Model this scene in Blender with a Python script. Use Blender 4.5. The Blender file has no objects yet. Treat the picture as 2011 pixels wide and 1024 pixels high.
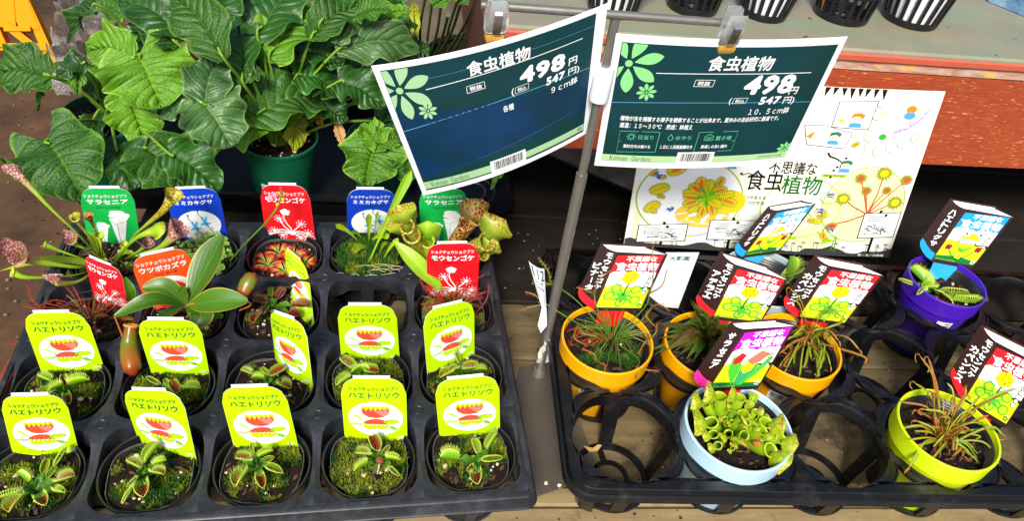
import bpy, math, random
import numpy as np
from mathutils import Vector, Matrix, noise
from mathutils.geometry import tessellate_polygon
RND = random.Random(11)
SC = bpy.context.scene
V = Vector
rad = math.radians
# ---------------------------------------------------------------- camera
F, CX, CY, PW = 1510.0, 1005.5, 512.0, 2011.0
YAW, PIT, ROL = .248, .721, -.156
CAM = np.array([.3505, -.3849, .6458])
_f = np.array([math.sin(YAW)*math.cos(PIT), math.cos(YAW)*math.cos(PIT), -math.sin(PIT)])
_r = np.array([math.cos(YAW), -math.sin(YAW), 0.]); _d = np.cross(_f, _r)
ROT = np.array([math.cos(ROL)*_r+math.sin(ROL)*_d, -math.sin(ROL)*_r+math.cos(ROL)*_d, _f])
cd = bpy.data.cameras.new('camera'); cam = bpy.data.objects.new('camera', cd); SC.collection.objects.link(cam)
cd.sensor_width = 36; cd.sensor_fit = 'HORIZONTAL'; cd.lens = F/PW*36; cd.clip_start = .01; cd.clip_end = 100
m = Matrix.Identity(4)
for i in range(3):
    m[i][0] = ROT[0][i]; m[i][1] = -ROT[1][i]; m[i][2] = -ROT[2][i]; m[i][3] = CAM[i]
cam.matrix_world = m; SC.camera = cam
# ---------------------------------------------------------------- sky, sun, exposure
SC.view_settings.view_transform = 'Standard'; SC.view_settings.look = 'None'
SC.view_settings.exposure = 0.88; SC.view_settings.gamma = 1
SUN_EL, SUN_AZ = rad(47), rad(200)        # azimuth clockwise from +Y
w = bpy.data.worlds.new('World'); SC.world = w; w.use_nodes = True
nt = w.node_tree; bg = nt.nodes['Background']; sky = nt.nodes.new('ShaderNodeTexSky')
sky.sky_type = 'NISHITA'; sky.sun_disc = False; sky.sun_elevation = SUN_EL; sky.sun_rotation = SUN_AZ
sky.dust_density = 3.0
nt.links.new(sky.outputs[0], bg.inputs[0]); bg.inputs[1].default_value = .085
sd = bpy.data.lights.new('sun', 'SUN'); so = bpy.data.objects.new('sun', sd); SC.collection.objects.link(so)
sd.energy = 2.7; sd.angle = rad(14); sd.color = (1, .96, .9)
sdir = V((math.sin(SUN_AZ)*math.cos(SUN_EL), math.cos(SUN_AZ)*math.cos(SUN_EL), math.sin(SUN_EL)))
so.rotation_euler = sdir.to_track_quat('Z', 'Y').to_euler(); so.location = sdir*3
# ---------------------------------------------------------------- point from a photo pixel at a given height or plane
def ray(u, v):
    return ROT.T @ np.array([(u-CX)/F, (v-CY)/F, 1.])
def at(u, v, z):
    d = ray(u, v); return V(CAM+d*((z-CAM[2])/d[2]))
def on(u, v, P0, n):
    d = ray(u, v); n = np.array(n, float); return V(CAM+d*(((np.array(P0)-CAM)@n)/(d@n)))
def depth(P):
    return float(ROT[2] @ (np.array(P)-CAM))
def px(n, P):                             # n photo pixels at P, in metres
    return n*depth(P)/F
# ---------------------------------------------------------------- materials
def lin(c):
    if isinstance(c, str):
        c = [int(c[i:i+2], 16)/255 for i in (0, 2, 4)]
        c = [x/12.92 if x <= .04045 else ((x+.055)/1.055)**2.4 for x in c]
    return (c[0], c[1], c[2], 1)
MATS = {}
class NT:
    def __init__(s, name, rough=.6, spec=.5):
        s.m = bpy.data.materials.new(name); s.m.use_nodes = True; s.t = s.m.node_tree
        s.b = s.t.nodes['Principled BSDF']; s.b.inputs['Roughness'].default_value = rough
        s.b.inputs['Specular IOR Level'].default_value = spec; MATS[name] = s.m
    def n(s, typ, **k):
        x = s.t.nodes.new(typ)
        for a, b in k.items(): setattr(x, a, b)
        return x
    def link(s, a, b): s.t.links.new(a, b)
    def coord(s, kind='Object', scale=(1, 1, 1)):
        c = s.n('ShaderNodeTexCoord'); mp = s.n('ShaderNodeMapping'); mp.inputs['Scale'].default_value = scale
        s.link(c.outputs[kind], mp.inputs[0]); return mp.outputs[0]
    def noise(s, vec, scale, detail=4, rough=.6):
        x = s.n('ShaderNodeTexNoise'); x.inputs['Scale'].default_value = scale; x.inputs['Detail'].default_value = detail
        x.inputs['Roughness'].default_value = rough
        if vec: s.link(vec, x.inputs['Vector'])
        return x.outputs[0]
    def ramp(s, fac, stops):
        x = s.n('ShaderNodeValToRGB'); s.link(fac, x.inputs[0]); e = x.color_ramp.elements
        while len(e) < len(stops): e.new(.5)
        for i, (p, c) in enumerate(stops): e[i].position = p; e[i].color = lin(c) if not isinstance(c, float) else (c, c, c, 1)
        return x.outputs[0]
    def mix(s, fac, a, b, mode='MIX'):
        x = s.n('ShaderNodeMix', data_type='RGBA', blend_type=mode)
        for sock, val in ((x.inputs[0], fac), (x.inputs[6], a), (x.inputs[7], b)):
            if isinstance(val, (int, float)): sock.default_value = val
            elif isinstance(val, (tuple, list, str)): sock.default_value = lin(val)
            else: s.link(val, sock)
        return x.outputs[2]
    def math(s, op, a, b=0.0, c=None):
        x = s.n('ShaderNodeMath', operation=op)
        for i, val in enumerate((a, b) if c is None else (a, b, c)):
            if isinstance(val, (int, float)): x.inputs[i].default_value = val
            else: s.link(val, x.inputs[i])
        return x.outputs[0]
    def bump(s, h, strength=.4, dist=.001):
        x = s.n('ShaderNodeBump'); x.inputs['Strength'].default_value = strength; x.inputs['Distance'].default_value = dist
        s.link(h, x.inputs['Height']); s.link(x.outputs[0], s.b.inputs['Normal'])
    def col(s, c):
        if isinstance(c, (tuple, list, str)): s.b.inputs['Base Color'].default_value = lin(c)
        else: s.link(c, s.b.inputs['Base Color'])
def M(name, c=None, rough=.55, var=.0, scale=60, spec=.5, bump=0, metal=0):
    """a plain or slightly mottled procedural material"""
    if name in MATS: return MATS[name]
    t = NT(name, rough, spec)
    if var or bump:
        v = t.coord(); nz = t.noise(v, scale)
        L = lin(c)
        dk = tuple(x*(1-var) for x in L[:3]); lt = tuple(min(1, x*(1+var)) for x in L[:3])
        x = t.ramp(nz, [(.3, dk), (.7, lt)]) if False else t.mix(nz, dk, lt)
        t.col(x)
        if bump: t.bump(nz, bump)
    else: t.col(c)
    t.b.inputs['Metallic'].default_value = metal
    return t.m
def mat_leaf(name, dark, light, vein, rough=.36, nveins=7, bump=.7, sweep=2.2, net=1.0, edge=None):
    if name in MATS: return MATS[name]
    t = NT(name, rough, .5)
    uv = t.n('ShaderNodeTexCoord').outputs['UV']; sep = t.n('ShaderNodeSeparateXYZ'); t.link(uv, sep.inputs[0])
    u, v = sep.outputs[0], sep.outputs[1]
    a = t.math('ABSOLUTE', t.math('SUBTRACT', v, .5))
    nz = t.noise(t.coord('Object'), 35, 3)
    s_ = t.math('FRACT', t.math('ADD', t.math('SUBTRACT', t.math('MULTIPLY', u, nveins), t.math('MULTIPLY', a, sweep*2)), t.math('MULTIPLY', nz, .5)))
    d = t.math('ABSOLUTE', t.math('SUBTRACT', s_, .5))              # .5 between veins ... 0 on the vein
    side = t.ramp(d, [(.0, 1.0), (.09, 0.0)])
    mid = t.ramp(a, [(.0, 1.0), (.035, 0.0)])
    vv = t.math('MAXIMUM', side, mid)
    vo = t.n('ShaderNodeTexVoronoi', feature='DISTANCE_TO_EDGE'); vo.inputs['Scale'].default_value = 220
    t.link(t.coord('Object'), vo.inputs['Vector'])
    cell = t.ramp(vo.outputs[0], [(.0, 0.0), (.25, 1.0)])
    oi = t.n('ShaderNodeObjectInfo').outputs['Random']
    n2 = t.noise(t.coord('Object'), 18, 5)
    fac = t.math('ADD', t.math('MULTIPLY', n2, .7), t.math('MULTIPLY', oi, .45))
    base = t.mix(t.ramp(fac, [(.3, 0.0), (.85, 1.0)]), dark, light)
    base = t.mix(t.math('MULTIPLY', t.math('SUBTRACT', 1.0, cell), .28*net), base, vein)
    base = t.mix(t.math('MULTIPLY', vv, .7), base, vein)
    if edge: base = t.mix(t.ramp(a, [(.44, 0.0), (.5, 1.0)]), base, edge)
    t.col(base)
    puff = t.math('SUBTRACT', t.math('ADD', t.math('MULTIPLY', t.ramp(d, [(0., 0.0), (.3, 1.0)]), 1.0), t.math('MULTIPLY', cell, .25*net)), t.math('MULTIPLY', mid, 1.0))
    t.bump(t.math('ADD', puff, t.math('MULTIPLY', n2, .8)), bump, .0022)
    t.b.inputs['Subsurface Weight'].default_value = .0
    tr = t.n('ShaderNodeBsdfTranslucent'); t.link(base if not isinstance(base, str) else base, tr.inputs[0])
    mx = t.n('ShaderNodeMixShader'); mx.inputs[0].default_value = .22
    out = t.t.nodes['Material Output']; t.link(t.b.outputs[0], mx.inputs[1]); t.link(tr.outputs[0], mx.inputs[2]); t.link(mx.outputs[0], out.inputs[0])
    return t.m
def mat_grad(name, stops, rough=.42, nscale=60, namp=.15, veins=None, bump=0.0, trans=.15):
    """colour along the UV v axis, optional net of veins; for pitchers, traps, straps"""
    if name in MATS: return MATS[name]
    t = NT(name, rough, .4)
    uv = t.n('ShaderNodeTexCoord').outputs['UV']; sep = t.n('ShaderNodeSeparateXYZ'); t.link(uv, sep.inputs[0])
    nz = t.noise(t.coord('Object'), nscale, 3)
    f = t.math('ADD', sep.outputs[1], t.math('MULTIPLY', t.math('SUBTRACT', nz, .5), namp*2))
    c = t.ramp(f, stops)
    if veins:
        vcol, sc, w0, lo, hi = veins
        vo = t.n('ShaderNodeTexVoronoi', feature='DISTANCE_TO_EDGE'); vo.inputs['Scale'].default_value = sc
        mp = t.n('ShaderNodeMapping'); mp.inputs['Scale'].default_value = (1, 1.0, 1); t.link(t.n('ShaderNodeTexCoord').outputs['Object'], mp.inputs[0])
        t.link(mp.outputs[0], vo.inputs['Vector'])
        k = t.math('MULTIPLY', t.ramp(vo.outputs[0], [(0., 1.0), (w0, 0.0)]), t.ramp(sep.outputs[1], [(lo, 0.0), (hi, 1.0)]))
        c = t.mix(k, c, vcol)
    t.col(c)
    if bump: t.bump(nz, bump)
    if trans:
        tr = t.n('ShaderNodeBsdfTranslucent'); t.link(c, tr.inputs[0])
        mx = t.n('ShaderNodeMixShader'); mx.inputs[0].default_value = trans
        out = t.t.nodes['Material Output']; t.link(t.b.outputs[0], mx.inputs[1]); t.link(tr.outputs[0], mx.inputs[2]); t.link(mx.outputs[0], out.inputs[0])
    return t.m
# ---------------------------------------------------------------- mesh builder
class MB:
    def __init__(s): s.v = []; s.f = []; s.mi = []; s.uv = []; s.mats = []
    def mat(s, m):
        if m not in s.mats: s.mats.append(m)
        return s.mats.index(m)
    def add(s, vs, fs, m=None, uv=None):
        o = len(s.v); s.v += [tuple(p) for p in vs]; k = s.mat(m)
        s.uv += uv if uv else [(0, 0)]*len(vs)
        for f in fs: s.f.append(tuple(i+o for i in f)); s.mi.append(k)
        return s
    def grid(s, rows, m=None, uv=None, close=False):
        n = len(rows[0]); vs = [p for r in rows for p in r]; fs = []
        for i in range(len(rows)-1):
            for j in range(n if close else n-1):
                k = (j+1) % n; fs.append((i*n+j, i*n+k, (i+1)*n+k, (i+1)*n+j))
        return s.add(vs, fs, m, [q for r in uv for q in r] if uv else None)
    def box(s, c, d, m=None, rz=0, rx=0, bev=0):
        x, y, z = d[0]/2, d[1]/2, d[2]/2; Mx = Matrix.Rotation(rz, 3, 'Z') @ Matrix.Rotation(rx, 3, 'X'); c = V(c)
        b = min(bev, x*.9, y*.9, z*.9)
        if not b:
            vs = [c+Mx @ V((sx*x, sy*y, sz*z)) for sz in (-1, 1) for sx, sy in ((-1, -1), (1, -1), (1, 1), (-1, 1))]
            return s.add(vs, [(3, 2, 1, 0), (4, 5, 6, 7), (0, 1, 5, 4), (1, 2, 6, 5), (2, 3, 7, 6), (3, 0, 4, 7)], m)
        def ring(ix, z_):
            X, Y = x-ix, y-ix; k = b*.8
            return [c+Mx @ V(p+(z_,)) for p in ((-X+k, -Y), (X-k, -Y), (X, -Y+k), (X, Y-k), (X-k, Y), (-X+k, Y), (-X, Y-k), (-X, -Y+k))]
        R_ = [ring(b, -z), ring(0, -z+b), ring(0, z-b), ring(b, z)]
        s.grid(R_, m, close=True); s.add(R_[0], [tuple(range(7, -1, -1))], m); s.add(R_[3], [tuple(range(8))], m); return s
    def tube(s, path, r, n=6, m=None, caps=True, flat=1.0, up=None):
        P = [V(p) for p in path]; rs = r if isinstance(r, (list, tuple)) else [r]*len(P); rows = []; uvs = []
        X = None
        for i, p in enumerate(P):
            T = (P[min(i+1, len(P)-1)]-P[max(i-1, 0)]).normalized()
            if X is None:
                X = (V(up) if up else (V((0, 0, 1)) if abs(T.z) < .9 else V((1, 0, 0)))); X = (X-T*X.dot(T)).normalized()
            else: X = (X-T*X.dot(T)).normalized()
            Y = T.cross(X)
            rows.append([p+X*(math.cos(a)*rs[i]*flat)+Y*(math.sin(a)*rs[i]) for a in [2*math.pi*k/n for k in range(n)]])
            uvs.append([(k/n, i/(len(P)-1)) for k in range(n)])
        s.grid(rows, m, uvs, close=True)
        if caps: s.add(rows[0], [tuple(range(n-1, -1, -1))], m, uvs[0]); s.add(rows[-1], [tuple(range(n))], m, uvs[-1])
        return s
    def lathe(s, prof, n=32, c=(0, 0, 0), m=None, wob=0):
        rows = []
        for r, z in prof: rows.append([(c[0]+r*math.cos(a), c[1]+r*math.sin(a), c[2]+z) for a in [2*math.pi*k/n for k in range(n)]])
        return s.grid(rows, m, close=True)
    def blob(s, c, r, m=None, n=6, k=4, j=.15, rnd=RND, sq=(1, 1, 1)):
        rows = []
        for i in range(k+1):
            th = math.pi*i/k; rows.append([V(c)+V((sq[0]*math.sin(th)*math.cos(a), sq[1]*math.sin(th)*math.sin(a), sq[2]*math.cos(th)))*r*(1+rnd.uniform(-j, j)) for a in [2*math.pi*q/n for q in range(n)]])
        return s.grid(rows, m, close=True)
    def plate(s, outer, inner, z0, z1, m=None):
        """flat ring between two loops of equal length, extruded from z0 to z1"""
        n = len(outer)
        rows = [[(x, y, z0) for x, y in inner], [(x, y, z1) for x, y in inner], [(x, y, z1) for x, y in outer], [(x, y, z0) for x, y in outer], [(x, y, z0) for x, y in inner]]
        return s.grid(rows, m, close=True)
    def mesh(s, name, smooth=True, ang=40):
        me = bpy.data.meshes.new(name); me.from_pydata(s.v, [], s.f)
        for x in s.mats: me.materials.append(x if x else M('plain', 'ffffff'))
        me.polygons.foreach_set('material_index', s.mi)
        uvl = me.uv_layers.new(name='UVMap'); idx = np.empty(len(me.loops), int); me.loops.foreach_get('vertex_index', idx)
        uvl.data.foreach_set('uv', np.array(s.uv, float)[idx].ravel())
        me.validate(); me.update()
        if smooth:
            me.polygons.foreach_set('use_smooth', [True]*len(me.polygons))
            me.set_sharp_from_angle(angle=rad(ang))
        return me
def obj(name, me, parent=None, mat=None, loc=None, label=None, kind=None):
    if isinstance(me, MB): me = me.mesh(name)
    o = bpy.data.objects.new(name, me); SC.collection.objects.link(o)
    if parent: o.parent = parent
    if loc: o.location = loc
    if label: o['label'] = label
    if kind: o['kind'] = kind
    return o
def thing(name, label, cat, loc=(0, 0, 0), rz=0, group=None, me=None):
    o = bpy.data.objects.new(name, me.mesh(name) if isinstance(me, MB) else me); SC.collection.objects.link(o)
    o.location = loc; o.rotation_euler = (0, 0, rz); o['label'] = label; o['category'] = cat
    if group: o['group'] = group
    return o
def bez(P, n):
    """smooth curve through the points P"""
    P = [V(p) for p in P]
    if len(P) == 2: return [P[0].lerp(P[1], i/n) for i in range(n+1)]
    Q = [P[0]*2-P[1]]+P+[P[-1]*2-P[-2]]; out = []
    for i in range(n+1):
        t = i/n*(len(P)-1); k = min(int(t), len(P)-2); t -= k; a, b, c, d = Q[k:k+4]
        out.append(.5*((2*b)+(c-a)*t+(2*a-5*b+4*c-d)*t*t+(3*b-a-3*c+d)*t**3))
    return out
def leaf(mb, path, wf, nu=14, nv=6, up=(0, -.3, 1), cup=.15, rip=.0, m=None, back=0., ph=0., quilt=0, nve=7, sweep=2.2, freq=9, side=None):
    P = bez(path, nu) if len(path) <= 5 else path
    nu = len(P)-1; rows = []; uvs = []; L = sum((P[i+1]-P[i]).length for i in range(nu))
    for i, p in enumerate(P):
        t = i/nu; T = (P[min(i+1, nu)]-P[max(i-1, 0)]).normalized()
        U = V(side).normalized() if side else T.cross(V(up)).normalized()
        N = U.cross(T).normalized(); r = []; q = []
        for j in range(-nv, nv+1):
            s = j/nv; w = wf(t, s) if 's' in wf.__code__.co_varnames[:wf.__code__.co_argcount] else wf(t); a = abs(s)
            h = cup*w*a**1.6+rip*w*math.sin(freq*t+ph+(1.3 if s > 0 else 0))*a*a
            if quilt:
                fr = (t*nve-a*sweep) % 1.0; h += quilt*math.sin(math.pi*fr)*min(1, a*5)*(1-a*.35)
                h -= quilt*.9*math.exp(-(a*9)**2)
            r.append(p+U*(w*s)+N*h-T*(back*L*a**1.3*(1-t)**3)); q.append((t, s*.5+.5))
        rows.append(r); uvs.append(q)
    return mb.grid(rows, m, uvs)
# ---------------------------------------------------------------- flat print on cards
TXT = {}
def text_geo(body, bold=0.0, shear=0.0):
    k = (body, bold, shear)
    if k not in TXT:
        c = bpy.data.curves.new('t', 'FONT'); c.body = body; c.resolution_u = 2; c.space_character = 1.12 if body.isascii() and body.isdigit() else 1.0; c.offset = bold; c.shear = shear
        o = bpy.data.objects.new('t', c); SC.collection.objects.link(o)
        me = bpy.data.meshes.new_from_object(o.evaluated_get(bpy.context.evaluated_depsgraph_get()))
        n = len(me.vertices); co = np.empty(n*3); me.vertices.foreach_get('co', co); co = co.reshape(-1, 3)[:, :2]
        fs = [tuple(p.vertices) for p in me.polygons]
        bpy.data.objects.remove(o); bpy.data.curves.remove(c); bpy.data.meshes.remove(me)
        lo = co.min(0); hi = co.max(0); TXT[k] = ((co-lo)/np.maximum(hi-lo, 1e-6), fs, (hi-lo))
    return TXT[k]
LAY = .00022
class Card:
    def __init__(s, TL, TR, BR, BL, W, H, bulge=0., bend=0.):
        s.c = [V(x) for x in (TL, TR, BR, BL)]; s.W = W; s.H = H; s.bulge = bulge; s.bend = bend; s.parts = {}
        n = (s.c[1]-s.c[3]).cross(s.c[0]-s.c[2]).normalized()
        if n.dot(V(CAM)-s.c[0]) < 0: n = -n
        s.N = n
    def P(s, u, v, off=0.):
        a, b = u/s.W, v/s.H; TL, TR, BR, BL = s.c
        p = (BL*(1-a)+BR*a)*(1-b)+(TL*(1-a)+TR*a)*b
        aa = min(max(a, 0), 1); h = s.bulge*4*aa*(1-aa)+s.bend*b*b
        return p+s.N*(off+h)
    def _mb(s, part): return s.parts.setdefault(part, MB())
    def tri(s, part, mat, pts, fs, lay, fine=False):
        if fine and (s.bulge or s.bend):
            pts = list(pts); thr = (s.W*.07)**2
            for _ in range(5):
                out = []; mid = {}; hit = False
                def md(a, b):
                    k = (min(a, b), max(a, b))
                    if k not in mid: pts.append(((pts[a][0]+pts[b][0])/2, (pts[a][1]+pts[b][1])/2)); mid[k] = len(pts)-1
                    return mid[k]
                for f in fs:
                    if max(abs(pts[f[i]][0]-pts[f[i-1]][0])**2 for i in range(3)) > thr:
                        hit = True; a, b, c = f; x, y, z = md(a, b), md(b, c), md(c, a); out += [(a, x, z), (x, b, y), (z, y, c), (x, y, z)]
                    else: out.append(f)
                fs = out
                if not hit: break
        s._mb(part).add([s.P(x, y, LAY*lay) for x, y in pts], fs, mat)
    def poly(s, part, mat, pts, lay=1):
        pts = [(float(x), float(y)) for x, y in pts]
        fs = tessellate_polygon([[V((x, y, 0)) for x, y in pts]])
        out = []
        for f in fs:
            a, b, c = [pts[i] for i in f]
            out.append(f if (b[0]-a[0])*(c[1]-a[1])-(b[1]-a[1])*(c[0]-a[0]) > 0 else (f[0], f[2], f[1]))
        s.tri(part, mat, pts, out, lay, True)
    def rect(s, part, mat, x0, y0, x1, y1, lay=1, n=1, k=1):
        s._mb(part).grid([[s.P(x0+(x1-x0)*i/n, y0+(y1-y0)*j/k, LAY*lay) for i in range(n+1)] for j in range(k+1)], mat)
    def ell(s, part, mat, cx, cy, rx, ry, lay=1, n=28, a0=0, a1=360):
        s.poly(part, mat, [(cx+rx*math.cos(rad(a0+(a1-a0)*i/n)), cy+ry*math.sin(rad(a0+(a1-a0)*i/n))) for i in range(n+(a1-a0 != 360))], lay)
    def line(s, part, mat, pts, w, lay=2, w1=None):
        w1 = w if w1 is None else w1; n = len(pts); L = []; R_ = []
        for i, p in enumerate(pts):
            a = pts[max(i-1, 0)]; b = pts[min(i+1, n-1)]; dx, dy = b[0]-a[0], b[1]-a[1]; l = math.hypot(dx, dy) or 1
            ww = (w+(w1-w)*i/max(n-1, 1))/2; L.append((p[0]-dy/l*ww, p[1]+dx/l*ww)); R_.append((p[0]+dy/l*ww, p[1]-dx/l*ww))
        s._mb(part).grid([[s.P(*x, LAY*lay) for x in R_], [s.P(*x, LAY*lay) for x in L]], mat)
    def frame(s, part, mat, pts, w, lay=2):
        p = list(pts)+[pts[0]]
        for a, b in zip(p, p[1:]): s.line(part, mat, [a, b], w, lay)
    def text(s, mat, body, x0, y0, x1, y1, bold=0.0, lay=3, shear=0.0, skew=0.0, part='lettering'):
        """lettering stretched into the box; skew tilts the baseline (rise over the width)"""
        g, fs, dm = text_geo(body, 0.0, shear)
        em = (y1-y0)/max(dm[1], .3); ew = (x1-x0)/max(dm[0], .3); r = bold*.62
        offs = [(0, 0)] if not bold else [(math.cos(2*math.pi*k/(5 if bold < .045 else 8))*r, math.sin(2*math.pi*k/(5 if bold < .045 else 8))*r) for k in range(5 if bold < .045 else 8)]+([(0, 0)] if bold >= .045 else [])
        for q, (ox, oy) in enumerate(offs):
            s.tri(part, mat, [(x0+(x1-x0)*a+ox*ew, y0+(y1-y0)*b+skew*a+oy*em) for a, b in g], fs, lay+q*.09)
    def finish(s, root):
        for k, mb in s.parts.items(): obj(k, mb.mesh(k, smooth=False), root)
def card_body(mb, cd, top, mat, matb, n=14, k=8, t=.0005, bot=None):
    """solid sheet whose upper edge follows top(u)"""
    W, H = cd.W, cd.H; fr = []; bk = []
    for i in range(n+1):
        u = W*i/n; tp = top(u/W)*H; bt = (bot(u/W)*H if bot else 0)
        fr.append([cd.P(u, bt+(tp-bt)*j/k, 0) for j in range(k+1)]); bk.append([cd.P(u, bt+(tp-bt)*j/k, -t) for j in range(k+1)])
    mb.grid([[fr[i][j] for i in range(n+1)] for j in range(k+1)], mat)
    mb.grid([[bk[i][j] for i in range(n, -1, -1)] for j in range(k+1)], matb)
    loop = [(i, 0) for i in range(n+1)]+[(n, j) for j in range(1, k+1)]+[(i, k) for i in range(n-1, -1, -1)]+[(0, j) for j in range(k-1, 0, -1)]
    mb.grid([[bk[i][j] for i, j in loop], [fr[i][j] for i, j in loop]], matb, close=True)
    return mb
def zig(x0, x1, y0, y1, n):
    return [(x0+(x1-x0)*i/(2*n), y1 if i % 2 else y0) for i in range(2*n+1)]
# ================================================================ THE SETTING
def weathered(name, a, b, c=None, rough=.75, sc=(3, 14, 14), stain=None, bump=.5, fine=90):
    t = NT(name, rough, .3); v = t.coord('Object', sc); n1 = t.noise(v, 3, 6, .65); n2 = t.noise(t.coord('Object'), fine, 4, .7)
    x = t.mix(t.ramp(n1, [(.35, 0.0), (.65, 1.0)]), a, b)
    x = t.mix(t.math('MULTIPLY', n2, .35), x, c or '3a3024')
    if stain:
        n3 = t.noise(t.coord('Object'), stain[1], 5, .6); x = t.mix(t.ramp(n3, [(stain[2], 0.0), (stain[2]+.12, stain[3])]), x, stain[0])
    t.col(x); t.bump(n2, bump, .001); return t.m
W_CONC = weathered('floor_concrete', '64482e', '43301f', '20160d', .8, (3, 3, 3), ('2a2018', 5, .52, .75), .4, 60)
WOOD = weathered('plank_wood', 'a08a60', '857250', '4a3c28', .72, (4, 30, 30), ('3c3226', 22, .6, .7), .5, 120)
WOODS = weathered('plank_shade', '7c6b49', '5f5138', '352a1c', .75, (4, 30, 30), ('2c241a', 22, .55, .8), .5, 120)  # same wood darkened, the shade under the trays put into its colour
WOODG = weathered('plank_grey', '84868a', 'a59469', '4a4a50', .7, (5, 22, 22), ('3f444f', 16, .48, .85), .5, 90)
WOODD = weathered('plank_dark', '241d15', '17120d', '0c0a08', .8, (6, 14, 14), ('4d3c2c', 60, .68, .6), .8, 150)  # very dark brown wood for the rear planks and the ledge's inner boards
WOODR = weathered('painted_red', 'a5482c', '8d3b24', '5a2a1c', .6, (4, 20, 20))
g = MB(); n = 30
g.grid([[(-6+14*i/n, -3+14*j/n, -.55+.01*noise.noise(V((i*.7, j*.7, 0)))) for i in range(n+1)] for j in range(n+1)], W_CONC)
o = obj('floor', g, kind='structure')
BR = rad(-4.4)                                     # the bench and the open tray are turned a little against the seedling tray
bench = thing('display_bench', 'low wooden slatted bench carrying both plant trays, planks weathered and dusty', 'bench', (0, 0, 0), BR)
def bx(name, x0, x1, y0, y1, z0, z1, m, par=bench, bev=.003):
    b = MB(); b.box(((x0+x1)/2, (y0+y1)/2, (z0+z1)/2), (x1-x0, y1-y0, z1-z0), m, bev=bev); return obj(name, b, par)
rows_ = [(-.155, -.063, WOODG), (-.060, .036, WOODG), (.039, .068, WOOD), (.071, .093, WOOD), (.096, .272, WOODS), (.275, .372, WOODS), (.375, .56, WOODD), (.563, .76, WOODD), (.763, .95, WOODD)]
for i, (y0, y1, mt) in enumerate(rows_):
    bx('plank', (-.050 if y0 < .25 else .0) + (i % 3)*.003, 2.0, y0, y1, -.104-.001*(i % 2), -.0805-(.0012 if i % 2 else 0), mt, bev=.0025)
bx('side_trim', -.066, -.054, -.16, .272, -.13, -.07, WOODR)
for x in (-.03, 1.0, 1.9):
    for y in (-.08, .85):
        bx('leg', x, x+.06, y, y+.06, -.55, -.107, WOOD)
# raised ledge behind, right: stone slab on a rust-red painted fascia
LA, LB = at(1242, 66, .262), at(2011, 119, .262)
ldir = (LB-LA).normalized(); lrot = math.atan2(ldir.y, ldir.x)
t = NT('slab_stone', .55, .4)
v = t.coord('Object', (1, 5, 5)); n1 = t.noise(v, 5, 6, .6); n2 = t.noise(t.coord('Object'), 9, 5, .6); n3 = t.noise(t.coord('Object'), 55, 3, .5)
x = t.mix(t.ramp(n1, [(.35, 0.0), (.65, 1.0)]), '7c876f', '8f8269'); x = t.mix(t.ramp(n2, [(.45, 0.0), (.7, .8)]), x, '77736a')
x = t.mix(t.ramp(n3, [(.69, 0.0), (.73, .95)]), x, '2a2a20'); t.col(x); t.bump(n2, .2)
t = NT('fascia_paint', .62, .3)
v = t.coord('Object', (1, 1, 10)); n1 = t.noise(v, 45, 5, .75); n2 = t.noise(t.coord('Object'), 12, 4); n3 = t.noise(t.coord('Object', (1, 1, 7)), 90, 2, .5)
x = t.mix(n2, 'a8492a', '86371c'); x = t.mix(t.ramp(n1, [(.5, 0.0), (.66, .55)]), x, 'bd6238'); x = t.mix(t.ramp(n3, [(.66, 0.0), (.70, .9)]), x, 'cfa05a')
t.col(x); t.bump(n1, .5)
CHIP = weathered('chipped_paint', 'c9b6a4', 'a85c3c', '8d7f72', .7, (9, 9, 40), ('d9a63c', 30, .56, .8))
ledge = thing('display_ledge', 'raised display ledge with pale green stone top and rust red painted front board', 'ledge', tuple(LA), lrot)
def lb(name, x0, x1, y0, y1, z0, z1, m, bev=.002): return bx(name, x0, x1, y0, y1, z0, z1, m, ledge, bev)
lb('slab', -.16, 1.6, .0, .62, -.011, 0, MATS['slab_stone'], .003)
lb('edge_strip', -.16, 1.6, -.003, .006, -.0155, -.005, M('strip_red', 'b4543c', .5, .15, 40))
lb('chipped_band', -.15, 1.6, .0015, .02, -.030, -.0135, CHIP)
lb('fascia_board', -.15, 1.6, .0035, .024, -.168, -.0295, MATS['fascia_paint'])
lb('end_board', -.17, -.152, .02, .6, -.168, -.023, M('end_brown', '5a2c1e', .6, .3, 30))
lb('underside_board', -.15, 1.6, .03, .6, -.06, -.05, WOODD)
lb('sky_block_board', -.15, 1.6, .58, .6, -.36, -.06, WOODD)  # added board shutting sky light out of the space under the ledge
for x in (.02, 1.0): lb('leg', x, x+.05, .5, .55, -.8, -.06, WOODD)
CB = weathered('block_concrete', '77716a', '5a554f', '3b3733', .9, (12, 12, 12), None, 1.0, 140)
b = MB(); b.box((0, 0, 0), (.34, .16, .17), CB, bev=.012)
thing('concrete_block', 'rough grey concrete block in the dark under the ledge behind the metal pole', 'block', (.735, .63, 0.045), rad(-40), me=b)
b = MB(); b.box((0, 0, 0), (.07, .05, .045), CB, bev=.01)
thing('concrete_block', 'small dark stone lump in the gloom behind the empty black flat', 'stone', (.62, .70, -.055), rad(10), me=b)
b = MB(); b.box((0, 0, 0), (1.9, .25, .42), weathered('kerb_stone', '6f6656', '554d40', '3a342b', .9, (5, 5, 5)), bev=.02)
thing('stone_kerb', 'pale beige stone kerb far behind the tall leafy stems', 'kerb', (.75, 1.75, -.34), rad(-10), me=b)
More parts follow.
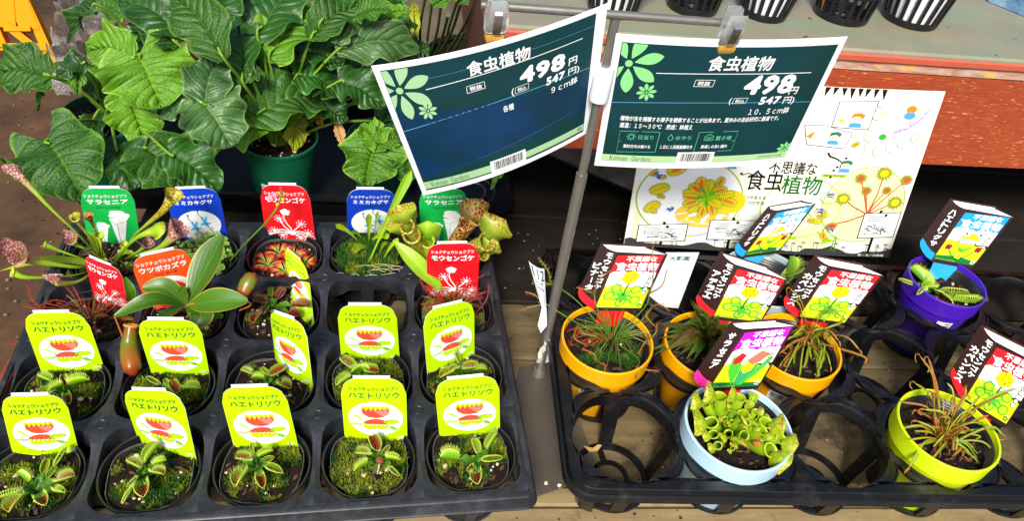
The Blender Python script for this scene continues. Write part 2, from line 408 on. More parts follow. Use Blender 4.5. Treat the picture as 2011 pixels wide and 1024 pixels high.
# ================================================================ SEEDLING TRAY (5 x 4 cells)
t = NT('tray_plastic', .4, .5); nz = t.noise(t.coord('Object'), 25, 5, .7); n2 = t.noise(t.coord('Object'), 160, 3)
n4 = t.noise(t.coord('Object', (1, 1, 6)), 420, 3); t.col(t.mix(t.math('ADD', t.math('MULTIPLY', t.ramp(nz, [(.45, 0.0), (.75, .55)]), t.ramp(n2, [(.35, .3), (.65, 1.0)])), t.ramp(n4, [(.66, 0.0), (.72, .35)])), '1e1f23', '5c6069')); t.bump(n2, .1, .0004)
t = NT('tray_black', .33, .5); nz = t.noise(t.coord('Object'), 40, 5, .7)
t.col(t.mix(t.ramp(nz, [(.52, 0.0), (.72, .5)]), '0a0a0c', '36363a')); t.b.inputs['Roughness'].default_value = .32; t.bump(nz, .2, .0008)
TP, TB = MATS['tray_plastic'], MATS['tray_black']
tray = thing('seedling_tray', 'grey plastic seedling tray of twenty square cells holding small black pots', 'plant tray')
P_ = .1
def sq(hx, n=48, e=4.2, cx=0, cy=0, ph=0):
    out = []
    for k in range(n):
        a = 2*math.pi*k/n+ph; c, s = math.cos(a), math.sin(a); r = (abs(c)**e+abs(s)**e)**(-1/e); out.append((cx+hx*r*c, cy+hx*r*s))
    return out
def box_loop(h, n=48, cx=0, cy=0):
    out = []
    for k in range(n):
        a = 2*math.pi*k/n; c, s = math.cos(a), math.sin(a); r = 1/max(abs(c), abs(s)); out.append((cx+h*r*c, cy+h*r*s))
    return out
def cell_mesh():
    b = MB(); n = 64
    inn, out = sq(.0462, n), box_loop(.04995, n)
    def dip(x, y): return -.009*max(0, 1-abs(y)/.030)**.7 if abs(x) > .035 else (-.0015*max(0, 1-abs(x)/.03) if abs(y) > .035 else 0)
    R0 = [(x, y, dip(x, y)) for x, y in out]; R1 = [(x, y, dip(x, y)) for x, y in inn]
    R2 = [(x*.992, y*.992, dip(x, y)-.0022) for x, y in inn]
    R3 = [(x*.975, y*.975, -.021 if abs(abs(x)-abs(y)) < .02 else -.017) for x, y in inn]
    R4 = [(p[0]*1.02, p[1]*1.02, p[2]) for p in R3]
    b.grid([R0, R1, R2, R3, R4], TP, close=True)
    for k in range(4):                                                       # straps down to the base ring
        a = k*math.pi/2; c, s = math.cos(a), math.sin(a)
        rows = []
        for t_, hw in ((0, .0075), (.3, .0068), (1, .0055)):
            r = .0452-(.0452-.034)*t_; z = -.012-.066*t_
            rows.append([(c*rr-s*q, s*rr+c*q, z) for rr, q in ((r, -hw), (r, hw), (r+.0016, hw), (r+.0016, -hw))])
        b.grid(rows, TP, close=True)
    b.plate([(.036*math.cos(2*math.pi*k/32), .036*math.sin(2*math.pi*k/32)) for k in range(32)], [(.028*math.cos(2*math.pi*k/32), .028*math.sin(2*math.pi*k/32)) for k in range(32)], -.0792, -.0772, TP)
    return b.mesh('cell', ang=35)
cm = cell_mesh()
for i in range(5):
    for j in range(4):
        obj('cell', cm, tray, loc=(.05+.1*i, .05+.1*j, 0))
b = MB()                                                                     # outer flange with rounded corners
def rrect(x0, y0, x1, y1, r, n=8):
    out = []
    for cx, cy, a0 in ((x1-r, y0+r, -90), (x1-r, y1-r, 0), (x0+r, y1-r, 90), (x0+r, y0+r, 180)):
        out += [(cx+r*math.cos(rad(a0+90*k/n)), cy+r*math.sin(rad(a0+90*k/n))) for k in range(n+1)]
    return out
L = [rrect(-q, -q*1.2, .5+q, .4+q, .004+q) for q in (0.0001, .0045, .006, .0085, .0095, .010)]
zs = [0, 0, -.0012, -.0135, -.0145, -.0145]
rows = [[(x, y, z) for x, y in l] for l, z in zip(L, zs)]
rows.append([(x, y, -.0155) for x, y in L[3]]); rows.append([(x, y, -.003) for x, y in L[1]]); rows.append([(x, y, -.003) for x, y in L[0]])
b.grid(rows, TP, close=True)
obj('outer_flange', b, tray)
b = MB()
for i in range(1, 5):
    for j in range(1, 4):
        b.lathe([(.0001, .0002), (.0042, .0002), (.0048, .0008), (.0054, .0002), (.0055, -.0005)], 20, (i*.1, j*.1, .0), TP)
obj('mould_mark', b, tray, kind='stuff')
# ================================================================ OPEN CARRY TRAY (round cells)
ctray = thing('carry_tray', 'open black plastic carrying tray with round pot holders and three yellow pots', 'plant tray', (0, 0, 0))
EX, EY, O0 = V((.1155, -.0105, 0)), V((.0105, .116, 0)), V((.610, .056, 0))
CR = math.atan2(EX.y, EX.x)
def cell(i, j): return O0+EX*i+EY*j
def ringcell():
    b = MB(); n = 48
    def z(a): return -.009*abs(math.sin(2*a))**1.5*0 - .0*a
    def ring(r, dz): return [(r*math.cos(a), r*math.sin(a), dz-.010*(math.cos(2*a)**6)) for a in [2*math.pi*k/n for k in range(n)]]
    b.grid([ring(.0585, -.004), ring(.0583, 0), ring(.0545, .001), ring(.0535, -.001), ring(.0525, -.013), ring(.0537, -.014), ring(.0545, -.004), ring(.0585, -.004)], TB, close=True)
    for k in range(4):
        a = k*math.pi/2; c, s = math.cos(a), math.sin(a); rows = []
        for t_, hw in ((0, .0095), (.25, .0085), (1, .0075)):
            r = .0535-.0135*t_; z_ = -.010-.068*t_
            rows.append([(c*rr-s*q, s*rr+c*q, z_) for rr, q in ((r, -hw), (r, hw), (r+.0022, hw), (r+.0022, -hw))])
        b.grid(rows, TB, close=True)
    return b.mesh('pot_ring', ang=35)
def basecell():
    b = MB()
    def circ(r): return [(r*math.cos(2*math.pi*k/40), r*math.sin(2*math.pi*k/40)) for k in range(40)]
    b.plate(circ(.043), circ(.0365), -.0795, -.0755, TB); b.plate(circ(.021), circ(.0165), -.0795, -.0765, TB)
    for k in range(3):
        a = rad(100+120*k); b.box((.029*math.cos(a), .029*math.sin(a), -.078), (.016, .006, .003), TB, rz=a)
    return b.mesh('pot_base')
rm, bm_ = ringcell(), basecell()
NCX, NCY = 7, 3
for i in range(NCX):
    for j in range(NCY):
        for nm, me in (('pot_ring', rm), ('pot_base', bm_)):
            o = obj(nm, me, ctray, loc=cell(i, j)); o.rotation_euler = (0, 0, CR)
def node_loop(k, sc, top=True):
    """concave diamond between four rings, in cell units"""
    out = []
    for q in range(4):
        for s_ in range(8):
            a = (q*90+s_*90/8); out.append(a)
    return out
b = MB()
for i in range(NCX+1):
    for j in range(NCY+1):
        c = cell(i-.5, j-.5); pts = []
        half = (i in (0, NCX), j in (0, NCY))
        for q in range(4):                       # four concave sides, each an arc of the neighbouring ring
            ang = 45+90*q; cc = V((math.cos(rad(ang)), math.sin(rad(ang))))*.0825; cx, cy = cc
            for s_ in range(9):
                a = rad(ang+180+38-76*s_/8); pts.append((cx+.0572*math.cos(a), cy+.0572*math.sin(a)))
        c0_, ex_, ey_ = cell(-.5, -.5), EX.normalized(), EY.normalized(); W9, H9 = EX.length*NCX, EY.length*NCY
        def tr(k, dz):
            out = []; mg = .0005+(1-k)*.02
            for x, y in pts:
                q = c-c0_; X, Y = q.dot(ex_)+x*k, q.dot(ey_)+y*k
                X = min(max(X, mg), W9-mg); Y = min(max(Y, mg), H9-mg); out.append(tuple(c0_+ex_*X+ey_*Y+V((0, 0, dz))))
            return out
        k = .66
        b.grid([tr(1, -.003), tr(1, -.0008), tr(k, -.0008), tr(k, .0009), tr(k-.07, .0009), tr(k-.07, -.004), tr(1, -.003)], TB, close=True)
obj('lattice_nodes', b, ctray, kind='stuff')
b = MB()
c0, c1 = cell(-.5, -.5), cell(NCX-.5, NCY-.5)
ux, uy = EX.normalized(), EY.normalized()
W_, H_ = (c1-c0).dot(ux), (c1-c0).dot(uy)
def frame_loop(q, z):
    return [tuple(c0+ux*x+uy*y+V((0, 0, z))) for x, y in rrect(-q, -q, W_+q, H_+q, .022+q, 10)]
rows = [frame_loop(q, z) for q, z in ((-.001, -.001), (.0035, -.001), (.005, -.003), (.0055, -.0095), (.008, -.0105), (.0085, -.019), (.0075, -.020), (.004, -.012), (-.001, -.004), (-.001, -.001))]
b.grid(rows, TB, close=True); obj('rim_frame', b, ctray)
b = MB()                                          # solid skirt at the near left corner, corner fillets
for ccx, ccy, sx, sy in ((0, 0, 1, 1), (W_, 0, -1, 1), (0, H_, 1, -1), (W_, H_, -1, -1)):
    pts = []
    for k in range(9):
        a = rad(90*k/8); pts.append((ccx+sx*(.0583*(1-math.cos(a)*1.0)), ccy+sy*(.0583*(1-math.sin(a)*1.0))))
    arc = [c0+ux*x+uy*y for x, y in pts]
    crn = [c0+ux*(ccx+sx*(.022-.0225*math.cos(rad(90*k/8))))+uy*(ccy+sy*(.022-.0225*math.sin(rad(90*k/8)))) for k in range(9)]
    b.grid([[p+V((0, 0, -.0035)) for p in arc], [p+V((0, 0, -.0005)) for p in arc], [p+V((0, 0, -.0005)) for p in crn], [p+V((0, 0, -.0035)) for p in crn]], TB)
    inn = [p+(cell(0, 0)-p)*.0 for p in crn]
    low = [V((p.x, p.y, -.078))+((c0+ux*(ccx+sx*.058)+uy*(ccy+sy*.058))-p)*.28 for p in crn]
    lowi = [q+V((0, 0, 0))+((c0+ux*(ccx+sx*.058)+uy*(ccy+sy*.058))-q).normalized()*.002 for q in low]
    topi = [q+((c0+ux*(ccx+sx*.058)+uy*(ccy+sy*.058))-q).normalized()*.002+V((0, 0, -.004)) for q in crn]
    b.grid([[p+V((0, 0, -.004)) for p in crn], low, lowi, topi], TB)
obj('corner_skirt', b, ctray, kind='stuff')
# black flat behind, holding the big pots
flat = thing('nursery_flat', 'shallow black nursery flat under the large leafy potted plants', 'plant tray', (.33, .66, -.078), rad(-3))
TD = M('flat_black', '08080b', .6, .4, 30, spec=.25)
b = MB(); rows = [[(x, y, z) for x, y in rrect(-.385+q, -.155+q, .235-q, .155-q, .02)] for q, z in ((0.012, .002), (.006, .04), (-.004, .042), (-.005, .036), (.003, .034), (.010, 0))]
b.grid(rows, TD, close=True); obj('wall', b, flat)
b = MB(); b.add([(x, y, .001) for x, y in rrect(-.375, -.145, .225, .145, .02)], [tuple(range(36))], TD); obj('base', b, flat)
empt = thing('plastic_saucer_sheet', 'smoky dark rigid plastic tray corner jutting out right of the big pots', 'plastic tray', (0, 0, 0))
cs = [at(1012, 408, -.03), at(985, 352, -.03), at(800, 330, -.03), at(800, 440, -.03)]
b = MB(); pts = [at(u, v, -.035) for u, v in ((800, 440), (985, 418), (1000, 414), (1008, 406), (1006, 398), (975, 338), (800, 330))]
b.add(pts+[p-V((0, 0, .0015)) for p in pts], [tuple(range(7)), tuple(range(13, 6, -1))]+[(i, (i+1) % 7, 7+(i+1) % 7, 7+i) for i in range(7)], M('smoky_plastic', '10131a', .25)); obj('sheet', b, empt)
c = at(925, 375, -.034); b = MB(); b.lathe([(.020, 0), (.0215, .0015), (.023, 0)], 40, c, M('smoky_ridge', '2a2e36', .3)); b.lathe([(.034, 0), (.0352, .0015), (.0365, 0)], 40, c, M('smoky_ridge', '2a2e36', .3)); obj('ridge', b, empt)
# ================================================================ POTS AND SOIL
PB = M('pot_black', '1a1a1d', .34, .5, 60)
SOILM = NT('soil', .85, .25); v_ = SOILM.coord(); a_ = SOILM.noise(v_, 260, 5, .8); b_ = SOILM.noise(v_, 60, 4)
SOILM.col(SOILM.mix(SOILM.ramp(a_, [(.38, 0.0), (.66, 1.0)]), '080504', SOILM.mix(b_, '1f140c', '38261a'))); SOILM.bump(a_, 1.0, .002); SOILM = SOILM.m
MOSSY = mat_grad('moss_yellow', [(0, '3a4a0c'), (.5, '7d8f12'), (1, 'b5b52a')], .7, 200, .3, trans=.1)
MOSSG = mat_grad('moss_green', [(0, '12290b'), (.5, '2c5a14'), (1, '4c8420')], .7, 200, .3, trans=.1)
PERL = M('perlite', 'cfc6a0', .8, .25, 300); BARK = M('bark_bit', '4f3420', .8, .4, 200)
def pot_mesh(r=.0452, h=.072, z=-.009, m=PB, n=44):
    b = MB(); b.lathe([(.0001, z-h), (r*.72, z-h), (r*.93, z-.012), (r*.97, z-.011), (r, z-.001), (r*1.005, z), (r*.985, z+.0014), (r*.955, z+.0006), (r*.945, z-.003), (r*.93, z-.012), (r*.86, z-.034)], n, m=m); return b.mesh('pot', ang=30)
def soil_mesh(r, z, seed, square=True, amp=.0035, dome=.0):
    b = MB(); rnd = random.Random(seed); rows = []; n = 40
    for i in range(13):
        k = i/12; lp = sq(r*k, n, 2.9) if square else [(r*k*math.cos(2*math.pi*j/n), r*k*math.sin(2*math.pi*j/n)) for j in range(n)]
        rows.append([(x, y, z+dome*(1-k*k)+amp*noise.noise(V((x*140+seed, y*140, 0)))+amp*.6*noise.noise(V((x*420, y*420+seed, 0)))) for x, y in lp])
    rows.append([(x*.9, y*.9, z-.02) for x, y, q in rows[-1]])
    b.grid(rows, SOILM, close=True); return b.mesh('soil')
def scatter_mesh(r, z, seed, square=True, npl=16, dome=0., nb=26):
    b = MB(); rnd = random.Random(seed)
    for k in range(npl+nb):
        a = rnd.uniform(0, 6.28); q = r*.93*math.sqrt(rnd.random()); x, y = q*math.cos(a), q*math.sin(a)
        pl = k < npl; s_ = rnd.uniform(.0008, .0021 if rnd.random() < .8 else .0032) if pl else rnd.uniform(.001, .0026)
        b.blob((x, y, z+dome*(1-(q/r)**2)+.0016), s_, PERL if pl else BARK, 6, 4, .25, rnd, (1, 1, .8) if pl else (1.6, .7, .5))
    return b.mesh('pebbles')
def moss_mesh(r, z, seed, n=3200, cover=.5, yel=.5, hgt=.0030, dome=0., thr=None):
    b = MB(); rnd = random.Random(seed); vs = {0: [], 1: []}; uvs = {0: [], 1: []}; c = 0; tries = 0
    while c < n and tries < n*6:
        tries += 1; a = rnd.uniform(0, 6.28); q = r*math.sqrt(rnd.random()); x, y = q*math.cos(a), q*math.sin(a)
        nz = noise.noise(V((x*55+seed*3.1, y*55, .3)))
        if nz < (.5-cover)*1.1: continue
        c += 1; k = 0 if noise.noise(V((x*70, y*70+seed*7.7, 2)))+rnd.uniform(-.12, .12) < (yel-.5)*1.2 else 1
        h = hgt*rnd.uniform(.5, 1.5)*(1+max(0, nz)*1.5); d = rnd.uniform(0, 6.28); wd = rnd.uniform(.0005, .0010); zz = z+dome*(1-(q/r)**2)+.0005
        lx, ly = rnd.uniform(-.7, .7)*h, rnd.uniform(-.7, .7)*h
        vs[k] += [(x-math.cos(d)*wd, y-math.sin(d)*wd, zz), (x+math.cos(d)*wd, y+math.sin(d)*wd, zz), (x+lx, y+ly, zz+h)]
        uvs[k] += [(0, 0), (0, 0), (0, rnd.uniform(.6, 1))]
    for k, mt in ((0, MOSSY), (1, MOSSG)): b.add(vs[k], [(i, i+1, i+2) for i in range(0, len(vs[k]), 3)], mt, uvs[k])
    return b.mesh('moss', smooth=False)
def liner_mesh(r, z, seed):
    """thin pale crumpled rim of the inner soil block"""
    b = MB(); rnd = random.Random(seed); lp = sq(r, 80, 2.9); rows = []
    for q, dz in ((1.0, -.01), (1.0, .002), (.985, .002), (.985, -.004)):
        rows.append([(x*q*(1+.012*noise.noise(V((x*300, y*300, seed)))), y*q*(1+.012*noise.noise(V((x*300, y*300, seed+4)))), z+dz+.0012*noise.noise(V((x*200, y*200, seed)))) for x, y in lp])
    b.grid(rows, M('liner', '5c5a54', .5, .8, 320), close=True); return b.mesh('liner')
POTM = pot_mesh(); SOILZ = -.0165
SOILS = [soil_mesh(.0365, SOILZ, s) for s in (1, 2, 3)]
PEB = [scatter_mesh(.036, SOILZ, s, npl=k, nb=70) for s, k in ((1, 12), (2, 22), (3, 16))]
MOSS = {'none': moss_mesh(.036, SOILZ, 31, 900, .3, .5, .002), 'some': moss_mesh(.036, SOILZ, 5, 3600, .55, .6), 'lush': moss_mesh(.037, SOILZ, 9, 4200, .8, .68, .0032), 'green': moss_mesh(.036, SOILZ, 14, 3800, .62, .45), 'tuft': moss_mesh(.037, SOILZ, 21, 5200, 1.0, .35, .0065, dome=.004)}
LINER = [liner_mesh(.0371, SOILZ+.001, s) for s in (1, 2)]
GP = 'small black pots standing in the seedling tray'
def small_pot(i, j, label, cat, moss='some', seed=0, dx=0, dy=0):
    root = thing('potted_plant', label, cat, (.05+.1*i+dx, .05+.1*j+dy, 0), 0, GP)
    o = obj('pot', POTM, root); o.rotation_euler = (rad(RND.uniform(-1.5, 1.5)), rad(RND.uniform(-1.5, 1.5)), 0)
    s = RND.uniform(0, 6.28) if 0 else RND.choice([0, 1, 2, 3])*math.pi/2+RND.uniform(-.2, .2)
    so_ = obj('soil', SOILS[seed % 3], root); so_.rotation_euler.z = s
    l_ = obj('liner', LINER[seed % 2], root); l_.rotation_euler.z = s
    p_ = obj('pebbles', PEB[(seed+1) % 3], root, kind='stuff'); p_.rotation_euler.z = s*1.7+seed
    if MOSS[moss]: m_ = obj('moss', MOSS[moss], root, kind='stuff'); m_.rotation_euler.z = s+seed*1.3
    return root
# ================================================================ VENUS FLYTRAPS
FO = mat_grad('trap_outside', [(0, '4a880e'), (.6, '7cae16'), (1, 'c4dc3c')], .4, 80, .12)
FI = mat_grad('trap_inside', [(0, '54140c'), (.4, '86260f'), (.62, '7d7a1c'), (1, '8fb428')], .4, 120, .22)
FIG = mat_grad('trap_inside_green', [(0, '7a5c18'), (.35, '5f8c16'), (1, '9cc030')], .4, 100, .12)
FD = mat_grad('trap_dark', [(0, '4a0f12'), (.6, '6e1a1c'), (1, '8a7a30')], .4, 100, .2)
CI = M('cilia', 'c0d860', .5); CID = M('cilia_dark', 'a87c50', .5)
PET = mat_leaf('petiole', '23520e', '4f8a16', '7aa828', .4, 5, .3, 2, .5)
def trap_mesh(op, seed, mo, mi_, mc):
    rnd = random.Random(seed); b = MB(); na, nb = 12, 5
    for sg in (-1, 1):
        fr, bk, uu = [], [], []; rim = []
        for i in range(na+1):
            a = i/na; wl = .46*(math.sin(math.pi*min(max(a, .0), 1)))**.42; ro, io, q = [], [], []
            for j in range(nb+1):
                bb = j/nb; x = z = 0.0; m_ = 12
                # arc outward, curling inward near the rim
                for s_ in range(m_):
                    th = rad(op)+.45-1.0*bb*(s_+.5)/m_; x += math.sin(th)*wl*bb/m_; z += math.cos(th)*wl*bb/m_
                th = rad(op)+.45-1.0*bb; nx, nz_ = math.cos(th), -math.sin(th)
                y = .04+a*.96-.06*math.sin(2*math.pi*a)*bb
                io.append(V((sg*(x+.004), y, z))); ro.append(V((sg*(x+nx*.028), y, z+nz_*.028))); q.append((a, bb))
            fr.append(io); bk.append(ro); uu.append(q); th = rad(op)+.45-1.0
            rim.append((io[-1], V((sg*math.sin(th), 0, math.cos(th)))))
        b.grid(fr, mi_, uu); b.grid(bk, mo, uu)
        b.grid([[f[-1] for f in fr], [k[-1] for k in bk]], mo, [[(0, 1)]*(na+1)]*2)
        nc = 15
        for k in range(nc):
            a = (k+.6)/nc; i = min(int(a*na), na-1); f = a*na-i; p = rim[i][0].lerp(rim[i+1][0], f); d = rim[i][1]
            d = (d+V((0, (a-.5)*1.3, 0))+V((rnd.uniform(-.1, .1), rnd.uniform(-.1, .1), 0))).normalized()
            l = .26*rnd.uniform(.8, 1.1)*(.6+.6*math.sin(math.pi*a)); t_ = V((0, 1, 0)); u_ = d.cross(t_).normalized()
            e = p+d*l-V((sg*.05, 0, 0)); r = .016
            b.add([p+t_*r, p-t_*r*.5+u_*r, p-t_*r*.5-u_*r, e], [(0, 1, 3), (1, 2, 3), (2, 0, 3)], mc)
    return b.mesh('trap', ang=60)
TRAPS = {'c': [trap_mesh(10, 1, FO, FIG, CI), trap_mesh(18, 2, FO, FIG, CI)], 'h': [trap_mesh(26, 3, FO, FIG, CI), trap_mesh(34, 4, FO, FIG, CI)],
         'r': [trap_mesh(36, 5, FO, FI, CI), trap_mesh(44, 6, FO, FI, CI)], 'd': [trap_mesh(40, 7, FD, FD, CID), trap_mesh(52, 8, FD, FD, CID)]}
def flytrap(root, cu, cv, traps, z0=SOILZ, sz=1.0, extra=3, seed=0, zh=.010):
    """rosette: centre at photo point cu,cv; every trap (u, v, kind, length in pixels, roll)"""
    rnd = random.Random(seed+50); C = at(cu, cv, z0+.003); loc = root.location
    for k, t_ in enumerate(traps):
        u, v, kd, ln = t_[:4]; roll = t_[4] if len(t_) > 4 else rnd.uniform(-35, 35); h = z0+zh*rnd.uniform(.8, 1.5)+.003
        Q = at(u, v, h); D = V((Q.x-C.x, Q.y-C.y, 0)); L_ = px(ln, Q)*sz*1.0; dn = D.normalized() if D.length > 1e-4 else V((1, 0, 0))
        el = rnd.uniform(.15, .5); dirv = (dn+V((0, 0, el))).normalized()
        if len(t_) > 5: dirv = (Matrix.Rotation(rad(t_[5]), 3, 'Z') @ dirv)
        S = Q-dirv*L_*.5                                    # start of the hinge
        C0 = C+dn*.002; mid = C0.lerp(S, .55)+V((0, 0, .003))
        b = MB(); wmax = L_*.28*rnd.uniform(.8, 1.2)
        leaf(b, [C0, mid, S], lambda t: .0009+wmax*(math.sin(math.pi*min(1, t*1.02))**1.3)*(.35+.75*t), 8, 3, (0, 0, 1), .3, m=PET)
        lf = obj('leaf', MB_local(b, loc), root)
        Y = dirv; Z = V((0, 0, 1)); X = Y.cross(Z).normalized(); Z = X.cross(Y)
        rm_ = Matrix.Rotation(rad(roll), 3, Y); X = rm_ @ X; Z = rm_ @ Z
        o = bpy.data.objects.new('trap', TRAPS[kd][rnd.randrange(2)]); SC.collection.objects.link(o); o.parent = lf
        s3 = L_; mt = Matrix.Identity(4)
        for i in range(3): mt[i][0] = X[i]*s3*1.05; mt[i][1] = Y[i]*s3; mt[i][2] = Z[i]*s3; mt[i][3] = (S-loc)[i]
        o.matrix_local = mt
    for k in range(extra):
        a = rnd.uniform(0, 6.28); l = rnd.uniform(.006, .013); b = MB(); e = C+V((math.cos(a)*l, math.sin(a)*l, rnd.uniform(.002, .008)))
        leaf(b, [C, C.lerp(e, .5)+V((0, 0, .002)), e], lambda t: .0006+.0026*math.sin(math.pi*min(1, t*.97+.03))**.9, 6, 2, (0, 0, 1), .3, m=PET)
        obj('leaf', MB_local(b, loc), root)
def MB_local(b, loc):
    b.v = [(x-loc[0], y-loc[1], z-loc[2]) for x, y, z in b.v]; return b
FT = 'potted flytrap'
p = small_pot(0, 0, 'flytrap pot in the near left corner cell, crowded with about nine green and red traps', FT, 'some', 0)
flytrap(p, 73, 966, [(117, 898, 'c', 44, 30), (88, 917, 'h', 28), (129, 941, 'r', 38, -10), (18, 973, 'c', 48, -20), (32, 990, 'r', 44, 20), (85, 986, 'r', 38, 0), (118, 968, 'h', 30), (103, 929, 'h', 26), (45, 939, 'c', 32, 50)], seed=1)
p = small_pot(1, 0, 'flytrap pot with loose dry root on dark soil, second from left in front row', FT, 'green', 1)
flytrap(p, 281, 935, [(299, 892, 'c', 46, -15), (263, 914, 'r', 34, 20), (313, 910, 'h', 28), (309, 930, 'r', 32, -20), (258, 948, 'c', 26), (249, 976, 'c', 42, -20), (281, 966, 'r', 44, 0)], seed=2)
p = small_pot(2, 0, 'flytrap pot with upright leaf and moss at right, middle of the front row', FT, 'some', 2)
flytrap(p, 503, 916, [(478, 903, 'r', 34, 10), (474, 942, 'r', 46, 20), (521, 893, 'c', 32, -10), (541, 923, 'h', 38, 20), (513, 948, 'r', 36, 0), (499, 882, 'c', 24), (528, 902, 'h', 22)], seed=3)
p = small_pot(3, 0, 'flytrap pot with a thick olive moss cushion and a brown cut flower stalk', FT, 'lush', 0)
flytrap(p, 745, 908, [(736, 872, 'r', 36, 0), (713, 893, 'r', 32, 20), (709, 919, 'c', 36, 15), (758, 886, 'h', 24), (772, 903, 'c', 32, -10), (776, 927, 'c', 30, 30)], seed=4, extra=2)
q0 = at(746, 905, SOILZ+.012); b = MB(); b.blob(q0, .0042, M('dead_flower', '7a4424', .9, .5, 500, bump=1.0), 10, 7, .12)
b.tube([q0, q0+V((-.001, -.006, -.002)), at(741, 932, SOILZ+.004)], [.0012, .0009, .0006], 5, M('dry_stalk', 'b8a890', .6)); obj('dry_stalk', MB_local(b, p.location), p)
p = small_pot(4, 0, 'flytrap pot with bright pale lime traps reaching up, near right corner of the tray', FT, 'some', 4)
flytrap(p, 938, 911, [(967, 868, 'c', 40, -20), (932, 878, 'h', 32, 10), (968, 900, 'c', 42, 40), (884, 901, 'c', 42, 60), (938, 941, 'r', 38, 20), (922, 921, 'r', 22)], seed=5, extra=4)
p = small_pot(0, 1, 'flytrap pot with one large pale trap and green moss, left end of the second row', FT, 'green', 3)
flytrap(p, 132, 772, [(156, 752, 'c', 44, -10), (88, 745, 'h', 30), (126, 750, 'r', 26), (110, 763, 'h', 30, 20), (134, 786, 'r', 30, 0), (90, 770, 'h', 30)], seed=6)
p = small_pot(1, 1, 'flytrap pot with two comb edged traps above wet dark soil under the hanging pitcher', FT, 'some', 5)
flytrap(p, 350, 778, [(343, 761, 'r', 30, 0), (377, 764, 'h', 36, -10), (304, 748, 'c', 30), (330, 755, 'h', 22)], seed=7)
p = small_pot(2, 1, 'flytrap pot with reddish folded traps beside a sideways turned lime label, second row', FT, 'none', 6)
flytrap(p, 530, 752, [(546, 731, 'r', 34, 10), (559, 760, 'r', 32, -10), (484, 732, 'r', 24), (507, 743, 'h', 24), (520, 732, 'h', 22)], seed=8)
p = small_pot(3, 1, 'flytrap pot with flat mossy top and wide open lobes, second row below the empty cell', FT, 'lush', 7)
flytrap(p, 708, 738, [(681, 716, 'r', 36, 0), (674, 751, 'h', 36, 10), (731, 729, 'r', 30, 10), (699, 728, 'h', 24), (716, 726, 'c', 24)], seed=9)
p = small_pot(4, 1, 'flytrap pot with upright yellow trap and red fringed one, right end of second row', FT, 'some', 8)
flytrap(p, 905, 736, [(896, 703, 'c', 30, 0), (925, 724, 'r', 34, 0), (877, 737, 'r', 32, 10), (891, 728, 'r', 24), (944, 728, 'h', 26)], seed=10)
p = small_pot(2, 2, 'flytrap pot with dark maroon traps and brown bristles in the third row', FT, 'none', 9)
flytrap(p, 533, 605, [(511, 592, 'd', 30, 0), (552, 578, 'd', 26, 0), (506, 628, 'd', 34, 20), (590, 602, 'd', 36, -20), (577, 618, 'd', 28), (534, 575, 'h', 20), (520, 612, 'd', 22)], seed=11)
# ================================================================ PLANT LABELS (printed arch-top tags)
def ink(name, c, rough=.38): return M(name, c, rough, spec=.45)
LIME, WHITE, INKG, TRED, TPINK = ink('ink_lime', 'b9e800'), ink('ink_white', 'f4f6f6'), ink('ink_dark_green', '0b6138'), ink('ink_trap_red', 'd94c38'), ink('ink_trap_pink', 'ee8072')
GREEN, BLUE, RED, ORNG, BLK = ink('ink_green', '14b04a'), ink('ink_blue', '0f3fc4'), ink('ink_red', 'e01722'), ink('ink_orange', 'f0531a'), ink('ink_black', '14130f')
SKYB, NAVY, GLEAF = ink('ink_light_blue', '4fb4e8'), ink('ink_navy', '17246e'), ink('ink_leaf', '7cc21c')
def solve_card(TL, TR, BR, BL, z0, H, zt=None):
    """card standing on its photographed foot line, leaned until its height over width is H"""
    bl, br = at(*BL, z0), at(*BR, z0); e = br-bl; e.z = 0; w_ = e.length; e.normalize(); hz = V((e.y, -e.x, 0))
    best = None
    for k in range(-25, 61):
        th = rad(k); n = hz*math.cos(th)+V((0, 0, 1))*math.sin(th)
        tl, tr = on(*TL, bl, n), on(*TR, br, n); h = ((tl-bl).length+(tr-br).length)/2
        err = abs(h/w_-H)
        if best is None or err < best[0]: best = (err, tl, tr, k)
    return best[1], best[2], br, bl, w_, best[3]
TH = 1.42
def arch(u): 
    x = min(u, 1-u); rx = .33
    return 1 if x > rx else 1-.25*(1-math.sqrt(max(0, 1-((rx-x)/rx)**2.3)))
KANA = 'ショクチュウショクブツ'
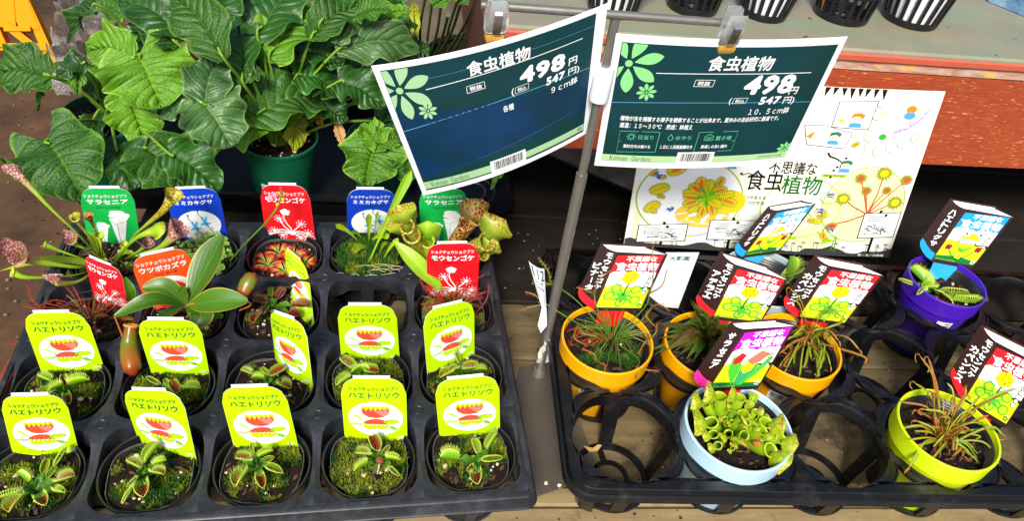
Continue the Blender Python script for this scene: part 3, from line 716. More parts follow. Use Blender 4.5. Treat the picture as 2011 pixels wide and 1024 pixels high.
def art_flytrap(c, t_):
    c.text(INKG, KANA, .12, 1.16, .88, 1.245, .02); c.text(INKG, t_, .12, .995, .89, 1.12, .02)
    A = 'picture'
    c.ell(A, WHITE, .515, .52, .425, .395, 1, 40)
    c.poly(A, LIME, zig(.30, .735, .79, .83, 6)+[(.75, .72), (.7, .64), (.34, .64), (.285, .72)], 2)
    c.poly(A, TRED, zig(.30, .735, .705, .785, 6)+[(.71, .64), (.63, .57), (.52, .55), (.40, .57), (.32, .64)], 3)
    c.poly(A, TPINK, [(.48, .74), (.53, .70), (.58, .77), (.62, .71), (.67, .77), (.715, .71), (.70, .65), (.64, .58)], 4)
    c.ell(A, TRED, .52, .40, .20, .13, 3, 24, 0, 180)
    c.poly(A, LIME, zig(.32, .72, .36, .43, 6)+[(.70, .32), (.60, .27), (.52, .255), (.42, .27), (.34, .32)], 4)
    c.poly(A, WHITE, [(.43, .31), (.49, .28), (.53, .33), (.6, .29), (.66, .32), (.58, .265), (.46, .26)], 5)
    c.ell(A, GLEAF, .76, .47, .12, .055, 4, 16); c.poly(A, LIME, [(.70, .42), (.88, .44), (.87, .49), (.80, .52), (.70, .50)], 5)
    c.poly(A, GLEAF, [(.72, .38), (.80, .36), (.86, .29), (.80, .27), (.74, .31)], 4)
    c.poly(A, LIME, [(.13, .60), (.22, .61), (.29, .55), (.33, .48), (.27, .52), (.23, .55)], 4)
    c.line(A, GLEAF, [(.33, .5), (.33, .44), (.28, .39)], .012, 4)
    for q in range(6): c.line(A, GLEAF, [(.14+.03*q, .42), (.15+.03*q, .385)], .012, 4)
    c.poly(A, LIME, [(.12, .39), (.31, .39), (.27, .36), (.13, .37)], 4)
    c.text(WHITE, 'KUBO', .855, .075, .965, .125, .03)
def star(c, x, y, r, n=9):
    c.ell('picture', WHITE, x, y, r*.38, r*.38, 2, 8)
    for k in range(n):
        a = 2*math.pi*k/n; X, Y = x+r*math.cos(a), y+r*math.sin(a)
        c.line('picture', WHITE, [(x, y), (X, Y)], .012, 2, .006); c.ell('picture', WHITE, X, Y, .011, .013, 2, 6)
def art_sundew(c, t_, sub=None, full=True):
    c.text(WHITE, KANA, .09, 1.17, .9, 1.26, .025); c.text(WHITE, t_, .10, .995, .90, 1.13, .055)
    if sub: c.text(BLK, sub, .30, .90, .70, .955, .01)
    c.line('picture', WHITE, [(.56, .20), (.55, .32), (.47, .46), (.43, .58), (.44, .68)], .026, 2, .016)
    for a in range(5):
        an = rad(72*a+20); c.ell('picture', WHITE, .47+.055*math.cos(an), .75+.045*math.sin(an), .05, .042, 2, 10)
    for (x, y), mid in (((.20, .22), (.38, .28)), ((.33, .56), (.42, .36)), ((.76, .46), (.64, .32)), ((.87, .22), (.7, .26)), ((.36, .12), (.46, .18)), ((.72, .10), (.64, .17)), ((.12, .10), (.3, .2)), ((.90, .09), (.74, .2))):
        c.line('picture', WHITE, [(.56, .22), mid, (x, y)], .03, 2, .018); star(c, x, y, .095)
    for a in range(10):
        an = rad(36*a); c.ell('picture', WHITE, .56+.03*math.cos(an), .2+.03*math.sin(an), .03, .02, 2, 8)
    c.text(WHITE, 'KUBO', .845, .045, .96, .085, .03)
def art_pitcher(c, t_, sub):
    c.text(WHITE, KANA, .08, 1.19, .88, 1.27, .025); c.text(WHITE, t_, .12, 1.03, .88, 1.14, .05); c.text(BLK, sub, .28, .92, .72, .975, .01)
    for x, y, s in ((.34, .02, .62), (.66, .0, 1.0)):
        w_ = .17*s+.02; h = .66*s
        c.poly('picture', WHITE, [(x-w_*.34, y), (x+w_*.3, y), (x+w_*.75, y+h*.88), (x+w_*.95, y+h), (x-w_*.95, y+h), (x-w_*.8, y+h*.85)], 2)
        c.line('picture', GREEN, [(x-w_*.1, y), (x-w_*.2, y+h*.75), (x-w_*.8, y+h*.9)], .008, 3); c.line('picture', GREEN, [(x-w_*.2, y+h*.78), (x+w_*.8, y+h*.9)], .008, 3)
        for dx, dy, rx, ry in ((-.5, .06, .4, .06), (.1, .1, .55, .075), (.7, .05, .4, .06), (-.3, .13, .5, .05), (0, .03, .4, .06)):
            c.ell('picture', WHITE, x+w_*dx, y+h+dy*s*1.2, w_*rx*1.1, ry*s, 2, 12)
def art_bladder(c, t_):
    c.text(WHITE, KANA, .08, 1.17, .88, 1.255, .025); c.text(WHITE, t_, .13, 1.01, .84, 1.12, .05); c.text(NAVY, 'シロバナノアイダ' if 0 else 'シロアイダ', .3, .915, .74, .965, .01)
    A = 'picture'; c.ell(A, WHITE, .5, .44, .42, .40, 1, 40)
    for x, y, s, tx in ((.42, .42, 1, .62), (.62, .54, 1.1, .80)):
        c.line(A, NAVY, [(x, y), (x+.06, y-.16), (tx, .08)], .014, 3); c.line(A, NAVY, [(x-.02, y+.1), (x-.10, y+.2), (x-.1, y+.3)], .012, 3)
        c.ell(A, NAVY, x-.1, y+.31, .022, .022, 3, 8)
        c.poly(A, SKYB, [(x-.10, y-.09), (x-.04, y-.02), (x, y+.02), (x+.05, y-.02), (x+.13, y-.06), (x+.05, y-.10), (x+.02, y-.16), (x, y-.1)], 2)
        c.ell(A, SKYB, x, y+.04, .055, .04, 2, 12); c.ell(A, SKYB, x-.04, y+.1, .025, .035, 2, 8); c.ell(A, SKYB, x+.04, y+.1, .025, .035, 2, 8)
def art_nepenthes(c, t_):
    c.text(WHITE, KANA, .07, 1.17, .9, 1.26, .025); c.text(WHITE, t_, .09, .99, .90, 1.12, .05); c.text(BLK, 'ベントラータ', .30, .88, .70, .94, .01)
    A = 'picture'
    c.poly(A, WHITE, [(.5+.42*math.cos(rad(a)), .42+.40*math.sin(rad(a))) for a in range(-10, 191, 8)]+[(.5+.33*math.cos(rad(a)), .36+.33*math.sin(rad(a))) for a in range(190, -11, -8)], 1)
    c.poly(A, WHITE, [(.86, .30), (.5, .62), (.3, .58), (.55, .5)], 2); c.line(A, WHITE, [(.30, .52), (.42, .56), (.5, .48), (.47, .38), (.36, .34)], .045, 3); c.ell(A, RED, .5, .2, .3, .26, 1, 24)
    c.ell(A, WHITE, .42, .2, .06, .14, 3, 16)
LABG = 'arch topped plant labels in the seedling tray'
def label(TL, TR, BR, BL, ground, art, lab, args=(), bulge=.0012, bend=0., z0=SOILZ, cat='plant label', flap=True):
    tl, tr, br, bl, w_, k = solve_card(TL, TR, BR, BL, z0, TH)
    dn = (bl-tl).normalized()*.012
    c = Card(tl, tr, br, bl, 1.0, TH, bulge, bend)
    mb = MB(); card_body(mb, c, arch, ground, WHITE, 18, 8)
    o_ = [(c.P(0, 0)+dn*1.0), c.P(1, 0)+dn, c.P(1, 0), c.P(0, 0)]; N = c.N*.0005
    n_ = 8; mb.grid([[c.P(i/n_, 0, 0) for i in range(n_+1)], [c.P(i/n_, 0, 0)+dn for i in range(n_+1)]], ground)
    me = mb.mesh('plant_label')
    root = thing('plant_label', lab, cat, me=me, group=LABG)
    art(c, *args)
    for k in range(RND.randrange(8, 22)):
        u, v, s_ = RND.random(), RND.random()**2.2*.5, RND.uniform(.004, .012); c.ell('soil_specks', M('speck', '2a1e12', .8), .03+u*.94, .02+v, s_, s_*RND.uniform(.6, 1.4), 7, 6)
    c.finish(root)
    for o_ in root.children:
        if o_.name.startswith('soil_specks'): o_['kind'] = 'stuff'
    if flap:
        f = MB(); N_ = c.N*.0011; x0, x1 = .2, .76
        q = [c.P(x0, TH*.80)-N_, c.P(x1, TH*.80)-N_, c.P(x1, TH*1.025)-N_, c.P(x0, TH*1.025)-N_]
        f.add(q+[p-c.N*.0004 for p in q], [(0, 1, 2, 3), (7, 6, 5, 4), (0, 4, 5, 1), (1, 5, 6, 2), (2, 6, 7, 3), (3, 7, 4, 0)], WHITE); obj('back_flap', f, root)
    return c
H_ = 'ハエトリソウ'
for lab, q in (
    ('lime flytrap label nearest the left photo edge, standing in the near left corner pot', ((-4, 776), (126, 772), (155, 888), (25, 892))),
    ('lime flytrap label turned to the right, in the front row beside the corner label', ((236, 763), (355, 767), (385.6, 903), (272, 866))),
    ('lime flytrap label leaning left in the middle pot of the front row', ((428, 760), (557, 756), (586, 878), (459, 878))),
    ('lime flytrap label standing square in the front row pot with olive moss', ((667, 741), (797, 742), (800, 866), (677, 860))),
    ('lime flytrap label in the front row corner pot next to the metal base plate', ((852, 747), (980, 735), (982, 850), (863, 857))),
    ('lime flytrap label in the second row left end pot, just below the red drosera threads', ((39, 614), (166, 611), (206, 727), (82, 733))),
    ('lime flytrap label in the second row touching the hanging orange pitcher', ((264, 626), (391, 627), (411.6, 736), (297, 733))),
    ('lime flytrap label twisted nearly side on in the second row middle pot', ((528, 605), (599, 630), (614, 760), (541, 706))),
    ('lime flytrap label facing straight out below the empty tray cell', ((661, 597), (777, 597), (785, 706), (670, 701))),
    ('lime flytrap label tilted up to the right at the right end of the second row', ((829, 611), (931, 586), (932, 696), (839, 734))),
    ('narrow looking lime flytrap label seen side on, behind in the third row', ((557, 483), (604, 522), (617, 638), (571, 583)))):
    tw = q[1][0]-q[0][0] < 90
    label(*q, LIME, art_flytrap, lab, (H_,), bulge=.005 if tw else RND.uniform(.001, .003))
label((162, 496), (237, 526), (250, 602), (186, 588), RED, art_sundew, 'red sundew label turned away to the left among wiry red threads', ('モウセンゴケ', None), .004)
label((508, 361), (605, 363), (620, 475), (522, 464), RED, art_sundew, 'red sundew label with a white drawing above the pot of red rosettes, back row', ('モウセンゴケ', None), .002)
label((837, 478), (942, 476), (938, 585), (839, 580), RED, art_sundew, 'red sundew label with small black subtitle in front of the yellow hooded pitchers', ('モウセンゴケ', 'エクストレマ'), .0015)
label((323, 371), (428, 367), (448, 468), (347, 475), BLUE, art_bladder, 'blue label with white oval behind the round leaved plant, left one of two blue labels', ('ミミカキグサ',), .0015)
label((680, 370), (777, 371), (780, 460), (683, 465), BLUE, art_bladder, 'blue label standing behind the mossy pot with strap leaves', ('ミミカキグサ',), .0015)
label((153, 368), (260, 368), (276, 475), (173, 475), GREEN, art_pitcher, 'green pitcher plant label in the far left pot with veined trumpets', ('サラセニア', 'スカーレットベル'), .002)
label((822, 370), (919, 370), (917, 472), (827, 476), GREEN, art_pitcher, 'green pitcher plant label below the corner of the left hanging sign', ('サラセニア', 'フルブレア ベノーサ'), .002)
label((252, 507), (368, 482), (399, 590), (292, 609), ORNG, art_nepenthes, 'orange label leaning left behind the big lance shaped leaves', ('ウツボカズラ',), .002)
# ================================================================ STAND WITH TWO SIGNS
STEEL = M('steel', '8f8a82', .34, .25, 80, metal=.65); STEELD = M('steel_base', '665e54', .45, .25, 20, metal=.55)
stand = thing('sign_stand', 'T shaped steel rod stand with flat base plate holding the two green price signs', 'sign stand')
pb = V((.5555, .205, -.076)); ptop = V((.5555, .205, .3835))
b = MB(); b.tube([pb, pb+V((0, 0, .30))], .0056, 20, STEEL); obj('outer_tube', b, stand)
b = MB(); b.tube([pb+V((0, 0, .29)), ptop], .0042, 18, STEEL); obj('inner_rod', b, stand)
b = MB(); b.lathe([(.0047, .010), (.0068, .0095), (.0085, .006), (.0092, .0012), (.0094, 0)], 24, pb, STEEL); obj('foot_collar', b, stand)
b = MB(); bp_ = [at(u, v, -.0765) for u, v in ((1035, 722), (1088, 718), (1150, 955), (990, 965), (988, 880))]
cc_ = [(.532, .214), (.580, .226), (.600, .06), (.51, .035), (.497, .10)]
b.add([(x, y, -.0765) for x, y in cc_]+[(x, y, -.0795) for x, y in cc_], [(4, 3, 2, 1, 0), (5, 6, 7, 8, 9)]+[(i, (i+1) % 5, 5+(i+1) % 5, 5+i) for i in range(5)], STEELD); obj('base_plate', b, stand)
b = MB(); b.tube([(.442, .207, .3875), (.668, .200, .3855)], .0036, 14, STEEL); obj('cross_bar', b, stand)
a0, a1 = on(1187, 130, pb, (0, 1, 0)), on(1172, 195, pb, (0, 1, 0))
b = MB(); b.tube([V((.5555, .2045, a1.z)), V((.5555, .2045, a1.z+.003)), V((.5555, .2045, a0.z-.003)), V((.5555, .2045, a0.z))], [.0086, .0092, .0090, .0084], 18, M('sleeve_white', 'dfe6ea', .5, .1, 100)); obj('plastic_sleeve', b, stand)
PANEL, PANEL2, FLW, STRIP, TLINE, TNAV = None, None, ink('ink_mint', '8fe08c'), ink('ink_strip', 'b4dca0'), ink('ink_cyan_line', '5a9fc8'), ink('ink_mint2', '63c79a')
t = NT('sign_print', .28, .5); sp = t.n('ShaderNodeSeparateXYZ'); t.link(t.n('ShaderNodeTexCoord').outputs['Object'], sp.inputs[0]); n1 = t.noise(t.coord(), 18, 4)
n2 = t.noise(t.coord(), 900, 2)
x = t.mix(t.ramp(n1, [(.35, 0.0), (.6, 1.0)]), '063231', '063a44'); x = t.mix(t.math('MULTIPLY', n2, .35), x, '0c4a4c'); t.col(x)
t = NT('sign_print_blue', .28, .5); n1 = t.noise(t.coord(), 14, 4); n2 = t.noise(t.coord(), 900, 2)
x = t.mix(t.ramp(n1, [(.35, 0.0), (.6, 1.0)]), '083460', '062c3c'); x = t.mix(t.math('MULTIPLY', n2, .3), x, '0f4870'); t.col(x)
t = NT('laminate', .22, .5); t.col('f2f5f8'); LAM = t.m
def flower(c, x, y, r, n, mat, clip, rot=0, w_=.185, lay=3, part='flower_print'):
    def cl(pts): return [(max(clip[0], min(clip[2], a)), max(clip[1], min(clip[3], b))) for a, b in pts]
    for k in range(n):
        a = rad(rot+360*k/n); d = (math.cos(a), math.sin(a)); nn = (-d[1], d[0]); P = []
        for s in range(11): t_ = s/10; q = r*(.16+.84*t_); ww = r*w_*math.sin(math.pi*t_**1.25)**.75; P.append((x+d[0]*q+nn[0]*ww, y+d[1]*q+nn[1]*ww))
        for s in range(10, -1, -1): t_ = s/10; q = r*(.16+.84*t_); ww = -r*w_*math.sin(math.pi*t_**1.25)**.75; P.append((x+d[0]*q+nn[0]*ww, y+d[1]*q+nn[1]*ww))
        P = P[:21]
        inside = [p_ for p_ in P if clip[0] <= p_[0] <= clip[2] and clip[1] <= p_[1] <= clip[3]]
        if len(inside) > 3:
            Q = []
            for p_ in cl(P):
                if not Q or math.hypot(Q[-1][0]-p_[0], Q[-1][1]-p_[1]) > 1e-3: Q.append(p_)
            c.poly(part, mat, Q, lay)
    c.ell(part, mat, x, y, r*.11, r*.11, lay+1, 16)
def barcode(c, x0, y0, x1, y1, rnd, lay=4, part='barcode', mat=BLK):
    x = x0
    while x < x1:
        w_ = rnd.choice([.35, .35, .7, 1.05])*(x1-x0)/34; c.rect(part, mat, x, y0, min(x+w_, x1), y1, lay); x += w_+rnd.choice([.3, .6, .9])*(x1-x0)/34
def arcline(x0, y0, x1, y1, h, n=24): return [(x0+(x1-x0)*i/n, y0+(y1-y0)*i/n+h*4*(i/n)*(1-i/n)) for i in range(n+1)]
def sign_common(c, root_lab, blue):
    mb = MB(); card_body(mb, c, lambda u: 1, LAM, LAM, 24, 14, .0007)
    root = thing('price_sign', root_lab, 'price sign', me=mb, group='laminated price signs clipped to the stand')
    return root
def on_plane_card(px4, P0, n, W, H, **k):
    return Card(*[on(u, v, P0, n) for u, v in px4], W, H, **k)
# right sign
c = Card(on(1210, 66, (0, .196, 0), (0, 1, 0)), on(1665, 72, (0, .196, 0), (0, 1, 0)), on(1545, 318, (0, .222, 0), (0, 1, 0)), on(1167, 325, (0, .222, 0), (0, 1, 0)), 210, 148, bulge=.0065)
root = sign_common(c, 'right green price sign with care table and ten point five centimetre pot size', False)
c.rect('green_panel', MATS['sign_print'], 6, 8, 204, 141, 1, 24, 10)
clip = (6.5, 8.5, 203.5, 140.5)
flower(c, 15, 121, 31, 7, FLW, clip, 17); flower(c, 36, 92, 9.5, 8, FLW, clip, 10); flower(c, 198, 21, 8.5, 8, FLW, clip, 0)
c.text(WHITE, '食虫植物', 86, 117, 147, 132, .035, shear=.06)
c.line('rules', WHITE, arcline(41, 112.5, 189, 112.5, 1.2), .8); c.line('rules', TLINE, arcline(6, 78.5, 203, 78.5, 3.5, 30), .7)
c.frame('rules', WHITE, [(78, 100), (96, 100), (96.8, 107), (78.8, 107)], .5); c.text(WHITE, '税抜', 81, 101.3, 93, 105.8, .03)
c.text(WHITE, '498', 128, 92, 175, 111, .075, shear=.05); c.text(WHITE, '円', 174.5, 89.5, 183, 97.5, .03)
c.text(WHITE, '(', 117, 79.5, 119, 88, .02); c.frame('rules', WHITE, [(120.5, 81), (134, 81), (135, 87), (121.5, 87)], .4); c.text(WHITE, '税込', 123, 82, 132, 86, .02)
c.text(WHITE, '547', 148, 79.5, 168.5, 87.5, .07, shear=.05); c.text(WHITE, '円)', 172.5, 77.5, 184, 86.5, .02)
c.text(WHITE, '１０．５ｃｍ鉢', 141, 67, 183, 74.5, .025)
c.text(WHITE, '植物が虫を捕獲する様子を観察することが出来ます。夏休みの自由研究に最適です。', 17, 59, 176, 64.5, .03, shear=.04)
c.text(WHITE, '適温：１５〜３０℃　用途：鉢植え', 17.5, 50.5, 89, 56.5, .03, shear=.04)
for a in ([(19, 46), (138, 47.5), (138.5, 23), (19.5, 20)], [(19, 46), (58.3, 46.6), (58.3, 21.5), (19.5, 20)], [(98, 47), (138, 47.5), (138.5, 23), (98, 22)]): c.frame('care_table', TNAV, a, .5)
c.line('care_table', TNAV, [(19, 33.5), (138, 35.5)], .5)
for k in range(8):
    a = rad(45*k); c.line('care_table', TNAV, [(31+3*math.cos(a), 39.8+3*math.sin(a)), (31+4.6*math.cos(a), 39.8+4.6*math.sin(a))], .9)
c.frame('care_table', TNAV, [(31+2.4*math.cos(rad(40*k)), 39.8+2.4*math.sin(rad(40*k))) for k in range(9)], .6)
c.frame('care_table', TNAV, [(70, 44.5), (67.6, 39.5), (69, 37), (71.5, 37), (72.8, 39.5)], .6)
c.frame('care_table', TNAV, [(105, 36.8), (105, 41.5), (109.5, 44.8), (114, 41.5), (114, 36.8)], .6); c.frame('care_table', TNAV, [(107.3, 38.3), (107.3, 40.8), (109, 40.8), (109, 38.3)], .5); c.frame('care_table', TNAV, [(110.2, 38.3), (110.2, 40.8), (111.9, 40.8), (111.9, 38.3)], .5)
c.text(TNAV, '日当り', 38, 37.3, 53, 42.6, .01); c.text(TNAV, '水やり', 75, 37.5, 91, 43, .01); c.text(TNAV, '置き場', 116.5, 37, 133, 42.3, .01)
c.text(WHITE, '直射日光は避ける', 25, 26.3, 52, 30.3, .03); c.text(WHITE, '１日に１回程度霧吹き', 62, 26.5, 95, 31, .03); c.text(WHITE, '風通しの良い屋外', 104, 27, 132, 31.2, .03)
c.rect('strip_print', STRIP, 6, 8.5, 82, 16.5, 3, 8); c.rect('strip_print', STRIP, 121, 8.5, 203.5, 16, 3, 8); c.rect('strip_print', WHITE, 82, 8.0, 121, 22, 3, 4)
barcode(c, 86, 10.5, 117, 20.5, random.Random(3), 5); c.text(INKG, 'Kohnan  Gardens', 14, 9.2, 56, 15.6, 0); c.text(INKG, '2099098917008', 171, 10, 198, 13.6, .0)
c.finish(root); SIGN2 = c
# left sign
nY = (0, 1, 0)
c = Card(on(729, 130, (0, .205, 0), nY), on(1194, 6, (0, .196, 0), nY), on(1160, 257, (0, .222, 0), nY), on(831, 384, (0, .235, 0), nY), 210, 148, bulge=.011)
root = sign_common(c, 'left tilted blue green price sign with nine centimetre pot size and few words', True)
c.rect('green_panel', MATS['sign_print'], 6, 80, 200, 143, 1, 24, 6); c.rect('green_panel', MATS['sign_print_blue'], 6, 40, 200, 80, 1, 24, 4); c.rect('green_panel', MATS['sign_print'], 6, 6, 200, 40, 1, 24, 4)
c.poly('panel_wave', MATS['sign_print_blue'], [(6, 98), (60, 92), (130, 84), (200, 78), (200, 72), (6, 72)], 2); c.poly('panel_wave', MATS['sign_print_blue'], [(6, 42), (200, 42), (200, 36), (100, 31), (6, 22)], 2)
clip = (6.5, 8, 199.5, 142.5)
flower(c, 17, 122, 31, 7, M('ink_pale_mint', 'a9d9a4', .38), clip, 17); flower(c, 37, 97, 9.5, 8, M('ink_pale_mint', 'a9d9a4', .38), clip, 10)
c.text(WHITE, '食虫植物', 82, 122, 140, 136, .035); c.line('rules', WHITE, arcline(41, 118.5, 189, 122.5, .8), .8); c.line('rules', TLINE, arcline(42, 128.5, 199, 131, .6), .3)
c.frame('rules', WHITE, [(78, 105.5), (95.5, 106), (95.5, 113), (78.5, 112.5)], .5); c.text(WHITE, '税抜', 81, 107, 93, 111.6, .03)
c.text(WHITE, '498', 130, 99, 172, 114.5, .075, shear=.05); c.text(WHITE, '円', 177, 98.5, 185, 106.5, .03)
c.text(WHITE, '(', 120, 88, 122.5, 97, .02); c.frame('rules', WHITE, [(123.5, 90), (137, 90.5), (137, 97), (124, 96.5)], .4); c.text(WHITE, '税込', 126, 91.5, 134.5, 95.5, .02)
c.text(WHITE, '547', 155, 87, 173, 95, .07, shear=.05); c.text(WHITE, '円)', 177, 86.5, 188, 95, .02)
c.text(WHITE, '９ｃｍ鉢', 160, 75, 187, 83, .02); c.text(WHITE, '各種', 110, 74, 121, 81, .02)
c.line('rules', TLINE, arcline(6.5, 79.5, 199, 86, 5, 30), .8)
c.rect('strip_print', M('ink_pale_mint2', 'a6cf9c', .4), 6, 8, 88, 17, 3, 8); c.rect('strip_print', M('ink_pale_mint2', 'a6cf9c', .4), 130, 9, 199.5, 17, 3, 8); c.rect('strip_print', WHITE, 88, 5.5, 130, 21, 3, 4)
barcode(c, 92, 9, 126, 19.5, random.Random(4), 5); c.text(INKG, 'Kohnan  Gardens', 15, 9.3, 61, 15.8, 0); c.text(BLK, '45', 192, 11, 197, 15, .02)
c.finish(root); SIGN1 = c
# spring clips
CLR = NT('clip_plastic', .18, .6); CLR.col('dfe3e2'); CLR.b.inputs['Transmission Weight'].default_value = .75; CLR.b.inputs['IOR'].default_value = 1.45; CLR = CLR.m
GOLD = M('clip_jaw', 'b98f3a', .35, .3, 200); CHR = M('clip_spring', 'c8c8c4', .2, metal=1)
def clip_(lab, top, bot, y, w_, loc_):
    T = on(*top, (0, y, 0), nY); B = on(*bot, (0, y+.004, 0), nY)
    ax = (B-T).normalized(); L = (B-T).length; X = V((1, 0, 0)); X = (X-ax*X.dot(ax)).normalized(); N = X.cross(ax); N = -N if N.y > 0 else N
    root = thing('spring_clip', lab, 'clip', group='clear spring clips on the cross bar')
    def P(x, s, n): return tuple(T+X*x+ax*(L*s)+N*n)
    for sg in (1, -1):
        b = MB(); rows = []
        for s, hw, n in ((0, .75, 9), (.04, .85, 9.5), (.45, 1, 7), (.70, 1, 4), (.78, .92, 2.0)):
            h = w_*hw/2; nn = n*.001*sg; rows.append([P(-h, s, nn*.6), P(-h*.8, s, nn), P(h*.8, s, nn), P(h, s, nn*.6), P(h*.8, s, nn-.0018*sg), P(-h*.8, s, nn-.0018*sg)])
        b.grid(rows, CLR, close=True); b.add(rows[0], [tuple(range(6))], CLR); b.add(rows[-1], [tuple(range(6))], CLR); obj('jaw_handle', b, root)
        b = MB(); rows = []
        for s, hw, n in ((.785, .88, 2.4), (.86, .9, 3.2), (.95, .8, 2.4), (1., .62, 1.2)):
            h = w_*hw/2; rows.append([P(-h, s, .0006*sg), P(-h*.9, s, n*.001*sg), P(h*.9, s, n*.001*sg), P(h, s, .0006*sg)])
        b.grid(rows, GOLD, close=True); b.add(rows[-1], [(0, 1, 2, 3)], GOLD); obj('jaw_tip', b, root)
    b = MB(); b.grid([[P(-w_*.17, s, n), P(w_*.17, s, n)] for s, n in ((.2, .0095), (.25, .0115), (.6, .0085), (.74, .0052))], CHR); b.grid([[P(-w_*.17, s, n), P(w_*.17, s, n)] for s, n in ((.2, .0087), (.25, .0107), (.6, .0077), (.74, .0044))], CHR); obj('spring', b, root)
clip_('clear clip with amber jaws hanging upright on the left tilted sign', (979, -8), (970, 84), .190, .0185, 0)
clip_('clear clip with amber jaws leaning on the top edge of the right sign', (1449, 22), (1422, 104), .189, .019, 1)
# curled paper strips taped to the pole
c = Card(at(1040, 514, -.0), at(1075, 530, 0), at(1067, 640, -.03), at(1052, 650, -.03), 40, 120, bulge=.003)
P0 = (.5505, .1985, 0)
c = Card(on(1038, 513, P0, nY), on(1069, 528, P0, nY), on(1073, 604, P0, nY), on(1057, 582, P0, nY), 40, 90, bulge=.004)
mb = MB(); card_body(mb, c, lambda u: 1, M('paper', 'e6ebf2', .6), M('paper', 'e6ebf2', .6), 10, 6, .0003)
root = thing('paper_strip', 'small curled white paper strip numbered one one two on the left of the pole', 'paper tag', me=mb)
c.text(BLK, '112', 5, 62, 37, 86, .01); c.text(NAVY, '3.5号', 9, 48, 32, 58, 0); c.text(NAVY, '¥498', 10, 36, 32, 44, 0)
for k in range(4): c.rect('lettering', NAVY, 12, 12+5*k, 31, 13.6+5*k, 2)
c.finish(root)
b = MB(); A = [on(u, v, P0, nY) for u, v in ((1057, 582), (1073, 604), (1074, 640), (1062, 655), (1056, 640), (1064, 605))]
b.add(A+[p+V((0, .0004, 0)) for p in A], [(0, 1, 2, 3, 4, 5), (11, 10, 9, 8, 7, 6)]+[(i, (i+1) % 6, 6+(i+1) % 6, 6+i) for i in range(6)], M('paper', 'e6ebf2', .6)); obj('tail', b, root)
b = MB(); rnd = random.Random(2); rows = []
for i in range(6):
    rows.append([on(1068+14*j/4+rnd.uniform(-3, 3)-i*1.2+(j-2)*i*1.0, 668+i*9+rnd.uniform(-2, 2), (0, .20+rnd.uniform(-.003, .003), 0), nY) for j in range(5)])
b.grid(rows, M('crumpled', 'c9c6bf', .7)); thing('crumpled_wrap', 'small crumpled white plastic scrap at the foot of the pole', 'scrap', me=b)
# ================================================================ COLOURED POTS IN THE OPEN TRAY
def plastic(name, c, rough=.32):
    t = NT(name, rough, .5); nz = t.noise(t.coord(), 60, 4); L_ = lin(c)[:3]; x = t.mix(nz, L_, tuple(x*.9 for x in L_)); d1 = t.noise(t.coord(), 38, 6, .8); d2 = t.noise(t.coord('Object', (1, 1, .25)), 240, 4, .7); x = t.mix(t.math('MULTIPLY', t.ramp(d1, [(.55, 0.0), (.75, .5)]), t.ramp(d2, [(.45, 0.0), (.7, 1.0)])), x, '4a3a26'); t.col(x); t.bump(t.noise(t.coord(), 500, 2), .06, .0003); return t.m
YEL, PBL, LIM, PUR, GRY = plastic('pot_yellow', 'f2a800'), plastic('pot_pale_blue', 'b9dcee'), plastic('pot_lime', 'cfe80e'), plastic('pot_purple', '461ab0'), plastic('pot_grey_blue', 'a7b9bf')
LINR = M('liner_black', '17171a', .35, .3, 90)
BARM = ink('sticker_white', 'e8eaec')
def big_pot(i, j, m, lab, cat, dz=.018, r=.0545, dx=0, dy=0, stick=250, sd=0, rtop=None):
    c = cell(i, j); root = thing('potted_plant', lab, cat, (c.x+dx, c.y+dy, 0), 0, 'coloured pots in the black carry tray')
    b = MB(); z = dz
    b.lathe([(.0001, -.078), (r*.68, -.078), (r*.70, -.0765), (r*.93, z-.026), (r*.935, z-.0245), (r*.985, z-.0225), (r*1.0, z-.002), (r*1.003, z), (r*.985, z+.0015), (r*.955, z+.0008), (r*.945, z-.001), (r*.925, z-.02), (r*.87, z-.04)], 64, m=m); obj('pot', b.mesh('pot', ang=30), root)
    b = MB(); pr = [(r*.935, z-.006)]
    for k in range(7): q = r*(.905-.006*k); pr += [(q, z-.008-.0035*k), (q-.0012, z-.0092-.0035*k), (q, z-.0105-.0035*k)]
    b.lathe(pr, 48, m=LINR); obj('inner_pot', b.mesh('inner_pot', ang=25), root)
    zs_ = z-.020
    obj('soil', soil_mesh(r*.89, zs_, 30+sd, False, .004), root); obj('pebbles', scatter_mesh(r*.84, zs_, 40+sd, npl=4, nb=50), root, kind='stuff')
    a0 = rad(stick); zt, zb = z-.032, z-.054; rr = lambda zz: r*(.93-.25*((z-.026-zz)/(z-.026+.0765)))+.0004
    b = MB(); n = 10; b.grid([[(rr(zz)*math.cos(a0+(k/n-.5)*.44), rr(zz)*math.sin(a0+(k/n-.5)*.44), zz) for k in range(n+1)] for zz in (zb, zt)], BARM)
    st = obj('price_sticker', b, root); b = MB(); rnd = random.Random(sd); x = .12
    def sp_(x0, x1, z0, z1): b.grid([[((rr(zz)+.0003)*math.cos(a0+(xx-.5)*.44), (rr(zz)+.0003)*math.sin(a0+(xx-.5)*.44), zz) for xx in (x0, x1)] for zz in (z0, z1)], BLK)
    while x < .86: w_ = rnd.choice([.015, .03, .04]); sp_(x, x+w_, zb+.006, zt-.007); x += w_+rnd.choice([.014, .025])
    for q in range(6): sp_(.55+.06*q, .59+.06*q, zt-.0045, zt-.0028); sp_(.15+.1*q, .22+.1*q, zb+.0025, zb+.0042)
    obj('barcode', b, st); return root, zs_
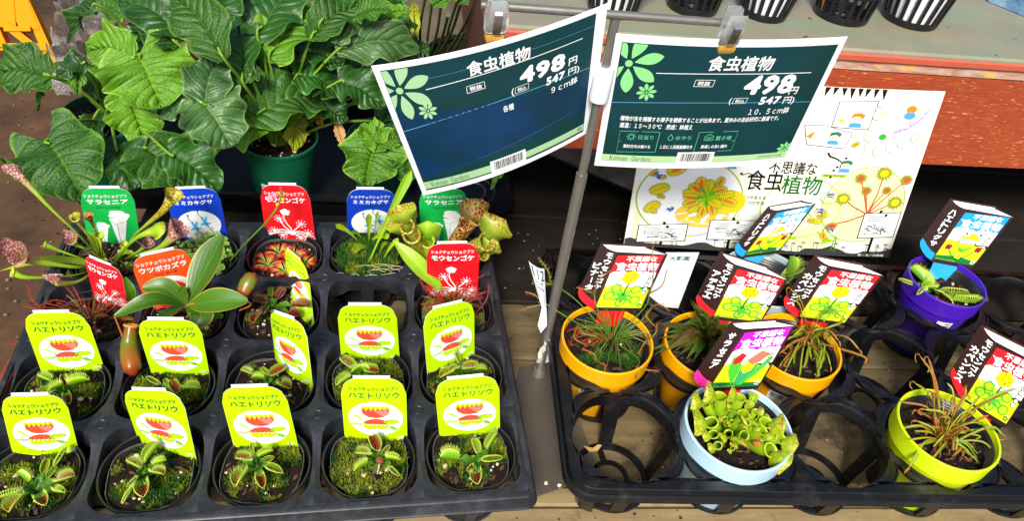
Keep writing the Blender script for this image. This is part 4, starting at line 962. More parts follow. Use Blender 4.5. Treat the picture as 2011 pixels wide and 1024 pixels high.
# thin leaf helpers -------------------------------------------------
SG = mat_grad('sundew_green', [(0, '3c5a14'), (.55, '6f8e20'), (1, '8a6a24')], .5, 200, .2)
SR = mat_grad('sundew_red', [(0, '5a3a12'), (.4, '9a3a1a'), (1, 'b02424')], .5, 200, .2)
TEN = M('tentacle_red', 'b03a24', .4); TEN2 = M('tentacle_yellow', 'b8a43a', .4)
SCAPE = M('scape_green', '567c20', .45)
def hairy(b, path, r, hl, n, mat, hm, rnd, t0=0.):
    P = bez(path, 14); b.tube(P, [r*(1-.4*i/14) for i in range(15)], 5, mat)
    for k in range(n):
        t = t0+(1-t0)*rnd.random(); i = min(int(t*14), 13); p = P[i].lerp(P[i+1], t*14-i)
        d = V((rnd.gauss(0, 1), rnd.gauss(0, 1), rnd.gauss(0, 1))).normalized(); u_ = d.cross(V((.3, .5, .8))).normalized()*r*.22; e = p+d*(hl*rnd.uniform(.6, 1.1))
        b.add([p+u_, p-u_, e], [(0, 1, 2)], hm); w_ = r*.35; q = V((w_, 0, 0)); s_ = V((0, w_*.5, w_))
        b.add([e+q, e-q, e+s_*1.6], [(0, 1, 2)], hm)
CAPG = mat_grad('cape_leaf', [(0, '4d7a12'), (.45, '84a820'), (.75, '9c8a22'), (1, 'a0441c')], .45, 150, .25)
CAPB = mat_grad('cape_leaf_brown', [(0, '6a5a18'), (.4, 'a07a22'), (1, '8a3018')], .5, 150, .3)
ADE = mat_leaf('lance_leaf', '28400e', '5a7a1c', '6f7a28', .42, 6, .35, 1, .6)
ADEB = mat_leaf('lance_leaf_brown', '4a3a14', '74661e', '5c3420', .5, 6, .4, 1, .6)
def strap(root, P, w_, m, up=(0, -.4, 1), tip=.5, name='leaf', cup=.25, tw=0):
    b = MB(); leaf(b, [V(p) for p in P], lambda t: w_*(.45+.55*math.sin(math.pi*min(1, .25+t*.75)))*(1 if t < tip else max(.03, 1-((t-tip)/(1-tip))**2)), 14, 2, up, cup, m=m)
    return obj(name, MB_local(b, root.location), root)
# yellow pot 1: fork leaved sundew
CT = 'potted plant'
y1, zs_ = big_pot(0, 1, YEL, 'yellow pot at the left with thin forking sundew threads, next to the pole', CT, .020, .0525, -.005, .0, 238, 1)
rnd = random.Random(5); ctr = at(1200, 672, zs_)
def Z1(u, v, z): return at(1050+u/3.2, 480+v/3.2, z)          # enlarged photo coordinates
b = MB()
for k in range(64):
    a = rnd.uniform(0, 6.28); l = rnd.uniform(.02, .046); e = ctr+V((math.cos(a)*l, math.sin(a)*l, rnd.uniform(.004, .03)))
    b = MB(); b.tube(bez([ctr+V((math.cos(a)*.005, math.sin(a)*.005, 0)), ctr.lerp(e, .5)+V((0, 0, .010)), e], 8), [.00045]*5+[.0003]*4, 4, SG if k % 3 else SCAPE); obj('scape', MB_local(b, y1.location), y1)
forks = [([(450, 560, 0), (390, 400, .055), (375, 320, .07)], [[(375, 320, .07), (330, 290, .075), (262, 272, .075)], [(375, 320, .07), (400, 230, .085), (478, 165, .09)]], 1),
 ([(560, 540, 0), (690, 400, .05), (722, 310, .07)], [[(722, 310, .07), (745, 200, .09), (742, 5, .12)], [(722, 310, .07), (800, 260, .08), (832, 160, .09)]], 1),
 ([(480, 560, 0), (280, 370, .04), (120, 250, .06)], [[(120, 250, .06), (60, 250, .06), (-10, 240, .06)], [(100, 240, .06), (85, 170, .065), (25, 85, .07)]], 0),
 ([(420, 560, 0), (240, 480, .03), (60, 370, .045)], [[(60, 370, .045), (0, 320, .05), (-60, 300, .05)], [(60, 375, .045), (-40, 400, .04), (-90, 420, .04)]], 1),
 ([(520, 600, 0), (680, 470, .03), (740, 390, .05)], [[(740, 390, .05), (790, 380, .05), (850, 420, .05)], [(735, 400, .05), (700, 450, .05), (760, 520, .04)]], 1),
 ([(400, 600, 0), (320, 560, .02), (270, 510, .03)], [[(270, 510, .03), (300, 560, .03), (390, 580, .03)], [(270, 510, .03), (250, 590, .025), (330, 640, .02)]], 1),
 ([(560, 620, 0), (650, 720, .01), (640, 780, .02)], [[(640, 780, .02), (700, 790, .02), (780, 800, .02)], [(640, 780, .02), (640, 820, .015), (640, 845, .01)]], 1),
 ([(430, 620, 0), (370, 700, .01), (390, 740, .015)], [[(390, 740, .015), (440, 760, .02), (440, 800, .018)], [(390, 740, .015), (370, 690, .02), (300, 660, .02)]], 1),
 ([(560, 560, 0), (700, 560, .02), (715, 600, .03)], [[(715, 600, .03), (760, 560, .035), (770, 500, .04)], [(715, 600, .03), (690, 620, .03), (650, 690, .02)]], 1)]
for stem, arms, hm in forks:
    b = MB(); Q = [Z1(*p) if p[2] else ctr+(Z1(p[0], p[1], zs_)-ctr)*.3 for p in stem]
    b.tube(bez(Q, 12), .0007, 5, SCAPE); st = obj('leaf_stalk', MB_local(b, y1.location), y1)
    for arm in arms:
        b = MB(); hairy(b, [Z1(*p) for p in arm], .0009, .0032, 70, SG, TEN if hm else TEN2, rnd); obj('forked_blade', MB_local(b, y1.location), st)
for k in range(10):
    u, v = rnd.uniform(240, 420), rnd.uniform(500, 640); b = MB(); A = Z1(u, v, .012+rnd.random()*.015)
    hairy(b, [A, A+V((rnd.uniform(-.01, .01), rnd.uniform(-.01, .01), .006)), A+V((rnd.uniform(-.018, .018), rnd.uniform(-.012, .012), rnd.uniform(-.004, .006)))], .0008, .003, 40, SR, TEN, rnd); obj('forked_blade', MB_local(b, y1.location), y1)
obj('moss', moss_mesh(.040, zs_, 33, 3000, .45, .2, .004), y1, kind='stuff')
# yellow pot 2: lance leaves
y2, z2 = big_pot(1, 1, YEL, 'yellow pot partly hidden behind the magenta book label, olive lance shaped leaves', CT, .016, .0525, .0, .0, 262, 2)
rnd = random.Random(8); ctr = at(1385, 668, z2)
tips = [(1300, 655, .02), (1310, 690, .015), (1296, 640, .03), (1330, 640, .03), (1355, 590, .05), (1362, 600, .05), (1380, 610, .05), (1330, 700, .01), (1360, 712, .012), (1400, 720, .014), (1345, 665, .02), (1420, 700, .02), (1440, 690, .02), (1430, 660, .03), (1412, 625, .04), (1320, 668, .015), (1395, 690, .02), (1280, 700, .01), (1345, 620, .04), (1450, 645, .035), (1375, 640, .03), (1340, 684, .015)]
tips += [(u+rnd.uniform(-14, 14), v+rnd.uniform(-10, 10), z) for u, v, z in tips]
for k, (u, v, z) in enumerate(tips):
    e = at(u, v, z); m_ = ctr.lerp(e, .5)+V((0, 0, rnd.uniform(.004, .016))); strap(y2, [ctr+V((rnd.uniform(-.004, .004), rnd.uniform(-.004, .004), 0)), m_, e], rnd.uniform(.0032, .0050), ADE if rnd.random() < .6 else ADEB, tip=.35, cup=.4)
e = at(1285, 640, .04)
# yellow pot 3 and lime pot: cape sundews
def cape(root, cu, cv, z0, tips, seed, wl=.0013, curl=14, nr=14, R_=.04):
    rnd = random.Random(seed); C = at(cu, cv, z0); loc = root.location
    for k, (u, v, z) in enumerate(tips):
        e = at(u, v, z); mt = CAPG if rnd.random() < .72 else CAPB; mid = C.lerp(e, .55)+V((rnd.uniform(-.003, .003), rnd.uniform(-.003, .003), rnd.uniform(.008, .02)))
        ww = wl*rnd.uniform(.8, 1.25); b = MB(); leaf(b, [C+V((rnd.uniform(-.009, .009), rnd.uniform(-.009, .009), 0)), mid+V((rnd.uniform(-.006, .006), rnd.uniform(-.006, .006), 0)), e], lambda t: ww*(.55+.45*t)*(1 if t < .85 else max(.1, 1-((t-.85)/.15)**2)), 14, 2, (0, -.5, 1), .5, m=mt)
        if rnd.random() < .6:
            d = (e-mid).normalized(); b2 = [e, e+d*.004+V((0, 0, -.003)), e+d*.002+V((0, 0, -.008)), e-d*.002+V((0, 0, -.009))]
            leaf(b, bez(b2, 6), lambda t: ww*.8*(1-t*.6), 6, 2, (0, -.5, 1), .5, m=CAPB)
        o = obj('leaf', MB_local(b, loc), root)
    for k in range(int(len(tips)*.9)):
        u, v, z = tips[k % len(tips)]; e = at(u, v, z); e = C.lerp(e, rnd.uniform(.45, .95))+V((rnd.uniform(-.012, .012), rnd.uniform(-.012, .012), rnd.uniform(-.008, .008)))
        C_ = C+V((rnd.uniform(-.008, .008), rnd.uniform(-.008, .008), 0)); mid = C_.lerp(e, .5)+V((rnd.uniform(-.008, .008), rnd.uniform(-.008, .008), rnd.uniform(.004, .014))); d = V((rnd.uniform(-1, 1), rnd.uniform(-1, 1), rnd.uniform(-1, .2))).normalized()*rnd.uniform(.004, .011)
        ww = wl*rnd.uniform(.7, 1.3); b = MB(); leaf(b, [C_, mid, e, e+d], lambda t: ww*(.5+.5*math.sin(3*t+.1)), 16, 2, (rnd.uniform(-.6, .6), -.5, 1), .6, m=CAPB if rnd.random() < .55 else CAPG); obj('leaf', MB_local(b, loc), root)
    for k in range(nr):
        a = rnd.uniform(0, 6.28); l = R_*rnd.uniform(.35, .95); e = C+V((math.cos(a)*l, math.sin(a)*l, rnd.uniform(-.002, .02))); b = MB()
        mid = C.lerp(e, .5)+V((0, 0, rnd.uniform(.006, .018))); ww = wl*rnd.uniform(.7, 1.1)
        leaf(b, [C, mid, e], lambda t: ww*(.6+.4*math.sin(3*t)), 10, 2, (0, -.3, 1), .5, m=CAPG if k % 3 else CAPB); obj('leaf', MB_local(b, loc), root)
    b = MB()
    for k in range(40):
        a = rnd.uniform(0, 6.28); q = rnd.uniform(.004, .024); A_ = C+V((math.cos(a)*q*.5, math.sin(a)*q*.5, rnd.uniform(0, .01))); p = C+V((math.cos(a+.4)*q, math.sin(a+.4)*q, rnd.uniform(.002, .03))); hairy(b, [A_, A_.lerp(p, .5)+V((rnd.uniform(-.004, .004), 0, .004)), p, p+V((rnd.uniform(-.005, .005), rnd.uniform(-.005, .005), -.004))], .0007, .0022, 22, CAPB, TEN, rnd)
    obj('dry_crown', MB_local(b, loc), root, kind='stuff')
y3, z3 = big_pot(2, 1, YEL, 'yellow pot to the right of the magenta book label with drooping narrow sundew leaves', CT, .018, .0525, -.010, .003, 236, 3)
def Z5(u, v, z): return (1500+u/3.657, 480+v/3.657, z)
cape(y3, 1582, 668, z3, [Z5(*p) for p in ((185, 315, .075), (215, 1000, -.01), (370, 980, .0), (255, 960, .01), (690, 765, .03), (560, 520, .05), (430, 560, .05), (480, 880, .02), (380, 890, .02), (110, 790, .02), (130, 850, .02), (180, 720, .03), (540, 700, .03), (300, 690, .03), (450, 640, .04), (340, 830, .02), (210, 660, .04), (160, 900, .02), (430, 800, .02), (360, 620, .05), (240, 620, .04), (500, 720, .03))], 21)
lm, zl = big_pot(3, 0, LIM, 'bright lime pot near the right with tangled rusty sundew leaves spilling over', CT, .026, .0535, .0, .0, 232, 4)
def Z8(u, v, z): return (1500+u/2.667, 640+v/2.667, z)
cape(lm, 1846, 868, zl, [Z8(*p) for p in ((815, 155, .085), (862, 170, .08), (1330, 325, .075), (1255, 575, .03), (1235, 730, .0), (1135, 790, -.01), (760, 745, .01), (1060, 320, .06), (790, 300, .05), (710, 400, .03), (760, 600, .03), (1080, 670, .02), (1150, 520, .04), (1100, 450, .05), (1000, 380, .05), (880, 350, .05), (840, 440, .04), (720, 540, .02), (1000, 640, .02), (960, 300, .06), (1180, 470, .05), (1120, 380, .06), (800, 500, .03), (1060, 560, .03), (940, 480, .05), (1200, 540, .03))], 22, .0014, nr=20)
# purple pot: flytrap, grey pot behind: flytrap with one broad leaf
pu, zp = big_pot(4, 2, PUR, 'deep purple pot holding green flytraps, standing alone at the back right', CT, .030, .0495, .0, .0, 255, 5)
flytrap(pu, 1832, 572, [(1800, 541, 'h', 38, 70), (1782, 553, 'c', 38, -60), (1872, 571, 'h', 50, 75), (1858, 589, 'r', 44, 80), (1896, 579, 'c', 46, 80), (1917, 584, 'c', 34, 80), (1814, 550, 'c', 38, 60), (1821, 566, 'h', 34, 0), (1808, 577, 'c', 30, 0)], z0=zp, seed=31, zh=.007)
gy, zg = big_pot(2, 2, GRY, 'grey blue pot mostly hidden behind the book labels, with flytrap leaves', CT, .022, .055, -.015, .0, 255, 6)
flytrap(gy, 1535, 568, [(1548, 522, 'c', 46, 70), (1562, 535, 'c', 40, 60), (1540, 555, 'h', 44, 0), (1520, 562, 'h', 40, 0), (1556, 570, 'd', 30, 0)], z0=zg, seed=32, zh=.02)
# pale blue pot: purple pitcher plant
wp, zw = big_pot(1, 0, PBL, 'pale blue pot in the front row packed with stubby lime green pitchers', CT, .022, .0565, .0, .0, 300, 7)
PIT = mat_grad('pitcher_lime', [(0, '4a7a12'), (.4, '86b41c'), (.85, 'a8c824'), (1, 'bccc30')], .38, 60, .12, veins=('8a2a1a', 240, .10, .86, 1.0), trans=.2)
PITV = mat_grad('pitcher_veined', [(0, '5a7a20'), (.5, 'a8b82c'), (.9, 'b8c83c'), (1, 'b0a83c')], .38, 60, .15, veins=('8f1f22', 230, .16, .35, .6), trans=.2)
PITW = mat_grad('pitcher_white_net', [(0, '6f9a1c'), (.55, '9ab82a'), (.78, 'd0b898'), (1, 'd8b8b0')], .4, 60, .12, veins=('860c26', 300, .30, .55, .72), trans=.2)
PITR = mat_grad('pitcher_red', [(0, '5a6a20'), (.5, '9a4030'), (.8, '8a1a28'), (1, 'a02838')], .4, 60, .2, veins=('c8c850', 200, .14, .2, .5), trans=.15)
def pitcher(root, path, rmax, mat, hood=1.0, prof=None, back=(0, 1, 0), ruff=.2, name='pitcher', flare=1.0, flat=1.0, ph=0, n=16):
    """trumpet grown along path, open mouth, hood rising on the side pointing to back"""
    b = MB(); P = bez(path, 14); L_ = len(P)-1; rows = []; uvs = []
    prof = prof or (lambda t: .16+.84*math.sin(min(1, t*1.05)*math.pi*.5)**1.6*(1-.12*math.exp(-((t-.93)/.06)**2)))
    X = None
    for i, p in enumerate(P):
        T = (P[min(i+1, L_)]-P[max(i-1, 0)]).normalized(); bk = V(back); X = (bk-T*bk.dot(T)).normalized(); Y = T.cross(X); t = i/L_; r = rmax*prof(t)
        rows.append([p+X*(r*math.cos(a))+Y*(r*flat*math.sin(a)) for a in [2*math.pi*k/n for k in range(n)]]); uvs.append([(k/n, t*.85) for k in range(n)])
    rim = rows[-1]; c = P[-1]
    for j in range(1, 6):
        q = j/5; row = []; uv = []
        for k in range(n):
            a = 2*math.pi*k/n; w_ = max(0, .5+.5*math.cos(a))**.8; rad_ = (rim[k]-c).normalized()
            lift = rmax*hood*(1.9*q*w_); out = rmax*flare*(.45*q*(1-w_)+w_*(.7*math.sin(q*1.6)-.12*hood*q*q))
            rf = rmax*ruff*(math.sin(a*3+ph)+.6*math.sin(a*5+ph*2))*.7*q*q*w_
            row.append(rim[k]+T*(lift-(.25*rmax*flare*q*q*(1-w_)))+rad_*(out+rf)); uv.append((k/n, .85+.15*q))
        rows.append(row); uvs.append(uv)
    b.grid(rows, mat, uvs, close=True)
    return obj(name, MB_local(b, root.location), root)
HOODM = mat_grad('hood_lime', [(0, '86b01c'), (.5, 'a6c024'), (1, 'bcc838')], .4, 80, .2, veins=('9a4a1c', 150, .07, -.2, .0), trans=.25)
def squat(root, base, top, out, r, ph, matp, mhood, hs=1.0):
    """squat pitcher: bellied tube and a broad ruffled hood standing on the outer side of its mouth"""
    out = V(out).normalized(); t1 = base.lerp(top, .5)+out*r*.5-V((0, 0, r*.4))
    o = pitcher(root, [base, t1, top], r, matp, .12, lambda t: .26+.74*math.sin(min(1, t*1.1)*math.pi*.66)**1.1, tuple(out), .12, ph=ph, flat=.8, flare=.45)
    T = (top-t1).normalized(); X = (out-T*out.dot(T)).normalized(); S = top+X*r*.5; L_ = r*1.9*hs; rnd = random.Random(int(ph)+3)
    P = [S-T*r*.2, S+T*L_*.45+X*r*.35, S+T*L_*.85+X*r*(.9+.3*rnd.random()), S+T*L_*1.0+X*r*1.5]; b = MB(); wm = r*1.5*hs
    leaf(b, P, lambda t: wm*(.55+.62*math.sin(math.pi*min(1, t*.8+.1)))*(1 if t < .8 else math.sqrt(max(.03, 1-((t-.8)/.2)**2))), 12, 5, tuple(-X), .55, .16, mhood, ph=ph, freq=8, side=tuple(T.cross(X)))
    b.uv = [(q[1], q[0]) for q in b.uv]; obj('hood', MB_local(b, root.location), o); return o
def Z7(u, v, z): return at(1340+u/4.265, 720+v/4.265, z)
belly = lambda t: (.2+.8*math.sin(min(1, t*1.15)*math.pi*.6)**1.4)*(1-.28*max(0, (t-.7)/.3))
ctr = Z7(430, 540, zw)
for k, (u, v, z, r, hd, bd) in enumerate([(300, 230, .055, 60, .8, (0, 1, .3)), (180, 290, .04, 48, .7, (-.3, 1, .3)), (225, 450, .03, 62, .9, (-.8, .6, .2)), (470, 240, .055, 52, 1.0, (.3, 1, .2)), (510, 400, .045, 62, 1.0, (.4, 1, .3)), (740, 460, .035, 62, .8, (1, .3, .2)), (860, 600, .03, 55, .8, (1, .2, .3)), (780, 700, .02, 72, .8, (.8, -.2, .5)), (290, 660, .015, 40, .8, (-.7, -.5, .5)), (520, 580, .04, 48, .9, (.5, .8, .3)), (630, 370, .035, 34, .6, (.6, .8, .1)), (610, 490, .03, 36, .7, (.8, .4, .2)), (370, 270, .04, 40, .8, (0, 1, .1)), (310, 350, .03, 30, .5, (-.2, 1, 0)), (350, 430, .03, 26, .6, (-.2, .8, .3)), (430, 330, .04, 40, .7, (0, 1, .1)), (560, 330, .03, 34, .6, (.2, 1, 0)), (680, 420, .03, 32, .6, (.8, .6, 0)), (240, 345, .025, 24, .4, (-.5, 1, 0)), (460, 620, .02, 34, .7, (-.2, -.3, .8)), (420, 690, .01, 22, .5, (0, -.5, .6)), (410, 460, .03, 26, .6, (-.4, .8, .2)), (560, 430, .035, 30, .6, (.6, .6, .2)), (650, 600, .015, 26, .5, (.9, 0, .2)), (600, 260, .03, 40, .8, (0, 1, 0)), (700, 540, .03, 44, .8, (1, 0, 0)), (380, 560, .03, 40, .8, (-.4, 0, 0)), (250, 560, .02, 44, .8, (-1, 0, 0)), (540, 470, .045, 40, .9, (0, 1, 0)), (340, 300, .035, 44, .8, (0, 1, 0))]):
    M_ = Z7(u, v, z+.006); r = px(r/4.265, M_)*1.12; base = ctr+(M_-ctr)*.12; base.z = zw-.002; d = M_-base; hz_ = V((d.x, d.y, 0)); on_ = (hz_.normalized() if hz_.length > .008 else V((0, 1, 0)))
    on_ = (on_+V((0, .35, 0))).normalized(); ln_ = min(.7, .25+hz_.length*14); top = M_-V((0, 0, .003)); t1 = top-(on_*ln_+V((0, 0, 1-ln_*.6))).normalized()*r*2.2
    rr7 = r*.82; squat(wp, base, M_-V((0, 0, r*.5))-on_*r*.4, tuple(on_), rr7, k, PIT, HOODM, 1.12 if r > .006 else .7)
for u, v in ((515, 645), (655, 600), (630, 645), (460, 350)):
    b = MB(); b.blob(Z7(u, v, zw+.016), .0035, M('brown_tip', 'a85f28', .6, .4, 300), 8, 5, .2, RND, (1.6, 1, .7)); obj('dead_leaf', MB_local(b, wp.location), wp)
b = MB(); rnd = random.Random(4)
q = [at(u, v, -.0745) for u, v in ((1146, 876), (1164, 881), (1174, 874), (1182, 875), (1174, 886), (1158, 888))]
b.add(q+[p-V((0, 0, .001)) for p in q], [(0, 1, 2, 3, 4, 5), (11, 10, 9, 8, 7, 6)]+[(i, (i+1) % 6, 6+(i+1) % 6, 6+i) for i in range(6)], M('dry_leaf', 'c9a35c', .7, .2, 90)); thing('dry_leaf', 'pale dry leaf scrap lying in the empty near left holder of the black tray', 'leaf scrap', me=b)
for k, (u, v) in enumerate(((1072, 952), (1098, 955))):
    b = MB(); b.blob(at(u, v, -.078), .003, PERL, 8, 5, .25); thing('pebble', ['white pebble on the bench front nearer the seedling tray', 'white pebble on the bench front nearer the black tray'][k], 'pebble', me=b)
# ================================================================ BOOK SHAPED LABELS
BRN = M('ink_brown', '2a1210', .35, .15, 200); BRN2 = ink('ink_brown_edge', '5a2a26'); MAG, AZU, CREAM = ink('ink_magenta', 'd412c4'), ink('ink_azure', '0f94e0'), ink('ink_page', 'f2f2ee')
YF, YG, LG2, DG, OR_ = ink('ink_yellow', 'ffd800'), ink('ink_yellow_green', 'c3dc10'), ink('ink_mid_green', '3fae2c'), ink('ink_deep_green', '0b6b2a'), ink('ink_orange2', 'ee8a1a')
BPOLY = [(-31, 25.5), (-27, 18), (-20, 11), (-10, 4), (-1, .0), (0, -2), (62.5, -2), (64, 80.5), (34.5, 91.5), (34, 93), (-25, 96.5)]
def book(tl, tr, br, bl, P0, n, lab, ground, band, kana, art, stem, sd=0):
    pts4 = [on(*q, P0, n) for q in (tl, tr, br, bl)]
    c = Card(*pts4, 62, 80)
    fs = tessellate_polygon([[V((x, y, 0)) for x, y in BPOLY]]); N_ = len(BPOLY)
    b = MB(); b.add([c.P(x, y, 0) for x, y in BPOLY]+[c.P(x, y, -.0008) for x, y in BPOLY], [tuple(f) for f in fs]+[tuple(i+N_ for i in f[::-1]) for f in fs]+[(i, (i+1) % N_, N_+(i+1) % N_, N_+i) for i in range(N_)], BRN)
    root = thing('book_shaped_label', lab, 'plant label', me=b.mesh('book_shaped_label', smooth=False), group='book shaped plant labels in the black carry tray')
    # page block, spine edge, cover
    c.poly('page_print', CREAM, [(-21.5, 94.3), (33, 90.5), (33, 89), (62, 80.2), (-2.5, 84.3), (-9, 86.5), (-16, 90)], 1)
    for q in range(3): c.line('page_print', M('page_line', 'b9bcc0'), [(-12+3*q, 91-2*q), (30+6*q, 88.2-2*q)], .25, 2)
    c.line('page_print', BRN2, [(-25, 95.9), (34, 92.3), (34.3, 89.2)], .9, 2); c.line('page_print', BRN2, [(-2.5, 83), (0, 1)], .8, 2)
    c.poly('cover_print', ground, [(2, 78.5), (59.5, 79), (60, 53), (1, 53)], 1)
    c.poly('cover_print', WHITE, [(1, 53.2), (60, 53.2), (60.2, 34), (1, 33)], 1); c.poly('cover_print', YG, [(1, 35), (8, 36), (60.2, 30), (60.4, 3.2), (0, 3.2)], 2)
    for x, y, r in ((8, 52, 6), (16, 54, 5), (24, 51, 6), (38, 53, 5), (47, 52, 6), (56, 53, 4)): c.ell('cover_print', WHITE, x, y, r, r*.7, 2, 12)
    c.text(WHITE, '不思議な', 15, 70.5, 53, 78, .045, lay=3); c.text(WHITE, '食虫植物', 6, 57.5, 58, 69, .045, lay=3); c.line('lettering', WHITE, [(3, 68), (6, 66.5), (10, 68)], 1.2, 3)
    c.poly('spine_band', band, [(-30.5, 31.5), (-31, 25.5), (-27, 18), (-20, 11), (-10, 4), (-1.2, .5), (-1.2, 11), (-9, 14.5), (-19, 21.5), (-26, 28)], 1)
    col = len(kana); y0, y1 = 84, 30
    for q, s_ in enumerate(kana):
        n_ = len(s_); h = min(10.5, (y1-y0)/-n_); xc = (-8.5 if col == 2 else -13) if q == 0 else -19.5; ys = 84 if q == 0 else 76
        if col == 1: h = 10
        for k, ch in enumerate(s_):
            cy = ys-h*k-(xc+8)*(-.55); y_ = cy; sz = h*.40*(.45 if ch in '・' else 1)
            hh = sz*(.95 if ch != 'ー' else 1.0); ww = sz*1.15 if ch != 'ー' else sz*.18
            c.text(WHITE, ch, xc-ww, y_-hh-4, xc+ww, y_+hh-4, .06 if ch != 'ー' else 0, lay=3, skew=-1.8)
    # round beads with small characters down the right edge of the cover
    for q, ch in enumerate('粘りつけ式' if art == 'sun' else ('はさみ式' if art == 'fly' else 'おとし式')):
        x, y = 54.5, 48-5.6*q; c.ell('beads', BLK, x, y, 3.3, 3.1, 3, 14); c.ell('beads', WHITE, x, y, 2.6, 2.4, 4, 12); c.text(BLK, ch, x-1.7, y-1.6, x+1.7, y+1.6, .02, lay=5, part='beads')
    A = 'picture'
    if art == 'sun':
        c.line(A, DG, [(29, 22), (30, 35), (33, 46)], 2.2, 3)
        for x, y in ((17, 32), (11, 21), (29, 11), (47, 15), (43, 30)):
            c.line(A, LG2, [(29, 22), ((29+x)/2, (22+y)/2+2), (x, y)], 2.4, 3)
            c.poly(A, LG2, [(x+(7.6 if k % 2 else 6.0)*math.cos(2*math.pi*k/36), y+(7.0 if k % 2 else 5.4)*math.sin(2*math.pi*k/36)) for k in range(36)], 4); c.ell(A, YG, x, y, 4.8, 4.4, 5, 16)
            for k in range(8): c.ell(A, DG, x+3*math.cos(k*.8), y+2.6*math.sin(k*.8), .6, .5, 6, 6)
            c.ell(A, OR_, x, y, 1, .8, 6, 6)
        c.poly(A, LG2, [(20, 28), (29, 20), (40, 26), (34, 19), (44, 12), (32, 15), (29, 8), (26, 15), (14, 14), (24, 19)], 5)
        for k in range(6): a = rad(60*k+20); c.ell(A, YF, 29+6.5*math.cos(a), 48+5.6*math.sin(a), 4.8, 4.3, 6, 14)
        c.ell(A, OR_, 29, 48, 3.6, 3.2, 7, 14); c.ell(A, YF, 29, 48, 3.2, 2.8, 8, 14); c.ell(A, BLK, 27.9, 48.8, .5, .6, 9, 6); c.ell(A, BLK, 30.3, 48.8, .5, .6, 9, 6)
        c.line(A, DG, arcline(1, 50, 24, 36, -3, 8), .6, 4)
        for x, y in ((4, 38), (8, 42), (5, 33), (56, 12)): c.ell(A, WHITE, x, y, 1.2, 1.0, 4, 8)
    elif art == 'fly':
        c.poly(A, DG, [(0, 3.2), (60.4, 3.2), (60, 9), (30, 13), (0, 10)], 4)
        c.poly(A, YG, [(26, 10), (24, 24), (16, 34), (18, 46), (30, 50), (40, 48), (44, 40), (38, 30), (33, 22), (34, 9)], 5); c.poly(A, LG2, [(22, 28), (30, 24), (40, 30), (38, 26), (32, 20), (26, 20)], 6)
        c.poly(A, WHITE, zig(18, 42, 37, 41, 6)+[(40, 34), (20, 33)], 6); c.line(A, RED, zig(18, 42, 33.5, 38, 6), 1.6, 7)
        for x in (22, 41): c.ell(A, WHITE, x, 48, 4.4, 4.2, 7, 16); c.ell(A, BLK, x-1, 48.5, 1.6, 1.8, 8, 10)
        for x, y in ((9, 25), (50, 27)):
            c.line(A, LG2, [(30, 8), ((x+30)/2, 14), (x, y)], 2.0, 4); c.ell(A, YG, x, y, 6.5, 6, 5, 16); c.ell(A, M('ink_maroon', '8a1428'), x-1.6, y, 2.6, 4.4, 6, 10); c.ell(A, M('ink_maroon', '8a1428'), x+2, y, 2.6, 4.4, 6, 10)
    else:
        c.poly(A, DG, [(0, 3.2), (60.4, 3.2), (60, 8), (0, 11)], 4)
        c.poly(A, LG2, [(24, 6), (10, 26), (6, 44), (14, 50), (20, 42), (24, 24)], 5); c.poly(A, RED, [(8, 42), (14, 51), (22, 47), (19, 38), (12, 34)], 6)
        c.poly(A, M('ink_teal', '1f9a5a'), [(26, 5), (24, 30), (34, 46), (44, 30), (34, 10)], 6); c.poly(A, YF, [(25, 28), (30, 44), (40, 38), (38, 26), (30, 22)], 7); c.poly(A, M('ink_coral', 'f0684c'), [(26, 40), (38, 52), (52, 47), (42, 36), (34, 34)], 8)
        c.poly(A, LG2, [(30, 6), (44, 28), (54, 44), (58, 40), (48, 20), (36, 6)], 5); c.line(A, RED, arcline(30, 26, 37, 29, -1.6, 6), .9, 9)
        c.ell(A, BLK, 31, 33, .7, .9, 9, 6); c.ell(A, BLK, 36, 34.5, .7, .9, 9, 6)
    for k in range(5): a = rad(72*k+10); c.ell('corner_mark', DG if art == 'sun' else WHITE, 55+2.2*math.cos(a), 8+2.2*math.sin(a), 1.5, .8, 7, 8)
    c.text(DG if art == 'sun' else YG, 'Produced by', 3, 4.2, 30, 6.4, .0, lay=7)
    # stem
    b = MB(); x0, x1, y = 4, 44, 4; q = [c.P(x0, y, -.0009), c.P(x1, y, -.0009), c.P(x1-4, -26, -.0009), c.P(x0+6, -26, -.0009)]; b.add(q+[p-c.N*.0006 for p in q], [(0, 1, 2, 3), (7, 6, 5, 4), (0, 4, 5, 1), (1, 5, 6, 2), (2, 6, 7, 3), (3, 7, 4, 0)], stem); obj('stem', b, root)
    c.finish(root); return c
STR = mat_grad('stem_red', [(0, 'd8141c'), (1, 'd8141c')], .35, 60, .0, trans=0)
BLUES = M('stem_blue', '2aa0e6', .35, .25, 30)
def bp0(i, j, back=.035, z=0): c_ = cell(i, j)+uy*back; return (c_.x, c_.y, z)
nb = (-.12, -.93, .36)
book((1211, 500.5), (1308, 500.5), (1259, 609.5), (1168, 608), bp0(0, 1, .034), nb, 'red topped book shaped label in the left yellow pot nearest the pole', RED, RED, ['モウセンゴケ', 'ビナータ'], 'sun', STR)
book((1446, 526), (1545, 550), (1492, 636), (1400, 625), bp0(1, 1, .030), (-.1, -.92, .4), 'red topped book shaped label behind the magenta one, in the middle yellow pot', RED, RED, ['モウセンゴケ', 'アデラエ'], 'sun', STR)
book((1630, 528), (1733, 542), (1657, 638), (1567, 625), bp0(2, 1, .034), nb, 'red topped book shaped label right of centre in front of the poster edge', RED, RED, ['モウセンゴケ', 'カペンシス'], 'sun', STR)
